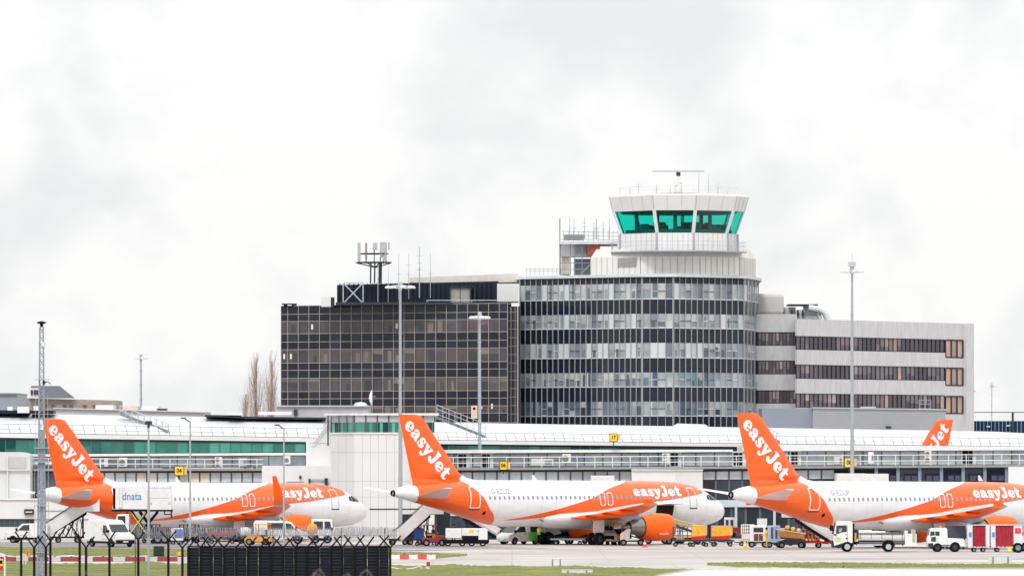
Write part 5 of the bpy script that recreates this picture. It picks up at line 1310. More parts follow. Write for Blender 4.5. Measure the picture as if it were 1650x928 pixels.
def bar(mb, a, b, r=.04, m=0): mb.tube(a, b, r, 5, m)
def airstairs(label, loc, rz, H=3.1, L=4.6, red=False):
    """mobile steps: foot at x=0, platform at x=L"""
    t = thing('mobile_steps', label, 'airstairs', loc, rz, 'mobile passenger steps at the airliners')
    mb = MB()
    for y in (-.75,.75): mb.box(-.9,L*.95,y-.07,y+.07,.42,.58)
    mb.box(-.9,-.75,-.75,.75,.42,.58); mb.box(L*.9,L*.95,-.75,.75,.42,.58)
    for a, b in (((L*.55,0),(L*.75,H*.72)), ((L*.85,0),(L*.62,H*.6)), ((L*.93,0),(L*.93,H*.9)), ((L*.4,0),(L*.55,H*.5))):
        for y in (-.7,.7): bar(mb, (a[0],y,.55), (b[0],y,b[1]), .05)
    mb.build('chassis', REDP if red else DGREY, t)
    for x in (-.5,L*.38,L*.8):
        for y in (-.7,.7): add_wheel(t, x, y, .26, .18)
    for y in (-.82,.82):
        mb = MB(); p = [(.1,.5),(.35,.42),(L,H-.1),(L+1.2,H-.1),(L+1.2,H+1.0),(L-.2,H+1.0),(-.1,1.35)]
        if y > 0: p = [(.3,.95),(L,H+.35),(L+1.2,H+.35),(L+1.2,H+1.0),(L-.2,H+1.0),(-.1,1.35)]
        mb.prism(p, y-.03, y+.03); mb.build('side_panel', WHITE, t)
        mb = MB(); mb.path([(-.5,y,1.25),(.0,y,1.55),(L-.2,y,H+1.15),(L+1.2,y,H+1.15)], .035, 5); mb.build('handrail', DGREY, t)
    mb = MB(); n = 15
    for k in range(n): x = .2+(L-.2)*k/n; z = .45+(H-.45)*k/n; mb.box(x,x+.36,-.78,.78,z,z+.06); mb.box(x+.3,x+.34,-.78,.78,z,z+.22)
    mb.box(L-.1,L+1.2,-.8,.8,H-.14,H-.04)
    for y in (-.78,.78): mb.hexa([(.1,y-.03,.3),(L,y-.03,H-.4),(L,y-.03,H-.1),(.1,y-.03,.6),(.1,y+.03,.3),(L,y+.03,H-.4),(L,y+.03,H-.1),(.1,y+.03,.6)])
    mb.build('tread', BLACKM, t)
    mb = MB()
    for k in range(7): x = L*(.25+.1*k); z = H*(.22+.095*k); bar(mb, (x,-.85,.5), (x+.25,-.85,z), .035); bar(mb, (x+.4,-.85,.5), (x+.05,-.85,z*.9), .03)
    mb.build('lattice_brace', DGREY, t)
    return t
airstairs('white-sided mobile steps with dark bracing beneath the tail of the airliner nearest the lattice mast', at(66,707), R(6), 3.0, 4.2)
airstairs('white-sided mobile steps climbing beneath the tail of the middle airliner', at(641,690), R(6), 2.9, 2.9)
airstairs('white mobile steps descending behind the long white loader truck', at(806,697), R(178), 2.6, 3.4)
airstairs('mobile steps with a red base frame beneath the tail of the cut-off airliner', at(1342,668), R(178), 2.7, 3.3, True)

# catering truck with the raised box
Yc = 699.5; t = thing('catering_truck', 'catering truck with its long white box raised on scissor legs to the airliner', 'catering truck', at(229,Yc), R(0))
k = Yc/F; X = lambda px: (px-229)*k; Z = lambda py: EYE-(py-HY)*Yc/F
mb = MB(); mb.box(X(187),X(240),-1.2,1.2,Z(820),Z(782)); mb.box(X(240.4),X(277),-1.2,1.2,Z(821.5),Z(782.3)); bxo = mb.build('raised_box', WHITE, t, bevel=.04)
mb = MB()
for y in (785.5,801.5): mb.box(X(242),X(275),-1.225,-1.205,Z(y+.3),Z(y-.3))
for x in (193,198,240): mb.box(X(x),X(x+.5),-1.225,-1.205,Z(819),Z(785))
mb.box(X(275),X(276.5),-1.24,-1.2,Z(784.5),Z(781.5)); mb.box(X(193),X(198),-1.24,-1.2,Z(819.5),Z(816.5)); mb.box(X(242),X(246),-1.23,-1.2,Z(812),Z(809)); mb.box(X(272),X(276),-1.23,-1.2,Z(812),Z(809))
mb.build('door_seam', LGREY, bxo)
mb = MB(); put_text(mb, 'dnata', 1.0, lambda u, v: (X(213.5)+u*.82,-1.21,Z(799.5)+v), 0, .012); mb.build('box_lettering', M('logo_blue',(40,140,200),.5), bxo)
mb = MB(); mb.box(X(183),X(187),-1.0,1.0,Z(819),Z(786)); mb.build('front_bellows', BLACKM, t)
mb = MB(); mb.box(X(182),X(278),-1.25,1.25,Z(823.5),Z(820.6)); mb.tube((X(277),-1.1,Z(822)),(X(277),-1.1,Z(834)),.07,5); mb.tube((X(266),-1.1,Z(822)),(X(266),-1.1,Z(829)),.06,5); mb.tube((X(266),-1.1,Z(828)),(X(277),-1.1,Z(828)),.05,5); mb.build('platform', BLACKM, t)
mb = MB()
for y in (-.9,.9):
    for a, b, m in (((211,824),(236,858),1),((236,824),(211,858),0),((225,824),(250,858),0),((254,824),(226,858),0)): 
        mb.tube((X(a[0]),y,Z(a[1])),(X(b[0]),y,Z(b[1])),.11,5,0)
        if y < 0 and a[0] in (211,236): mb.tube((X(a[0]),y-.1,Z(a[1])),(X(b[0]),y-.1,Z(b[1])),.06,5,1)
mb.build('scissor_lift', [BLACKM, M('hazard_yellow',(232,206,110),.5)], t)
mb = MB(); mb.box(X(186),X(282),-1.0,1.0,.6,1.0); mb.box(X(224),X(262),-1.1,1.1,.5,.95); mb.build('chassis', DGREY, t)
mb = MB(); mb.prism([(X(186),.55),(X(186),1.9),(X(190),2.7),(X(209),2.75),(X(209),.55)], -1.15, 1.15); cb = mb.build('cab', WHITE, t, bevel=.06)
mb = MB(); mb.box(X(191),X(203),-1.17,-1.15,1.75,2.55); mb.build('side_window', GLASSB, cb)
for x in (196,255,266):
    for y in (-.95,.95): add_wheel(t, X(x), y, .45, .28)

# dollies, carts and containers
def dolly(name, label, loc, rz, L, W, load=None, group=None, deck=DGREY, wr=.2, cat='baggage dolly'):
    t = thing(name, label, cat, loc, rz, group)
    mb = MB(); mb.box(-L/2,L/2,-W/2,W/2,wr*2+.06,wr*2+.2); mb.tube((L/2,0,.4),(L/2+.7,0,.35),.05,6); mb.build('deck', deck, t)
    for x in (-L*.34,L*.34):
        for y in (-W/2+.1,W/2-.1): add_wheel(t, x, y, wr, .16)
    return t, wr*2+.21
def cage(t, z, L, W, H, m, n=4):
    mb = MB()
    for x in (-L/2,L/2):
        for y in (-W/2,W/2): bar(mb, (x,y,z), (x,y,z+H), .05)
    for y in (-W/2,W/2):
        for k in range(1,n): bar(mb, (-L/2+L*k/n,y,z), (-L/2+L*k/n,y,z+H), .025)
        for h in (.0,.33,.66,1): bar(mb, (-L/2,y,z+H*h), (L/2,y,z+H*h), .03)
    for x in (-L/2,L/2):
        for h in (.5,1): bar(mb, (x,-W/2,z+H*h), (x,W/2,z+H*h), .03)
    mb.build('cage', m, t)
def bags(name, label, t, z, L, W, seed, cols, n=8, hmax=.9):
    r = random.Random(seed); lo = t.location; rz = t.rotation_euler.z
    for i in range(n):
        o = thing(name, label, 'suitcase', (0,0,0), 0, 'loose bags on the dollies'); a = r.uniform(-L/2+.25,L/2-.25); b = r.choice((-W*.25,W*.22))
        zz = z+(0 if i < n*.55 else hmax*.5); o.location = Vector(lo)+Matrix.Rotation(rz,3,'Z')@Vector((a,b,zz)); o.rotation_euler = (0,0,rz+r.uniform(-.3,.3))
        mb = MB(); mb.box(-.3,.3,-.2,.2,0,hmax*.48); mb.build('case', cols[r.randrange(len(cols))], o, bevel=.05)
        mb = MB(); mb.path([(-.1,-.05,hmax*.47),(-.1,-.05,hmax*.56),(.1,-.05,hmax*.56),(.1,-.05,hmax*.47)], .015, 4); mb.build('handle', BLACKM, o)
ULY = M('container_yellow', (242,172,44), .55, var=.28, scale=3.5)
def container(label, loc, rz, L, W, H, m, m2=None, name='cargo_container', lab_m=None):
    t = thing(name, label, 'cargo container', loc, rz); mb = MB()
    mb.prism([(-L/2,0),(L/2-.35,0),(L/2,.45),(L/2,H),(-L/2,H)], -W/2, W/2); mb.build('shell', m, t, bevel=.06)
    if m2: mb = MB(); mb.prism([(-L/2-.012,.02),(L/2-.36,.02),(L/2-.1,.4),(-L/2-.012,.3)], -W/2-.015, W/2+.015); mb.build('base_band', m2, t)
    mb = MB()
    for x in (-L/2+.06,L/2-.06): bar(mb, (x,-W/2-.01,.45), (x,-W/2-.01,H-.03), .03)
    bar(mb, (-L/2,-W/2-.01,H-.03), (L/2,-W/2-.01,H-.03), .03); mb.build('edge_frame', TAN, t)
    return t
# under the first airliner
t, z = dolly('baggage_dolly','low dolly loaded with red baskets behind the razor wire', at(358,700), 0, 2.8, 1.5, group='dollies under the airliner with the sharklet')
mb = MB(); 
for x in (-.7,.7):
    o = thing('red_basket', 'red wire basket on the low dolly behind the razor wire', 'basket', at(358+x*17.5,700,z), 0, 'red wire baskets'); mb = MB(); mb.box(-.62,.62,-.6,.6,0,.75); mb.build('body', M('basket_red',(150,34,42),.7,var=.4,scale=6), o, bevel=.03)
    mb = MB(); mb.box(-.64,.64,-.62,.62,.7,.78); mb.build('rim', DGREY, o)
t, z = dolly('baggage_dolly','empty dark dolly beside the blue and white equipment box', at(262,702), 0, 2.6, 1.5, group='dollies under the airliner with the sharklet')
bags('suitcase','small dark bag heaped on the dolly by the blue and white equipment box', t, z, 2.4, 1.4, 4, [NAVY, M('bag_brown',(96,70,56),.8), M('bag_red',(120,36,44),.8), LGREY], 7)
t = thing('ground_power_unit', 'blue and white equipment box on small wheels below the airliner belly', 'equipment cart', at(285.5,694)); mb = MB(); mb.box(-.55,.55,-.5,.5,.35,1.5); mb.build('casing', WHITE, t, bevel=.04)
mb = MB(); mb.box(-.22,.5,-.53,-.5,.6,1.4); mb.build('blue_panel', M('panel_blue',(40,110,210),.5), t)
for x in (-.35,.35):
    for y in (-.4,.4): add_wheel(t, x, y, .18, .12)
for i, (px, Y, L, m, lb) in enumerate(((305,703,1.9,NAVY,'dark caged cart half hidden behind the second slim lamp pole'),(328,706,1.7,MGREY,'grey caged cart just before the red baskets'),(243,705,1.8,DGREY,'dark caged cart under the white catering box'))):
    t, z = dolly('cage_cart', lb, at(px,Y), 0, L, 1.4, group='caged carts below the first airliner', cat='cart'); cage(t, z, L*.92, 1.3, 1.1, m, 5)
    bags('suitcase', 'loose bag inside the '+lb.split(' half')[0].split(' just')[0].split(' under')[0]+' below the airliner belly', t, z, L*.8, 1.2, 20+i, [NAVY, M('bag_brown',(96,70,56),.8), M('bag_red',(120,36,44),.8), TAN, BLACKM], 6, .8)
# white crew truck and yellow tractor
t = van('white_truck','long white crew truck with a row of dark side windows behind the razor wire','truck', at(452,697), R(0), [(-2.4,.45),(2.6,.45),(2.65,1.0),(1.7,1.3),(1.0,1.98),(.6,2.12),(-2.3,2.16),(-2.45,1.9)], 1.95, 1.3, 2.16, .08, WHITE, (1.6,-1.5), .38,
    [[(1.35,1.36),(.95,1.86),(.5,1.92),(.5,1.36)],[(.35,1.36),(.35,1.94),(-1.2,1.94),(-1.2,1.36)]], ((1.6,1.34),(1.05,1.94)), (2.6,.72,.2))
t = van('white_truck','white cab-over truck with a square dark side window below the nose of the first airliner','truck', at(519,702), R(0), [(-1.0,.5),(1.0,.5),(1.05,1.3),(.95,2.2),(-.95,2.25),(-1.0,1.2)], 1.9, 1.2, 2.25, .06, WHITE, (.5,-.6), .36, [[(.85,1.3),(.78,2.02),(.25,2.04),(.25,1.3)],[(.1,1.3),(.1,2.04),(-.75,2.04),(-.75,1.3)]], ((1.04,1.32),(.97,2.1)))
def tractor(label, loc, rz, body, L=2.6, cab=True, name='baggage_tractor'):
    t = thing(name, label, 'tow tractor', loc, rz); mb = MB()
    mb.prism([(-L/2,.3),(L/2,.3),(L/2,.75),(L/2-.2,.95),(.1,1.0),(.0,.75),(-L/2,.75)], -.65, .65); mb.build('body', body, t, bevel=.07)
    for x in (-L*.32,L*.32):
        for y in (-.58,.58): add_wheel(t, x, y, .32, .22)
    mb = MB(); mb.box(-.75,-.2,-.45,.45,.75,.95); mb.box(-.8,-.68,-.45,.45,.95,1.4); mb.build('seat', BLACKM, t, bevel=.03)
    mb = MB(); bar(mb, (.15,.2,1.0), (-.05,.2,1.3), .025); mb.lathe([(-.015,.16),(.015,.2)], (-.06,.2,1.32), 'z', 12, 0, True); mb.build('steering_wheel', BLACKM, t)
    if cab:
        mb = MB()
        for x, y in ((-.95,-.6),(-.95,.6),(.15,-.6),(.15,.6)): bar(mb, (x,y,.8), (x,y,1.85), .04)
        mb.box(-1.05,.3,-.65,.65,1.85,1.92); mb.build('canopy', body, t)
    return t
tractor('yellow baggage tractor with a canopy beside the white crew truck', at(417,689), R(170), OCH, 2.4)
tractor('small yellow tractor under the wing of the middle airliner', at(993,691), R(250), OCH, 2.3)
tractor('dark red tractor with a driver canopy before the long white loader truck', at(700,681), R(0), M('tractor_red',(130,40,50),.5,var=.15), 2.2)
t = thing('warning_beacon', 'yellow covered ball on a short post behind the razor wire', 'beacon', at(503,693)); mb = MB(); mb.lathe([(.9,.02),(.95,.4),(1.35,.55),(1.8,.38),(1.95,.03)], (0,0,0), 'z', 12); mb.build('ball', OCH, t, smooth=50)
mb = MB(); mb.tube((0,0,0),(0,0,1.0),.06,6); mb.box(-.3,.3,-.3,.3,0,.06); mb.build('post', DGREY, t)
t = thing('covered_engine', 'small white covered bundle on a trolley behind the razor wire', 'trolley', at(395,697)); mb = MB(); mb.lathe([(-.55,.05),(-.4,.42),(.2,.46),(.5,.3),(.55,.04)], (0,0,1.1), 'x', 14); mb.build('cover', WHITE, t, smooth=50)
mb = MB(); mb.box(-.55,.55,-.35,.35,.4,.68); mb.build('trolley', DGREY, t)
for x in (-.4,.4):
    for y in (-.3,.3): add_wheel(t, x, y, .19, .12)

# long white loader truck by the middle airliner
Yt = 680; k = Yt/F; X = lambda px: (px-752)*k; Z = lambda py: EYE-(py-HY)*k
t = thing('loader_truck', 'long low white loader truck with a yellow sticker beneath the middle airliner tail', 'truck', at(752,Yt))
mb = MB(); mb.box(X(718),X(744),-1.0,1.0,Z(866.5),Z(850.5)); mb.build('cab', WHITE, t, bevel=.06)
mb = MB(); mb.box(X(744.3),X(771),-1.0,1.0,Z(862.5),Z(850.5)); mb.prism([(X(771),Z(869)),(X(785.5),Z(869)),(X(785.5),Z(853)),(X(783),Z(850.5)),(X(771),Z(850.5))], -1.0, 1.0); mb.build('body', WHITE, t, bevel=.04)
mb = MB(); mb.box(X(756),X(764),-1.02,-1.0,Z(858),Z(853)); mb.box(X(768),X(773),-1.03,-1.01,Z(856),Z(854),1); mb.build('sticker', [SIGNY, LGREY], t)
mb = MB(); mb.box(X(745),X(772),-.95,.95,Z(869),Z(862.6)); mb.box(X(714),X(786),-.98,.98,Z(875),Z(869)); mb.build('chassis', BLACKM, t)
mb = MB(); mb.box(X(730),X(735),-.8,-.6,Z(850.5),Z(847)); mb.box(X(738),X(742),-.5,.5,Z(850.5),Z(844)); mb.box(X(726),X(743),-.7,.7,Z(850.4),Z(848.6)); mb.build('control_box', DGREY, t)
for x in (722,745,760,778):
    for y in (-.85,.85): add_wheel(t, X(x), y, .3, .24, LGREY)
t, z = dolly('baggage_dolly','flat dolly with blue and yellow crates under the middle airliner tail', at(688,684), 0, 2.6, 1.5)
for i, (dx, c, lb) in enumerate(((-.7,'a','blue plastic crate on the flat dolly by the white steps'),(.35,'b','yellow plastic crate on the flat dolly by the white steps'))):
    o = thing('plastic_crate', lb, 'crate', at(688+dx*18,684,z)); mb = MB(); mb.box(-.42,.42,-.4,.4,0,.55 if i else .95); mb.build('body', OCH if i else M('crate_blue',(36,70,140),.5), o, bevel=.03); mb = MB(); mb.box(-.45,.45,-.43,.43,.5 if i else .9,.56 if i else .97); mb.build('rim', DGREY, o)
# under the middle airliner
t = van('tow_car','small white wedge-nosed tow car facing the viewer beside the landing gear','tow tractor', at(978,691), R(-84), [(-1.3,.3),(1.3,.3),(1.4,.7),(1.2,1.05),(.2,1.25),(-.3,1.75),(-1.1,1.75),(-1.35,1.1)], 1.5, 1.1, 1.75, .3, WHITE, (.85,-.85), .32, [[(.0,1.2),(-.3,1.65),(-1.0,1.65),(-1.0,1.2)]], ((.15,1.28),(-.25,1.68)))
mb = MB(); mb.box(1.38,1.43,-.5,.5,.5,.85); mb.build('grille', BLACKM, t)
t = thing('belt_loader', 'low white wedge-bodied belt loader under the orange engine', 'belt loader', at(1017,684), R(180)); mb = MB()
mb.prism([(.2,.45),(1.0,.5),(.95,1.1),(.3,1.55),(.05,1.5)], -.6, .6); mb.build('hood', WHITE, t, bevel=.05)
mb = MB(); mb.box(-1.1,.9,-.55,.55,.36,.5); mb.hexa([(-1.1,-.3,.5),(.6,-.3,1.0),(.6,-.3,1.12),(-1.1,-.3,.62),(-1.1,.3,.5),(.6,.3,1.0),(.6,.3,1.12),(-1.1,.3,.62)]); mb.build('belt_frame', DGREY, t)
for x in (-.85,.7):
    for y in (-.55,.55): add_wheel(t, x, y, .3, .2)
t, z = dolly('baggage_dolly','flat low dolly parked between the two landing gears', at(915,690), 0, 3.2, 1.6, deck=MGREY)
t, z = dolly('baggage_dolly','flat low dolly with a tilted white board behind the rear landing gear', at(889,696), 0, 1.6, 1.4, deck=DGREY)
mb = MB(); mb.hexa([(-.7,-.5,.6),(.9,-.5,1.0),(.5,-.5,1.55),(-.1,-.5,1.5),(-.7,-.4,.6),(.9,-.4,1.0),(.5,-.4,1.55),(-.1,-.4,1.5)]); mb.build('tilted_board', WHITE, t)
for i, (px, Y, lb) in enumerate(((903,698,'dark chunky dolly nearest the rear landing gear under the belly'),(931,699,'dark chunky dolly nearest the orange far engine under the belly'),(1187,690,'dark dolly of bags between the yellow containers and the white lattice crate'),(1262,684,'dark dolly of bags behind the pale blue cabinet cart'),(664,690,'dark dolly of bags beneath the steps at the middle airliner'))):
    t, z = dolly('baggage_dolly', lb, at(px,Y), 0, 1.9, 1.4, wr=.27)
    if i > 1: bags('suitcase', 'loose bag on the '+lb.replace('of bags ',''), t, z, 1.7, 1.2, 40+i, [NAVY, M('bag_brown',(96,70,56),.8), M('bag_red',(120,36,44),.8), TAN, BLACKM], 7, .85)
    else:
        mb = MB(); mb.box(-.8,.8,-.6,.6,z,z+.22); mb.build('pallet_base', BLACKM, t, bevel=.03)
# cone and bollard
t = thing('traffic_cone','orange cone standing under the engine of the middle airliner','cone', at(1039,672)); mb = MB(); mb.lathe([(.05,.2),(.38,.12),(.68,.04),(.7,.01)], (0,0,0), 'z', 14, 0, True); mb.build('body', M('cone_orange',(240,70,50),.5), t, smooth=50)
mb = MB(); mb.box(-.26,.26,-.26,.26,0,.05); mb.build('base', M('cone_orange',(240,70,50)), t); mb = MB(); mb.lathe([(.3,.148),(.46,.107)], (0,0,0), 'z', 14); mb.build('band', WHITE, t)
t = thing('warning_bollard','yellow pointed bollard on a flat base in front of the white carts','bollard', at(1200.5,657)); mb = MB(); mb.lathe([(.08,.16),(.5,.13),(.75,.05),(.78,.01)], (0,0,0), 'z', 14, 0, True); mb.build('body', YELL, t, smooth=50); mb = MB(); mb.box(-.28,.28,-.25,.25,0,.08); mb.build('base', YELL, t); mb = MB(); mb.lathe([(.35,.148),(.5,.135)], (0,0,0), 'z', 14); mb.build('band', WHITE, t)
# yellow belt loader at the hold
Yb = 694; k = Yb/F; X = lambda px: (px-1090)*k; Z = lambda py: EYE-(py-HY)*k
t = thing('belt_loader','yellow belt loader with long handrails reaching into the open hold','belt loader', at(1090,Yb))
mb = MB(); a, b = (X(1072),Z(838)), (X(1138),Z(862)); 
mb.hexa([(a[0],-.5,a[1]-.25),(b[0],-.5,b[1]-.25),(b[0],-.5,b[1]),(a[0],-.5,a[1]),(a[0],.5,a[1]-.25),(b[0],.5,b[1]-.25),(b[0],.5,b[1]),(a[0],.5,a[1])]); mb.build('conveyor_belt', M('belt_dark',(60,56,56),.8), t)
mb = MB()
for y in (-.5,.5):
    bar(mb, (X(1066),y,Z(831)), (X(1132),y,Z(848)), .045); bar(mb, (X(1070),y,Z(836)), (X(1134),y,Z(853)), .03)
    for k2 in range(6): x = 1068+k2*12.5; yy = 831+(x-1066)*17/66; bar(mb, (X(x),y,Z(yy)), (X(x+3),y,Z(yy+10)), .03)
mb.build('handrail', M('rail_yellow',(240,196,90),.5), t)
mb = MB(); mb.box(X(1083),X(1089),-.4,-.2,Z(866),Z(835)); mb.box(X(1078),X(1100),-.4,.4,Z(851),Z(846)); mb.hexa([(X(1078),-.6,Z(868)),(X(1134),-.6,Z(868)),(X(1134),-.6,Z(861)),(X(1078),-.6,Z(864)),(X(1078),.6,Z(868)),(X(1134),.6,Z(868)),(X(1134),.6,Z(861)),(X(1078),.6,Z(864))]); mb.build('lift_frame', YELL, t)
mb = MB(); mb.box(X(1072),X(1132),-.6,.6,.4,.62); mb.build('chassis', DGREY, t)
for x in (1078,1124):
    for y in (-.6,.6): add_wheel(t, X(x), y, .3, .2)
t = thing('nose_tug','dark tractor with chunky wheels directly behind the orange engine','tow tractor', at(1058,697)); mb = MB(); mb.prism([(-1.2,.4),(1.2,.4),(1.2,1.0),(.3,1.1),(-.2,1.7),(-.9,1.7),(-1.2,1.0)], -.7, .7); mb.build('body', DGREY, t, bevel=.05)
for x in (-.8,.8):
    for y in (-.65,.65): add_wheel(t, x, y, .4, .3)
mb = MB(); mb.box(-.85,-.3,-.71,-.7,1.1,1.6); mb.build('side_window', GLASSB, t)
# caged dolly and yellow containers
CG = 'dollies in the train by the nose of the middle airliner'
t, z = dolly('baggage_dolly','dolly with a purple-black wire cage and a carton inside', at(1100,678), 0, 1.9, 1.4, group=CG); cage(t, z, 1.7, 1.3, 1.15, M('cage_purple',(70,60,96),.5)); 
o = thing('carton','tan carton inside the purple-black wire cage','box', at(1096,678,z)); mb = MB(); mb.box(-.35,.35,-.3,.3,0,.42); mb.build('body', TAN, o); mb = MB(); mb.box(-.05,.05,-.31,-.3,0,.42); mb.build('tape', CURB, o)
t, z = dolly('baggage_dolly','dolly under the small yellow container with the bulging red base', at(1127,677), 0, 1.7, 1.4, group=CG); container('small yellow container with a bulging red base next to the wire cage', at(1127,677,z), 0, 1.35, 1.3, 1.3, ULY, REDP)
t, z = dolly('baggage_dolly','dolly under the wide yellow container', at(1163,678), 0, 2.2, 1.4, group=CG); container('wide yellow container with a thin red base on the last dolly of the train', at(1163,678,z), 0, 1.9, 1.3, 1.25, ULY, REDP)
t, z = dolly('baggage_dolly','empty dolly with a dark upright frame between the two yellow containers', at(1143,682), 0, 1.5, 1.3, group=CG); cage(t, z, 1.2, 1.2, 1.2, BLACKM, 2)
# carts in the gap before the cut-off airliner
t, z = dolly('equipment_trolley','white lattice crate trolley in the gap between two airliners', at(1205,682), 0, 1.7, 1.2, cat='trolley', deck=LGREY); cage(t, z+.45, 1.1, 1.0, .85, WHITE, 6)
mb = MB(); mb.box(-.55,.55,-.5,.5,z,z+.44); mb.build('box', OFFW, t, bevel=.03)
t = thing('equipment_cart','white equipment cart with a brown grille and dark window','cart', at(1222,672)); mb = MB(); mb.box(-.75,.75,-.6,.6,.5,1.95); mb.build('casing', WHITE, t, bevel=.06)
mb = MB(); mb.box(-.45,.4,-.62,-.6,1.35,1.75); mb.build('window', GLASSB, t); mb = MB(); mb.box(-.42,.38,-.63,-.6,.6,1.2); mb.box(-.02,.02,-.64,-.62,.6,1.2,1); mb.build('grille', [M('grille_brown',(112,50,40),.6,var=.2), OFFW], t)
mb = MB(); mb.box(-.95,.9,-.6,.6,.36,.5); mb.build('chassis', DGREY, t)
for x in (-.6,.55):
    for y in (-.55,.55): add_wheel(t, x, y, .27, .18)
t = thing('equipment_cart','tall pale blue and white cabinet cart with two narrow windows','cart', at(1247,670)); mb = MB(); mb.box(-.55,.55,-.55,.55,.45,1.95); mb.build('casing', M('cart_paleblue',(176,196,214),.5), t, bevel=.05)
mb = MB(); mb.box(-.28,-.08,-.57,-.55,.8,1.8); mb.box(.1,.3,-.57,-.55,.8,1.8); mb.build('window', M('cart_blue',(60,90,130),.2), t); mb = MB(); mb.box(-.6,.7,-.57,.57,.34,.45); mb.build('chassis', DGREY, t)
for x in (-.4,.45):
    for y in (-.5,.5): add_wheel(t, x, y, .27, .18)
t = thing('belt_loader','orange and yellow belt loader with a dark sloping conveyor under the orange tail','belt loader', at(1274,667), R(0)); mb = MB()
mb.hexa([(-1.0,-.5,1.0),(1.2,-.5,.75),(1.2,-.5,1.15),(-1.1,-.5,1.55),(-1.0,.5,1.0),(1.2,.5,.75),(1.2,.5,1.15),(-1.1,.5,1.55)]); mb.build('side_panel', M('panel_ochre',(200,130,50),.6,var=.3,scale=3), t)
mb = MB(); mb.hexa([(-1.3,-.45,1.62),(1.3,-.45,1.2),(1.3,-.45,1.3),(-1.3,-.45,1.74),(-1.3,.45,1.62),(1.3,.45,1.2),(1.3,.45,1.3),(-1.3,.45,1.74)]); mb.build('conveyor_belt', M('belt_white',(206,200,196),.6), t)
mb = MB(); mb.prism([(-1.1,.3),(1.3,.3),(1.35,.6),(.9,.85),(-.2,.85),(-1.1,.6)], -.65, .65); mb.build('body', DGREY, t, bevel=.05)
for x in (-.8,.9):
    for y in (-.6,.6): add_wheel(t, x, y, .28, .2)
for i in range(3):
    o = thing('mail_sack', ['plump yellow sack on the belt loader, closest to the conveyor head','plump yellow sack in the middle of the belt loader','tan sack at the low end of the belt loader'][i], 'sack', at(1269+i*9,667,1.62-i*.13)); mb = MB(); mb.lathe([(-.22,.03),(-.15,.18),(.1,.2),(.22,.05)], (0,0,.19), 'x', 10); mb.build('bag', (YELL,YELL,TAN)[i], o, smooth=50); mb = MB(); mb.lathe([(.2,.06),(.26,.06)], (0,0,.19), 'x', 8, 0, True); mb.build('tie', DGREY, o)
t, z = dolly('baggage_dolly','caged dolly with ochre mesh sides in front of the mobile steps with the red base', at(1306,671), 0, 1.8, 1.3); cage(t, z, 1.5, 1.2, 1.0, OCH, 5)

# white tank truck
Yk = 642; k = Yk/F; X = lambda px: -(px-1410)*k; Z = lambda py: EYE-(py-HY)*k     # faces the picture's left: built with rot 180
t = thing('tank_truck','white tank service truck with a tall cab standing before the cut-off airliner','truck', at(1410,Yk), R(180))
prof = [(X(1373),.75),(X(1358),.75),(X(1343),.5),(X(1341.5),1.0),(X(1343.5),1.9),(X(1346.5),Z(841.5)),(X(1350),Z(839.3)),(X(1371),Z(839.3)),(X(1373),Z(842))]
mb, hw = shell(prof, 2.3, 1.6, 2.7, .05); cbn = mb.build('cab', WHITE, t, bevel=.05)
mb = MB(); side_patch(mb, hw, [(X(1346.5),Z(859)),(X(1347.5),Z(846)),(X(1363.5),Z(845.5)),(X(1363.5),Z(856)),(X(1354),Z(857)),(X(1350),Z(859))]); mb.build('side_window', GLASSB, t)
mb = MB()
for x in (1346.2,1364.5): side_patch(mb, hw, [(X(x),Z(872)),(X(x),Z(846)),(X(x+.5),Z(846)),(X(x+.5),Z(872))], .01)
side_patch(mb, hw, [(X(1361),Z(860)),(X(1361),Z(861)),(X(1364),Z(861)),(X(1364),Z(860))], .016); side_patch(mb, hw, [(X(1343),Z(859.5)),(X(1343),Z(862)),(X(1347),Z(862)),(X(1347),Z(859.5))], .016); mb.build('door_seam', DGREY, t)
mb = MB(); side_patch(mb, hw, [(X(1350),Z(857)),(X(1351),Z(851)),(X(1356),Z(850)),(X(1355),Z(856))], .018); mb.build('seat_view', M('seat_pale',(150,170,160),.6), t)
mb = MB(); across(mb, hw, (X(1341.9),1.5), (X(1346.2),2.5)); mb.build('windscreen', GLASSB, t)
mb = MB(); mb.box(X(1342)+.02,X(1342)+.2,-1.45,-1.2,1.75,2.25); mb.box(X(1342)+.02,X(1342)+.2,1.2,1.45,1.75,2.25); mb.build('mirror', BLACKM, t)
mb = MB(); mb.box(X(1343.5),X(1341)+.05,-1.12,1.12,.38,.95); mb.box(X(1357),X(1343),-1.13,1.13,.38,.86); mb.build('bumper', M('bumper_navy',(40,46,60),.5), t, bevel=.04)
mb = MB(); side_patch(mb, hw, [(X(1344),Z(868)),(X(1349),Z(864)),(X(1355),Z(866)),(X(1352),Z(872)),(X(1346),Z(873))], .014); mb.build('green_decal', M('decal_lime',(206,220,150),.5,var=.3,scale=5), t)
mb = MB(); side_patch(mb, hw, [(X(1362),Z(868)),(X(1362),Z(865.5)),(X(1365),Z(865.5)),(X(1365),Z(868))], .014); mb.build('filler_cap', BLACKM, t)
mb = MB(); mb.box(X(1475),X(1346),-.45,.45,.62,.86); mb.box(X(1372.5),X(1376),-1.0,1.0,.7,2.4); mb.build('chassis', BLACKM, t)
mb = MB(); mb.box(X(1424),X(1380),-1.05,1.05,.55,.68); mb.box(X(1420),X(1384),-1.0,1.0,.68,1.0,1); mb.box(X(1421),X(1380),-1.1,1.1,1.0,1.1); mb.build('side_skirt', [LGREY, DGREY], t)
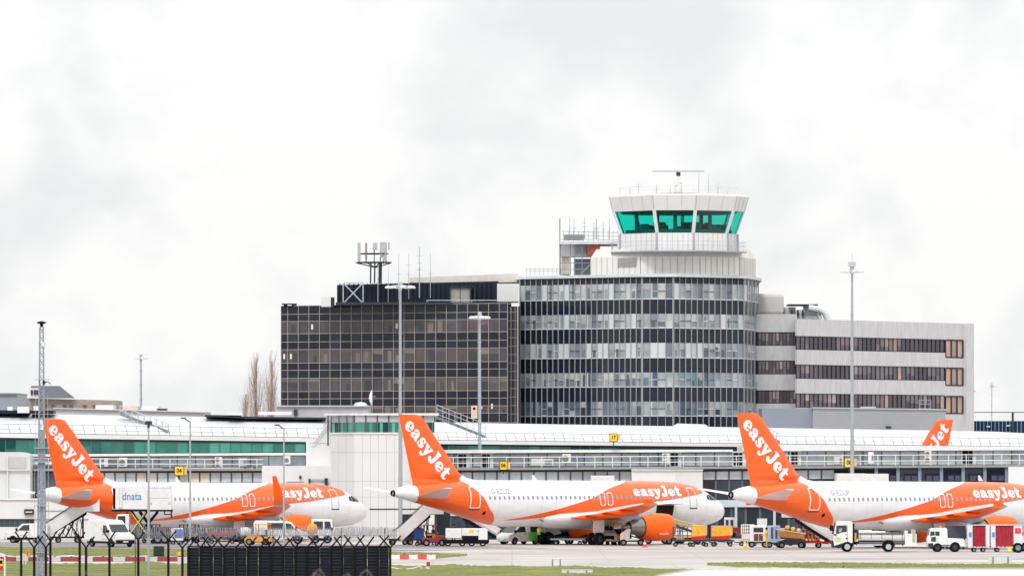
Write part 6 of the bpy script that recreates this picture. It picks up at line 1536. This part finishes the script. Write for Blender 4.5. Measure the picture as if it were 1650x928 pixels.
mb = MB(); zc_ = Z(865.5); mb.loft([[Vector((x, 1.08*q*math.copysign(abs(math.sin(R(a)))**.7,math.sin(R(a))), zc_+.42*q*math.copysign(abs(math.cos(R(a)))**.7,math.cos(R(a))))) for a in range(0,360,15)] for x, q in ((X(1383),.9),(X(1384.5),1),(X(1455),1),(X(1457),.9))], 0, True); tk = mb.build('tank', M('tank_white',(206,203,200),.35,var=.06), t, smooth=40)
mb = MB(); mb.box(X(1408),X(1403),-1.1,-1.08,zc_-.05,zc_+.05); mb.build('data_plate', LGREY, tk)
mb = MB()
for x in (1386,1403,1420,1437,1453): mb.loft([[Vector((X(x)+dx, 1.1*math.copysign(abs(math.sin(R(a)))**.7,math.sin(R(a))), zc_+.435*math.copysign(abs(math.cos(R(a)))**.7,math.cos(R(a))))) for a in range(0,360,15)] for dx in (-.03,.03)], 0, False)
mb.box(X(1456),X(1383),-1.12,1.12,zc_+.36,zc_+.41); mb.box(X(1456),X(1383),-1.1,1.1,zc_-.47,zc_-.4); mb.build('tank_band', MGREY, tk)
mb = MB(); mb.prism([(X(1383),Z(861)),(X(1383),Z(853.5)),(X(1404),Z(853.5)),(X(1412),Z(861))], -.9, .9); mb.box(X(1426),X(1404),-.8,.8,Z(861),Z(855)); mb.build('hose_deck', WHITE, t, bevel=.03)
mb = MB(); mb.box(X(1398),X(1389),-.92,-.9,Z(860),Z(855)); mb.build('yellow_marking', M('marking_amber',(240,200,110),.5), t)
mb = MB()
for x in (1416,1420,1424): mb.box(X(x+1.4),X(x),-.7,.5,Z(860),Z(852.5))
mb.path([(X(1428),-.6,Z(860)),(X(1436),-.6,Z(855)),(X(1450),-.6,Z(855)),(X(1456),-.6,Z(860))], .06, 6); mb.box(X(1456),X(1434),-.5,.5,Z(861),Z(857)); mb.build('valve_gear', DGREY, t)
mb = MB(); mb.box(X(1476),X(1457),-1.1,1.1,.62,Z(859.5)); mb.box(X(1462),X(1457),-.6,.6,Z(859.5),Z(854.5)); mb.box(X(1479),X(1454.5),-1.15,1.15,.48,.62); rc = mb.build('rear_cabinet', WHITE, t, bevel=.04)
mb = MB(); mb.box(X(1474),X(1469),-1.115,-1.1,.8,1.9); mb.box(X(1474),X(1469),1.1,1.115,.8,1.9); mb.build('shutter', M('shutter_grey',(176,176,172),.5,var=.2,scale=5), rc)
mb = MB(); mb.box(X(1379),X(1375),-.9,.9,.9,1.6); mb.build('amber_unit', OCH, t)
mb = MB(); mb.lathe([(0,.12),(.14,.1),(.18,.02)], (X(1352),0,Z(839.3)), 'z', 10, 0, True); mb.build('beacon', OCH, t)
for x in (1364.2,1430.6):
    for y in (-1.06,1.06): add_wheel(t, X(x), y, .44, .3, LGREY)
    mb = MB()
    for s in (-1,1): mb.add([(X(x)+.56*math.cos(R(a)), s*1.1, .46+.56*math.sin(R(a))) for a in range(0,181,20)], [tuple(range(10))])
    mb.build('wheel_arch', BLACKM, t)
# tow tractor
Yk = 641; k = Yk/F; X = lambda px: -(px-1523)*k; Z = lambda py: EYE-(py-HY)*k
t = thing('tow_tractor','white cab tow tractor with four large black wheels pulling the red-curtained carts','tow tractor', at(1523,Yk), R(180))
prof = [(X(1526),.5),(X(1494),.42),(X(1493),1.1),(X(1495.5),1.4),(X(1497.5),Z(852.5)),(X(1500),Z(850.5)),(X(1524),Z(850)),(X(1525.5),Z(852)),(X(1526),1.2)]
mb, hw = shell(prof, 1.7, 1.2, 2.1, .06); mb.build('cab', WHITE, t, bevel=.05)
mb = MB(); side_patch(mb, hw, [(X(1497.5),Z(862.5)),(X(1498.5),Z(855.5)),(X(1505),Z(855.5)),(X(1505),Z(862))]); mb.build('side_window', GLASSB, t); mb = MB(); side_patch(mb, hw, [(X(1506),Z(862)),(X(1506),Z(855.5)),(X(1513),Z(855.5)),(X(1513),Z(862.5))]); mb.build('side_window', GLASSB, t)
mb = MB(); side_patch(mb, hw, [(X(1499),Z(871.5)),(X(1500),Z(864.5)),(X(1507),Z(864)),(X(1507),Z(872))]); mb.build('door_window', M('door_glass_blue',(50,60,96),.15,var=.3,scale=3), t)
mb = MB(); side_patch(mb, hw, [(X(1508),Z(872)),(X(1508),Z(864)),(X(1511.5),Z(864)),(X(1510),Z(872))], .014); mb.build('lime_stripe', M('lime_stripe',(214,236,90),.5), t)
mb = MB(); across(mb, hw, (X(1495.3),1.45), (X(1497.4),2.0)); mb.build('windscreen', GLASSB, t)
mb = MB(); mb.box(X(1503.5),X(1498),-.75,.75,Z(854.3),Z(852.8)); mb.build('red_board', REDP, t)
mb = MB(); mb.lathe([(0,.09),(.16,.08),(.2,.02)], (X(1515.5),0,Z(850)), 'z', 10, 0, True); mb.build('beacon', OCH, t)
mb = MB(); mb.prism([(X(1554),.45),(X(1526),.45),(X(1526),Z(866)),(X(1530),Z(866.5)),(X(1551),Z(867.5)),(X(1554),Z(870))], -.85, .85); mb.build('rear_body', WHITE, t, bevel=.06)
mb = MB(); mb.path([(X(1527),-.7,Z(866)),(X(1528),-.7,Z(863)),(X(1532),-.7,Z(863.5)),(X(1533),-.7,Z(866.5))], .04, 5); mb.box(X(1503),X(1494.5),-.87,.87,.42,.75); mb.box(X(1530),X(1516),-.87,.87,.55,.62); mb.build('trim', DGREY, t)
mb = MB(); mb.box(X(1552.5),X(1549),-.6,.6,.6,1.1); mb.build('rear_lamp', M('lamp_green',(70,100,90),.4,var=.4), t)
for x, r in ((1509.8,.38),(1538,.43)):
    for y in (-.75,.75): add_wheel(t, X(x), y, r, .3, DGREY)
t = thing('dark_container','dark slate-grey container standing behind the tow tractor','container', at(1539,660)); mb = MB(); mb.box(-.85,.85,-.7,.7,.35,2.0); mb.build('shell', M('container_slate',(66,76,92),.5), t, bevel=.04); mb = MB(); mb.box(-.8,.8,-.72,-.7,.5,.6); mb.box(-.8,-.6,-.6,.6,0,.35); mb.box(.6,.8,-.6,.6,0,.35); mb.build('skid', DGREY, t)
# red curtained carts
def cart(px0, px1, label, end):
    k = Yk/F; L = (px1-px0)*k; t = thing('baggage_cart', label, 'baggage cart', at((px0+px1)/2,Yk), 0, 'covered baggage carts with red curtains')
    zt, zb = PZ(846,Yk), PZ(880,Yk); mb = MB()
    c = L/2
    mb.box(-c,-c+.42,-.75,.75,zb,zt); mb.box(c-(.35 if not end else .72),c,-.75,.75,zb,zt-(.04 if end else 0)); mb.box(-c,c,-.78,.78,zt,zt+.06); mb.box(-c,c,-.75,.75,zb-.08,zb); mb.box(-c,c,.7,.75,zb,zt); mb.build('shell', M('cart_white',(220,222,224),.45,var=.06), t, bevel=.03)
    x0, x1 = -c+.42, c-(.35 if not end else .72); mb = MB(); n = 22; r = random.Random(int(px0)); ro = []
    for i in range(n+1):
        for j in range(9): ro.append((lerp(x0,x1,i/n), -.74-.05*math.sin(i*1.25+j*.35)+r.uniform(-.02,.02), lerp(zb-.02,zt-.05,j/8)))
    mb.add(ro, [(i*9+j,(i+1)*9+j,(i+1)*9+j+1,i*9+j+1) for i in range(n) for j in range(8)]); mb.build('curtain', MAROON, t, smooth=40)
    mb = MB()
    for h in (.3,.65,.97): mb.box(x0,x1,-.83,-.8,lerp(zb,zt,h)-.02,lerp(zb,zt,h)+.02) if h > .9 else mb.box(x0,x0+.12,-.83,-.79,lerp(zb,zt,h)-.03,lerp(zb,zt,h)+.03)
    mb.build('curtain_strap', DGREY, t)
    mb = MB(); mb.box(-c+.1,-c+.34,-.77,-.75,lerp(zb,zt,.45),lerp(zb,zt,.68)); mb.build('blue_label', M('label_blue',(70,150,200),.5), t)
    if end:
        mb = MB(); mb.box(c-.6,c-.1,-.77,-.75,lerp(zb,zt,.62),lerp(zb,zt,.88)); mb.build('red_label', M('label_red',(226,40,70),.5), t)
        mb = MB(); put_text(mb, '1', .34, lambda u, v: (c-.35+u,-.775,lerp(zb,zt,.75)+v), 0); mb.build('label_lettering', WHITE, t)
    mb = MB(); mb.box(-c,c,-.7,.7,.38,.5); mb.tube((-c,0,.42),(-c-.6,0,.35),.05,6); mb.build('chassis', LGREY, t)
    for x in (-c+.55,c-.55):
        for y in (-.6,.6): add_wheel(t, x, y, .2, .14)
    return t
cart(1558.5,1594,'red-curtained baggage cart coupled right behind the white tow tractor', False)
cart(1595.5,1646,'red-curtained baggage cart with the red number label on its end', True)
t = thing('hand_tractor','small yellow wheel unit at the tail end of the red-curtained carts','tractor', at(1640,636)); add_wheel(t, 0, -.3, .42, .3); add_wheel(t, 0, .3, .42, .3); mb = MB(); mb.box(-.85,-.5,-.2,.2,.08,.5); mb.tube((-.6,0,.42),(0,0,.42),.08,6); mb.build('body', M('unit_lime',(226,232,110),.5), t, bevel=.05)
t = van('white_van','white van nose just entering at the picture edge behind the curtained carts','van', at(1668,645), R(180), [(-2.0,.4),(1.5,.4),(1.6,1.0),(1.1,1.3),(.8,2.0),(-1.9,2.0)], 1.9, 1.2, 2.0, .08, WHITE, (.9,-1.1), .36, [[(.85,1.3),(.7,1.85),(.1,1.85),(.1,1.3)]], ((1.12,1.3),(.82,1.95)), (1.5,.7,.2))

# ================================================================= people
HV = M('hivis_yellow', (226,240,60), .6, var=.08); TROU = M('dark_trousers', (38,42,56), .8, var=.1); SKIN = M('skin', (200,150,124), .6, var=.05); HAIR = M('dark_hair', (40,30,26), .8); HVO = M('hivis_orange_yellow', (244,196,50), .6, var=.1)
def person(label, loc, rz, jacket, trousers, lean=.0, arm=.35):
    J = {'pelvis':(0,0,.95,.135),'belly':(0,0,1.1,.13),'chest':(lean*.5,0,1.32,.15),'neck':(lean,0,1.5,.06),'head':(lean*1.1,0,1.62,.095),'top':(lean*1.15,0,1.74,.07)}
    E = [('pelvis','belly'),('belly','chest'),('chest','neck'),('neck','head'),('head','top')]
    for s, n in ((1,'l'),(-1,'r')):
        J.update({'hip'+n:(0,s*.1,.9,.095),'knee'+n:(.03*s,s*.11,.5,.065),'ank'+n:(-.02*s,s*.11,.09,.045),'toe'+n:(.14,s*.12,.04,.04),
                  'sh'+n:(lean*.7,s*.2,1.42,.065),'el'+n:(lean*.7+arm*.35,s*.25,1.15,.048),'wr'+n:(lean*.7+arm,s*.2,1.02+arm*.3,.036)})
        E += [('pelvis','hip'+n),('hip'+n,'knee'+n),('knee'+n,'ank'+n),('ank'+n,'toe'+n),('chest','sh'+n),('sh'+n,'el'+n),('el'+n,'wr'+n)]
        for f in range(5):
            q = J['wr'+n]; th = f == 4; J['f%d'%f+n] = (q[0]+(.13-.01*abs(f-1.5) if not th else .06), q[1]+((f-1.5)*.022 if not th else -s*.06), q[2]-.05, .011); E.append(('wr'+n,'f%d'%f+n))
    ks = list(J); me = bpy.data.meshes.new('body'); me.from_pydata([J[k][:3] for k in ks], [(ks.index(a),ks.index(b)) for a,b in E], [])
    o = bpy.data.objects.new('body', me); COL.objects.link(o); md = o.modifiers.new('skin','SKIN'); sv = me.skin_vertices[0].data
    for i, k in enumerate(ks): sv[i].radius = (J[k][3],)*2; sv[i].use_root = k == 'pelvis'
    s2 = o.modifiers.new('smooth','SUBSURF'); s2.levels = s2.render_levels = 1
    dg = bpy.context.evaluated_depsgraph_get(); m2 = bpy.data.meshes.new_from_object(o.evaluated_get(dg)); bpy.data.objects.remove(o)
    m2.materials.clear(); [m2.materials.append(m) for m in (jacket, trousers, SKIN, BLACK)]
    for p in m2.polygons:
        c = p.center; p.material_index = 2 if c.z > 1.5 else 3 if c.z < .12 else 1 if c.z < .93 and abs(c.y) < .2 else 2 if (Vector(c)-Vector(J['wrl'][:3])).length < .1 or (Vector(c)-Vector(J['wrr'][:3])).length < .1 or c.x > J['wrl'][0]+.03 else 0
        p.use_smooth = True
    t = thing('person', label, 'person', loc, rz); b = bpy.data.objects.new('body', m2); COL.objects.link(b); b.parent = t
    mb = MB(); hx = lean*1.12; mb.lathe([(1.66,.115),(1.74,.11),(1.8,.075),(1.82,.01)], (hx-.015,0,0), 'z', 12, 0, True); mb.build('hair', HAIR, t, smooth=60)
    mb = MB(); mb.lathe([(1.0,.152),(1.05,.154)], (0,0,0), 'z', 12); mb.build('reflective_band', LGREY, t)
    mb = MB(); 
    for s in (-1,1): mb.box(hx+.09,hx+.105,s*.035-.012,s*.035+.012,1.64,1.66)
    mb.build('eye', BLACKM, t); mb = MB(); mb.prism([(hx+.09,1.59),(hx+.125,1.6),(hx+.09,1.65)], -.014, .014); mb.build('nose', SKIN, t)
    return t
person('worker in a bright yellow hi-vis jacket and dark trousers by the rear landing gear', at(868.5,693), R(60), HV, TROU, .04)
person('worker in amber hi-vis jacket and trousers between the two white equipment carts', at(1235.5,668), R(190), HVO, HVO, .03)
person('worker in a dark navy jacket beside the dolly with crates', at(697,687), R(20), M('navy_jacket',(40,56,110),.7), TROU, .05)
person('worker in a pale shirt standing behind the white loader truck', at(731,700), R(-60), LGREY, TROU, .0)
# ================================================================= things on and beside the grass
def barrier_row(x0, x1, py, lens, label_r, label_w, grp, first, red_c, wh_c):
    Y = GY(py); proto = {}; x = x0; red = first
    while x < x1-3:
        step = lens[red]; L = step*Y/F*.98; px = x+step/2
        if red not in proto:
            t = thing('barrier_block', label_r if red else label_w, 'barrier', (0,0,0), 0, grp)
            mb = MB(); mb.prism([(-.28,0),(.28,0),(.24,.12),(.17,.36),(-.17,.36),(-.24,.12)], -L/2, L/2, 0, 'x'); mb.build('shell', red_c if red else wh_c, t, bevel=.02)
            mb = MB(); mb.lathe([(0,.09),(.06,.08)], (0,0,.36), 'z', 10, 0, True); mb.build('filler_cap', DGREY, t)
            proto[red] = t
        else: t = copy_tree(proto[red])
        t.location = at(px, Y); x += step; red = 1-red
    return proto
barrier_row(-58, 303, 904, (20,32), 'red water-filled barrier block in the row behind the black fence posts', 'white water-filled barrier block in the row behind the black fence posts', 'barrier row behind the fence posts', 1, M('barrier_red_dimmed',(140,34,42),.6,var=.15), M('barrier_white_dimmed',(182,178,178),.6,var=.12))  # red and white darkened here: dimming by the fence mesh put into the colour
barrier_row(630, 702, 900.5, (14.4,14.4), 'red barrier block at the end of the row past the black fence panels', 'white barrier block at the end of the row past the black fence panels', 'barrier row past the fence panels', 0, M('barrier_red',(206,46,44),.5,var=.1), M('barrier_white',(216,212,208),.6,var=.1))
# airfield sign backs
def sign_back(px0, px1, y0, y1, Y, label, posts=(.08,.92)):
    k = Y/F; w_, h = (px1-px0)*k/2, PZ(y0,Y); t = thing('airfield_sign', label, 'sign', at((px0+px1)/2,Y)); z0 = max(.05, PZ(y1,Y))
    mb = MB(); mb.box(-w_,w_,-.08,.08,max(z0,.05),h); mb.build('panel', M('sign_back_white',(226,226,224),.5,var=.06), t, bevel=.03)
    mb = MB()
    for f in posts: x = lerp(-w_,w_,f); mb.box(x-.05,x+.05,-.13,-.08,0,h-.05)
    mb.build('post', MGREY, t); mb = MB(); mb.box(-w_,w_,-.09,-.08,h-.06,h-.02); mb.build('seam', LGREY, t); return t
sign_back(889,904,899.5,912,560,'small pale airfield sign board with two dark posts, seen from behind')
sign_back(905,955,917,934,522,'wide low grey airfield sign board at the front edge of the grass', (.2,.8))
sign_back(1593,1631,895,912,566,'blank white airfield sign board below the red-curtained carts', (.18,.82))
# hose and post on the grass
Y = 540; hp = MB(); hp.path([(PX(628,Y),Y,.25),(PX(640,Y),Y,.12),(PX(652,Y),Y,.08),(PX(666,Y),Y,.14),(PX(676,Y),Y,.28),(PX(680,Y),Y,.4)], .05, 6); hp.path([(PX(677,Y),Y,.45),(PX(680,Y),Y,.05),(PX(686,Y),Y,.1),(PX(690,Y),Y,.4)], .05, 6)
tag(hp.build('hose', M('hose_pale',(222,222,200),.6)), 'pale hose lying over the grass towards a short red post', 'hose')
t = thing('marker_post','short red and white post on the grass','post', at(690,540)); mb = MB(); mb.tube((0,0,0),(0,0,.3),.1,8,1); mb.tube((0,0,.3),(0,0,.62),.12,8,0); mb.tube((0,0,.62),(0,0,.75),.12,8,1); mb.build('post', [REDP, WHITE], t)
# small items behind the left fence
t = thing('warning_sign','small orange triangular sign above the barrier row','sign', at(44,588)); mb = MB(); mb.prism([(-.3,.35),(.3,.35),(.0,.95)], -.03, .03); mb.build('plate', M('sign_orange',(226,140,20),.5), t); mb = MB(); mb.tube((0,.06,0),(0,.06,.6),.04,6); mb.box(-.03,.03,-.04,-.03,.5,.75); mb.build('stem', DGREY, t)
t = thing('electrical_box','dark green electrical box on the grass beyond the barrier row','electrical box', at(256,612)); mb = MB(); mb.box(-.42,.42,-.3,.3,.1,.85); mb.build('casing', M('box_green',(46,58,46),.6), t, bevel=.03); mb = MB(); mb.box(-.46,.46,-.34,.34,0,.1); mb.box(-.02,.02,-.32,-.3,.15,.8); mb.build('plinth', DGREY, t)
t = thing('runway_lamp','low amber lamp on the grass behind the black fence','lamp', at(289,600)); mb = MB(); mb.lathe([(.25,.16),(.4,.18),(.52,.1),(.55,.01)], (0,0,0), 'z', 12, 0, True); mb.build('lens', OCH, t, smooth=50); mb = MB(); mb.tube((0,0,0),(0,0,.25),.1,8); mb.build('stem', DGREY, t)
t = thing('pipe_stub','white bent pipe stub standing on the grass strip','pipe', at(113,590)); mb = MB(); mb.path([(-.1,0,0),(-.1,0,.32),(.12,0,.36),(.3,0,.28)], .07, 8); mb.build('pipe', WHITE, t); mb = MB(); mb.box(-.2,0,-.1,.1,0,.05); mb.build('foot', DGREY, t)
t = thing('white_hoop','thin white post with a short crossbar before the barrier row','post', at(39,560)); mb = MB(); mb.tube((-.1,0,0),(-.1,0,.95),.05,6); mb.tube((.12,0,0),(.12,0,.8),.04,6); mb.tube((-.1,0,.92),(.12,0,.78),.04,6); mb.build('frame', WHITE, t)
Yq = 420; t = thing('taxiway_sign','yellow, black and red sign in a white hoop frame at the picture edge','sign', (PX(-2,Yq),Yq,gz(Yq))); zq = lambda py: PZ(py,Yq)-gz(Yq)
mb = MB(); mb.box(-.5,.22,-.05,.05,zq(911),zq(900)); mb.build('plate', SIGNY, t); mb = MB(); mb.box(-.5,.2,-.06,-.05,zq(908),zq(902)); mb.build('symbol', BLACKM, t); mb = MB(); mb.box(-.5,.22,-.05,.05,zq(918),zq(911.5)); mb.build('red_plate', REDP, t)
mb = MB(); mb.path([(-.5,0,zq(892)),(.18,0,zq(892)),(.3,0,zq(894)),(.33,0,zq(898)),(.33,0,0)], .045, 6); mb.build('hoop', WHITE, t)

# ================================================================= black security fences
Yf = 300; kf = Yf/F; g0 = gz(Yf)
fr = random.Random(21)
def post_y(mb, x, y, z0, z1, arm, r=.045, two=True, lean=.9):
    arm *= fr.uniform(.88,1.1); lean *= fr.uniform(.85,1.12); x += fr.uniform(-.015,.015)
    mb.box(x-r,x+r,y-r,y+r,z0,z1)
    mb.tube((x,y,z1-.05),(x+arm*lean,y,z1+arm), r*.72, 5)
    if two: mb.tube((x,y,z1-.05),(x-arm*lean,y,z1+arm), r*.72, 5)
ft = thing('security_fence','black open fence posts with forked tops standing in front of the grass','fence', (PX(150,Yf),Yf,g0), 0); ox = ft.location.x
za = PZ(868,Yf)-g0
for i, px in enumerate([-13.5]+[33.8+47.4*k for k in range(6)]):
    mb = MB(); post_y(mb, PX(px,Yf)-ox, 0, -.3, za, .3, .047); mb.build('fence_post', BLACKM, ft)
mb = MB()
for k in range(26): z = za*(k+.5)/26; mb.box(PX(-40,Yf)-ox, PX(303,Yf)-ox, -.003, .003, z-.0025, z+.0025)
mb.build('wire_mesh', DGREY, ft)
Yr = 306; f2 = thing('security_fence','black solid panelled security fence topped with slanting arms','fence', (PX(465,Yr),Yr,gz(Yr)), 0); ox = f2.location.x; zb = PZ(880,Yr)-gz(Yr)
for i, px in enumerate([55.4,73.4,138.3,294]+[303.5+19.1*k for k in range(18)]):
    mb = MB(); post_y(mb, PX(px,Yr)-ox, 0, -.3, zb, .42, .05, i < 4 or i % 2 == 1 or i % 3 == 0, .95); mb.build('fence_post', BLACKM, f2)
PM = M('fence_slat_black', (20,22,30), .6, var=.25, scale=4)
for k in range(17):
    x0, x1 = PX(303.5+19.1*k,Yr)-ox+.05, PX(303.5+19.1*(k+1),Yr)-ox-.05; zq_ = zb-fr.uniform(0,.05); mb = MB(); mb.box(x0,x1,.02,.05,-.3,zq_)
    n = 17
    for j in range(n): z = zb*(j+.5)/n+fr.uniform(-.012,.012); mb.hexa([(x0,-.012,z-.045),(x1,-.012,z-.045),(x1,.02,z+.03),(x0,.02,z+.03),(x0,.02,z-.05),(x1,.02,z-.05),(x1,.03,z+.03),(x0,.03,z+.03)], 1)
    mb.build('fence_panel', [PM, M('fence_slat_edge', (27,30,38), .6, var=.15)], f2)
mb = MB(); mb.box(PX(303,Yr)-ox, PX(628.5,Yr)-ox, -.03,.06,zb-.02,zb+.03); mb.build('top_rail', BLACKM, f2)
# razor wire coil
Yw = 318; zc_ = PZ(857.5,Yw); rw = .235; mb = MB(MB().o); r_ = random.Random(4)
x1 = PX(640,Yw)
for ph, pit, dz, f in ((0,.0088,0,1),(2.1,.0075,.02,.9),(4.0,.0105,-.03,.95)):
    x = PX(216,Yw); pts = []; a = ph
    while x < x1:
        q = rw*f*(1+.09*math.sin(a*.043+ph)); pts.append((x+.012*math.sin(a*1.7), Yw+q*.8*math.cos(a), zc_+dz+q*math.sin(a)+.03*math.sin(a*.031+ph))); a += .6; x += pit
    mb.path(pts, .0065, 3)
tag(mb.build('razor_wire_coil', M('wire_grey',(150,152,158),.5,.2)), 'long grey coil of razor wire hanging along the top of the black fences', 'razor wire')
mb = MB(); mb.tube((PX(216,Yw),Yw,PZ(862,Yw)),(x1,Yw,PZ(862,Yw)),.008,4)
for px in (218,330,440,550,620): mb.tube((PX(px,Yw),Yw,gz(Yw)),(PX(px,Yw),Yw,PZ(850,Yw)),.02,5)
tag(mb.build('wire_support', DGREY), 'thin wire line on slim stakes carrying the razor coil', 'wire')

# ================================================================= close by, out of focus
Yv = 60; kv = Yv/F; gv = gz(Yv); zt = PZ(918.5,Yv)-gv
van('parked_van','white van roof just showing along the bottom edge, out of focus','van', (PX(1330,Yv),Yv,gv), R(180), [(-2.3,.3),(1.95,.3),(2.0,.8),(1.9,1.0),(1.5,zt-.3),(1.35,zt-.06),(1.0,zt),(-2.1,zt),(-2.3,zt-.3)], 1.8, .95, zt, .12, WHITE, (1.35,-1.4), .32, [[(1.3,1.05),(1.1,zt-.25),(.3,zt-.22),(.3,1.05)],[(.2,1.05),(.2,zt-.22),(-1.9,zt-.22),(-1.9,1.05)]], ((1.88,1.05),(1.45,zt-.32)), (1.95,.7,.15))
Yv = 90; mb = MB(); mo = M('thistle_dry',(150,140,128),.9,var=.2)
for i, px in enumerate((492,530,575,605,150)):
    t = thing('dry_weed', 'blurred dry weed stem arching at the bottom edge, out of focus', 'weed', (PX(px,Yv),Yv+i*.4,gz(Yv+i*.4)), 0, 'dry weeds at the bottom edge')
    r_ = random.Random(i); top = PZ(918+r_.uniform(-3,6),Yv)-gz(Yv); s = r_.choice((-1,1)); mb = MB()
    mb.path([(0,0,0),(.02*s,0,top*.6),(.06*s,0,top*.95),(.12*s,0,top),(.19*s,0,top*.97),(.23*s,0,top*.9)], .0035, 4); mb.build('stem', mo, t)
    mb = MB(); mb.lathe([(-.02,.002),(0,.008),(.02,.002)], (.23*s,0,top*.9), 'z', 6); mb.build('seed_head', mo, t)
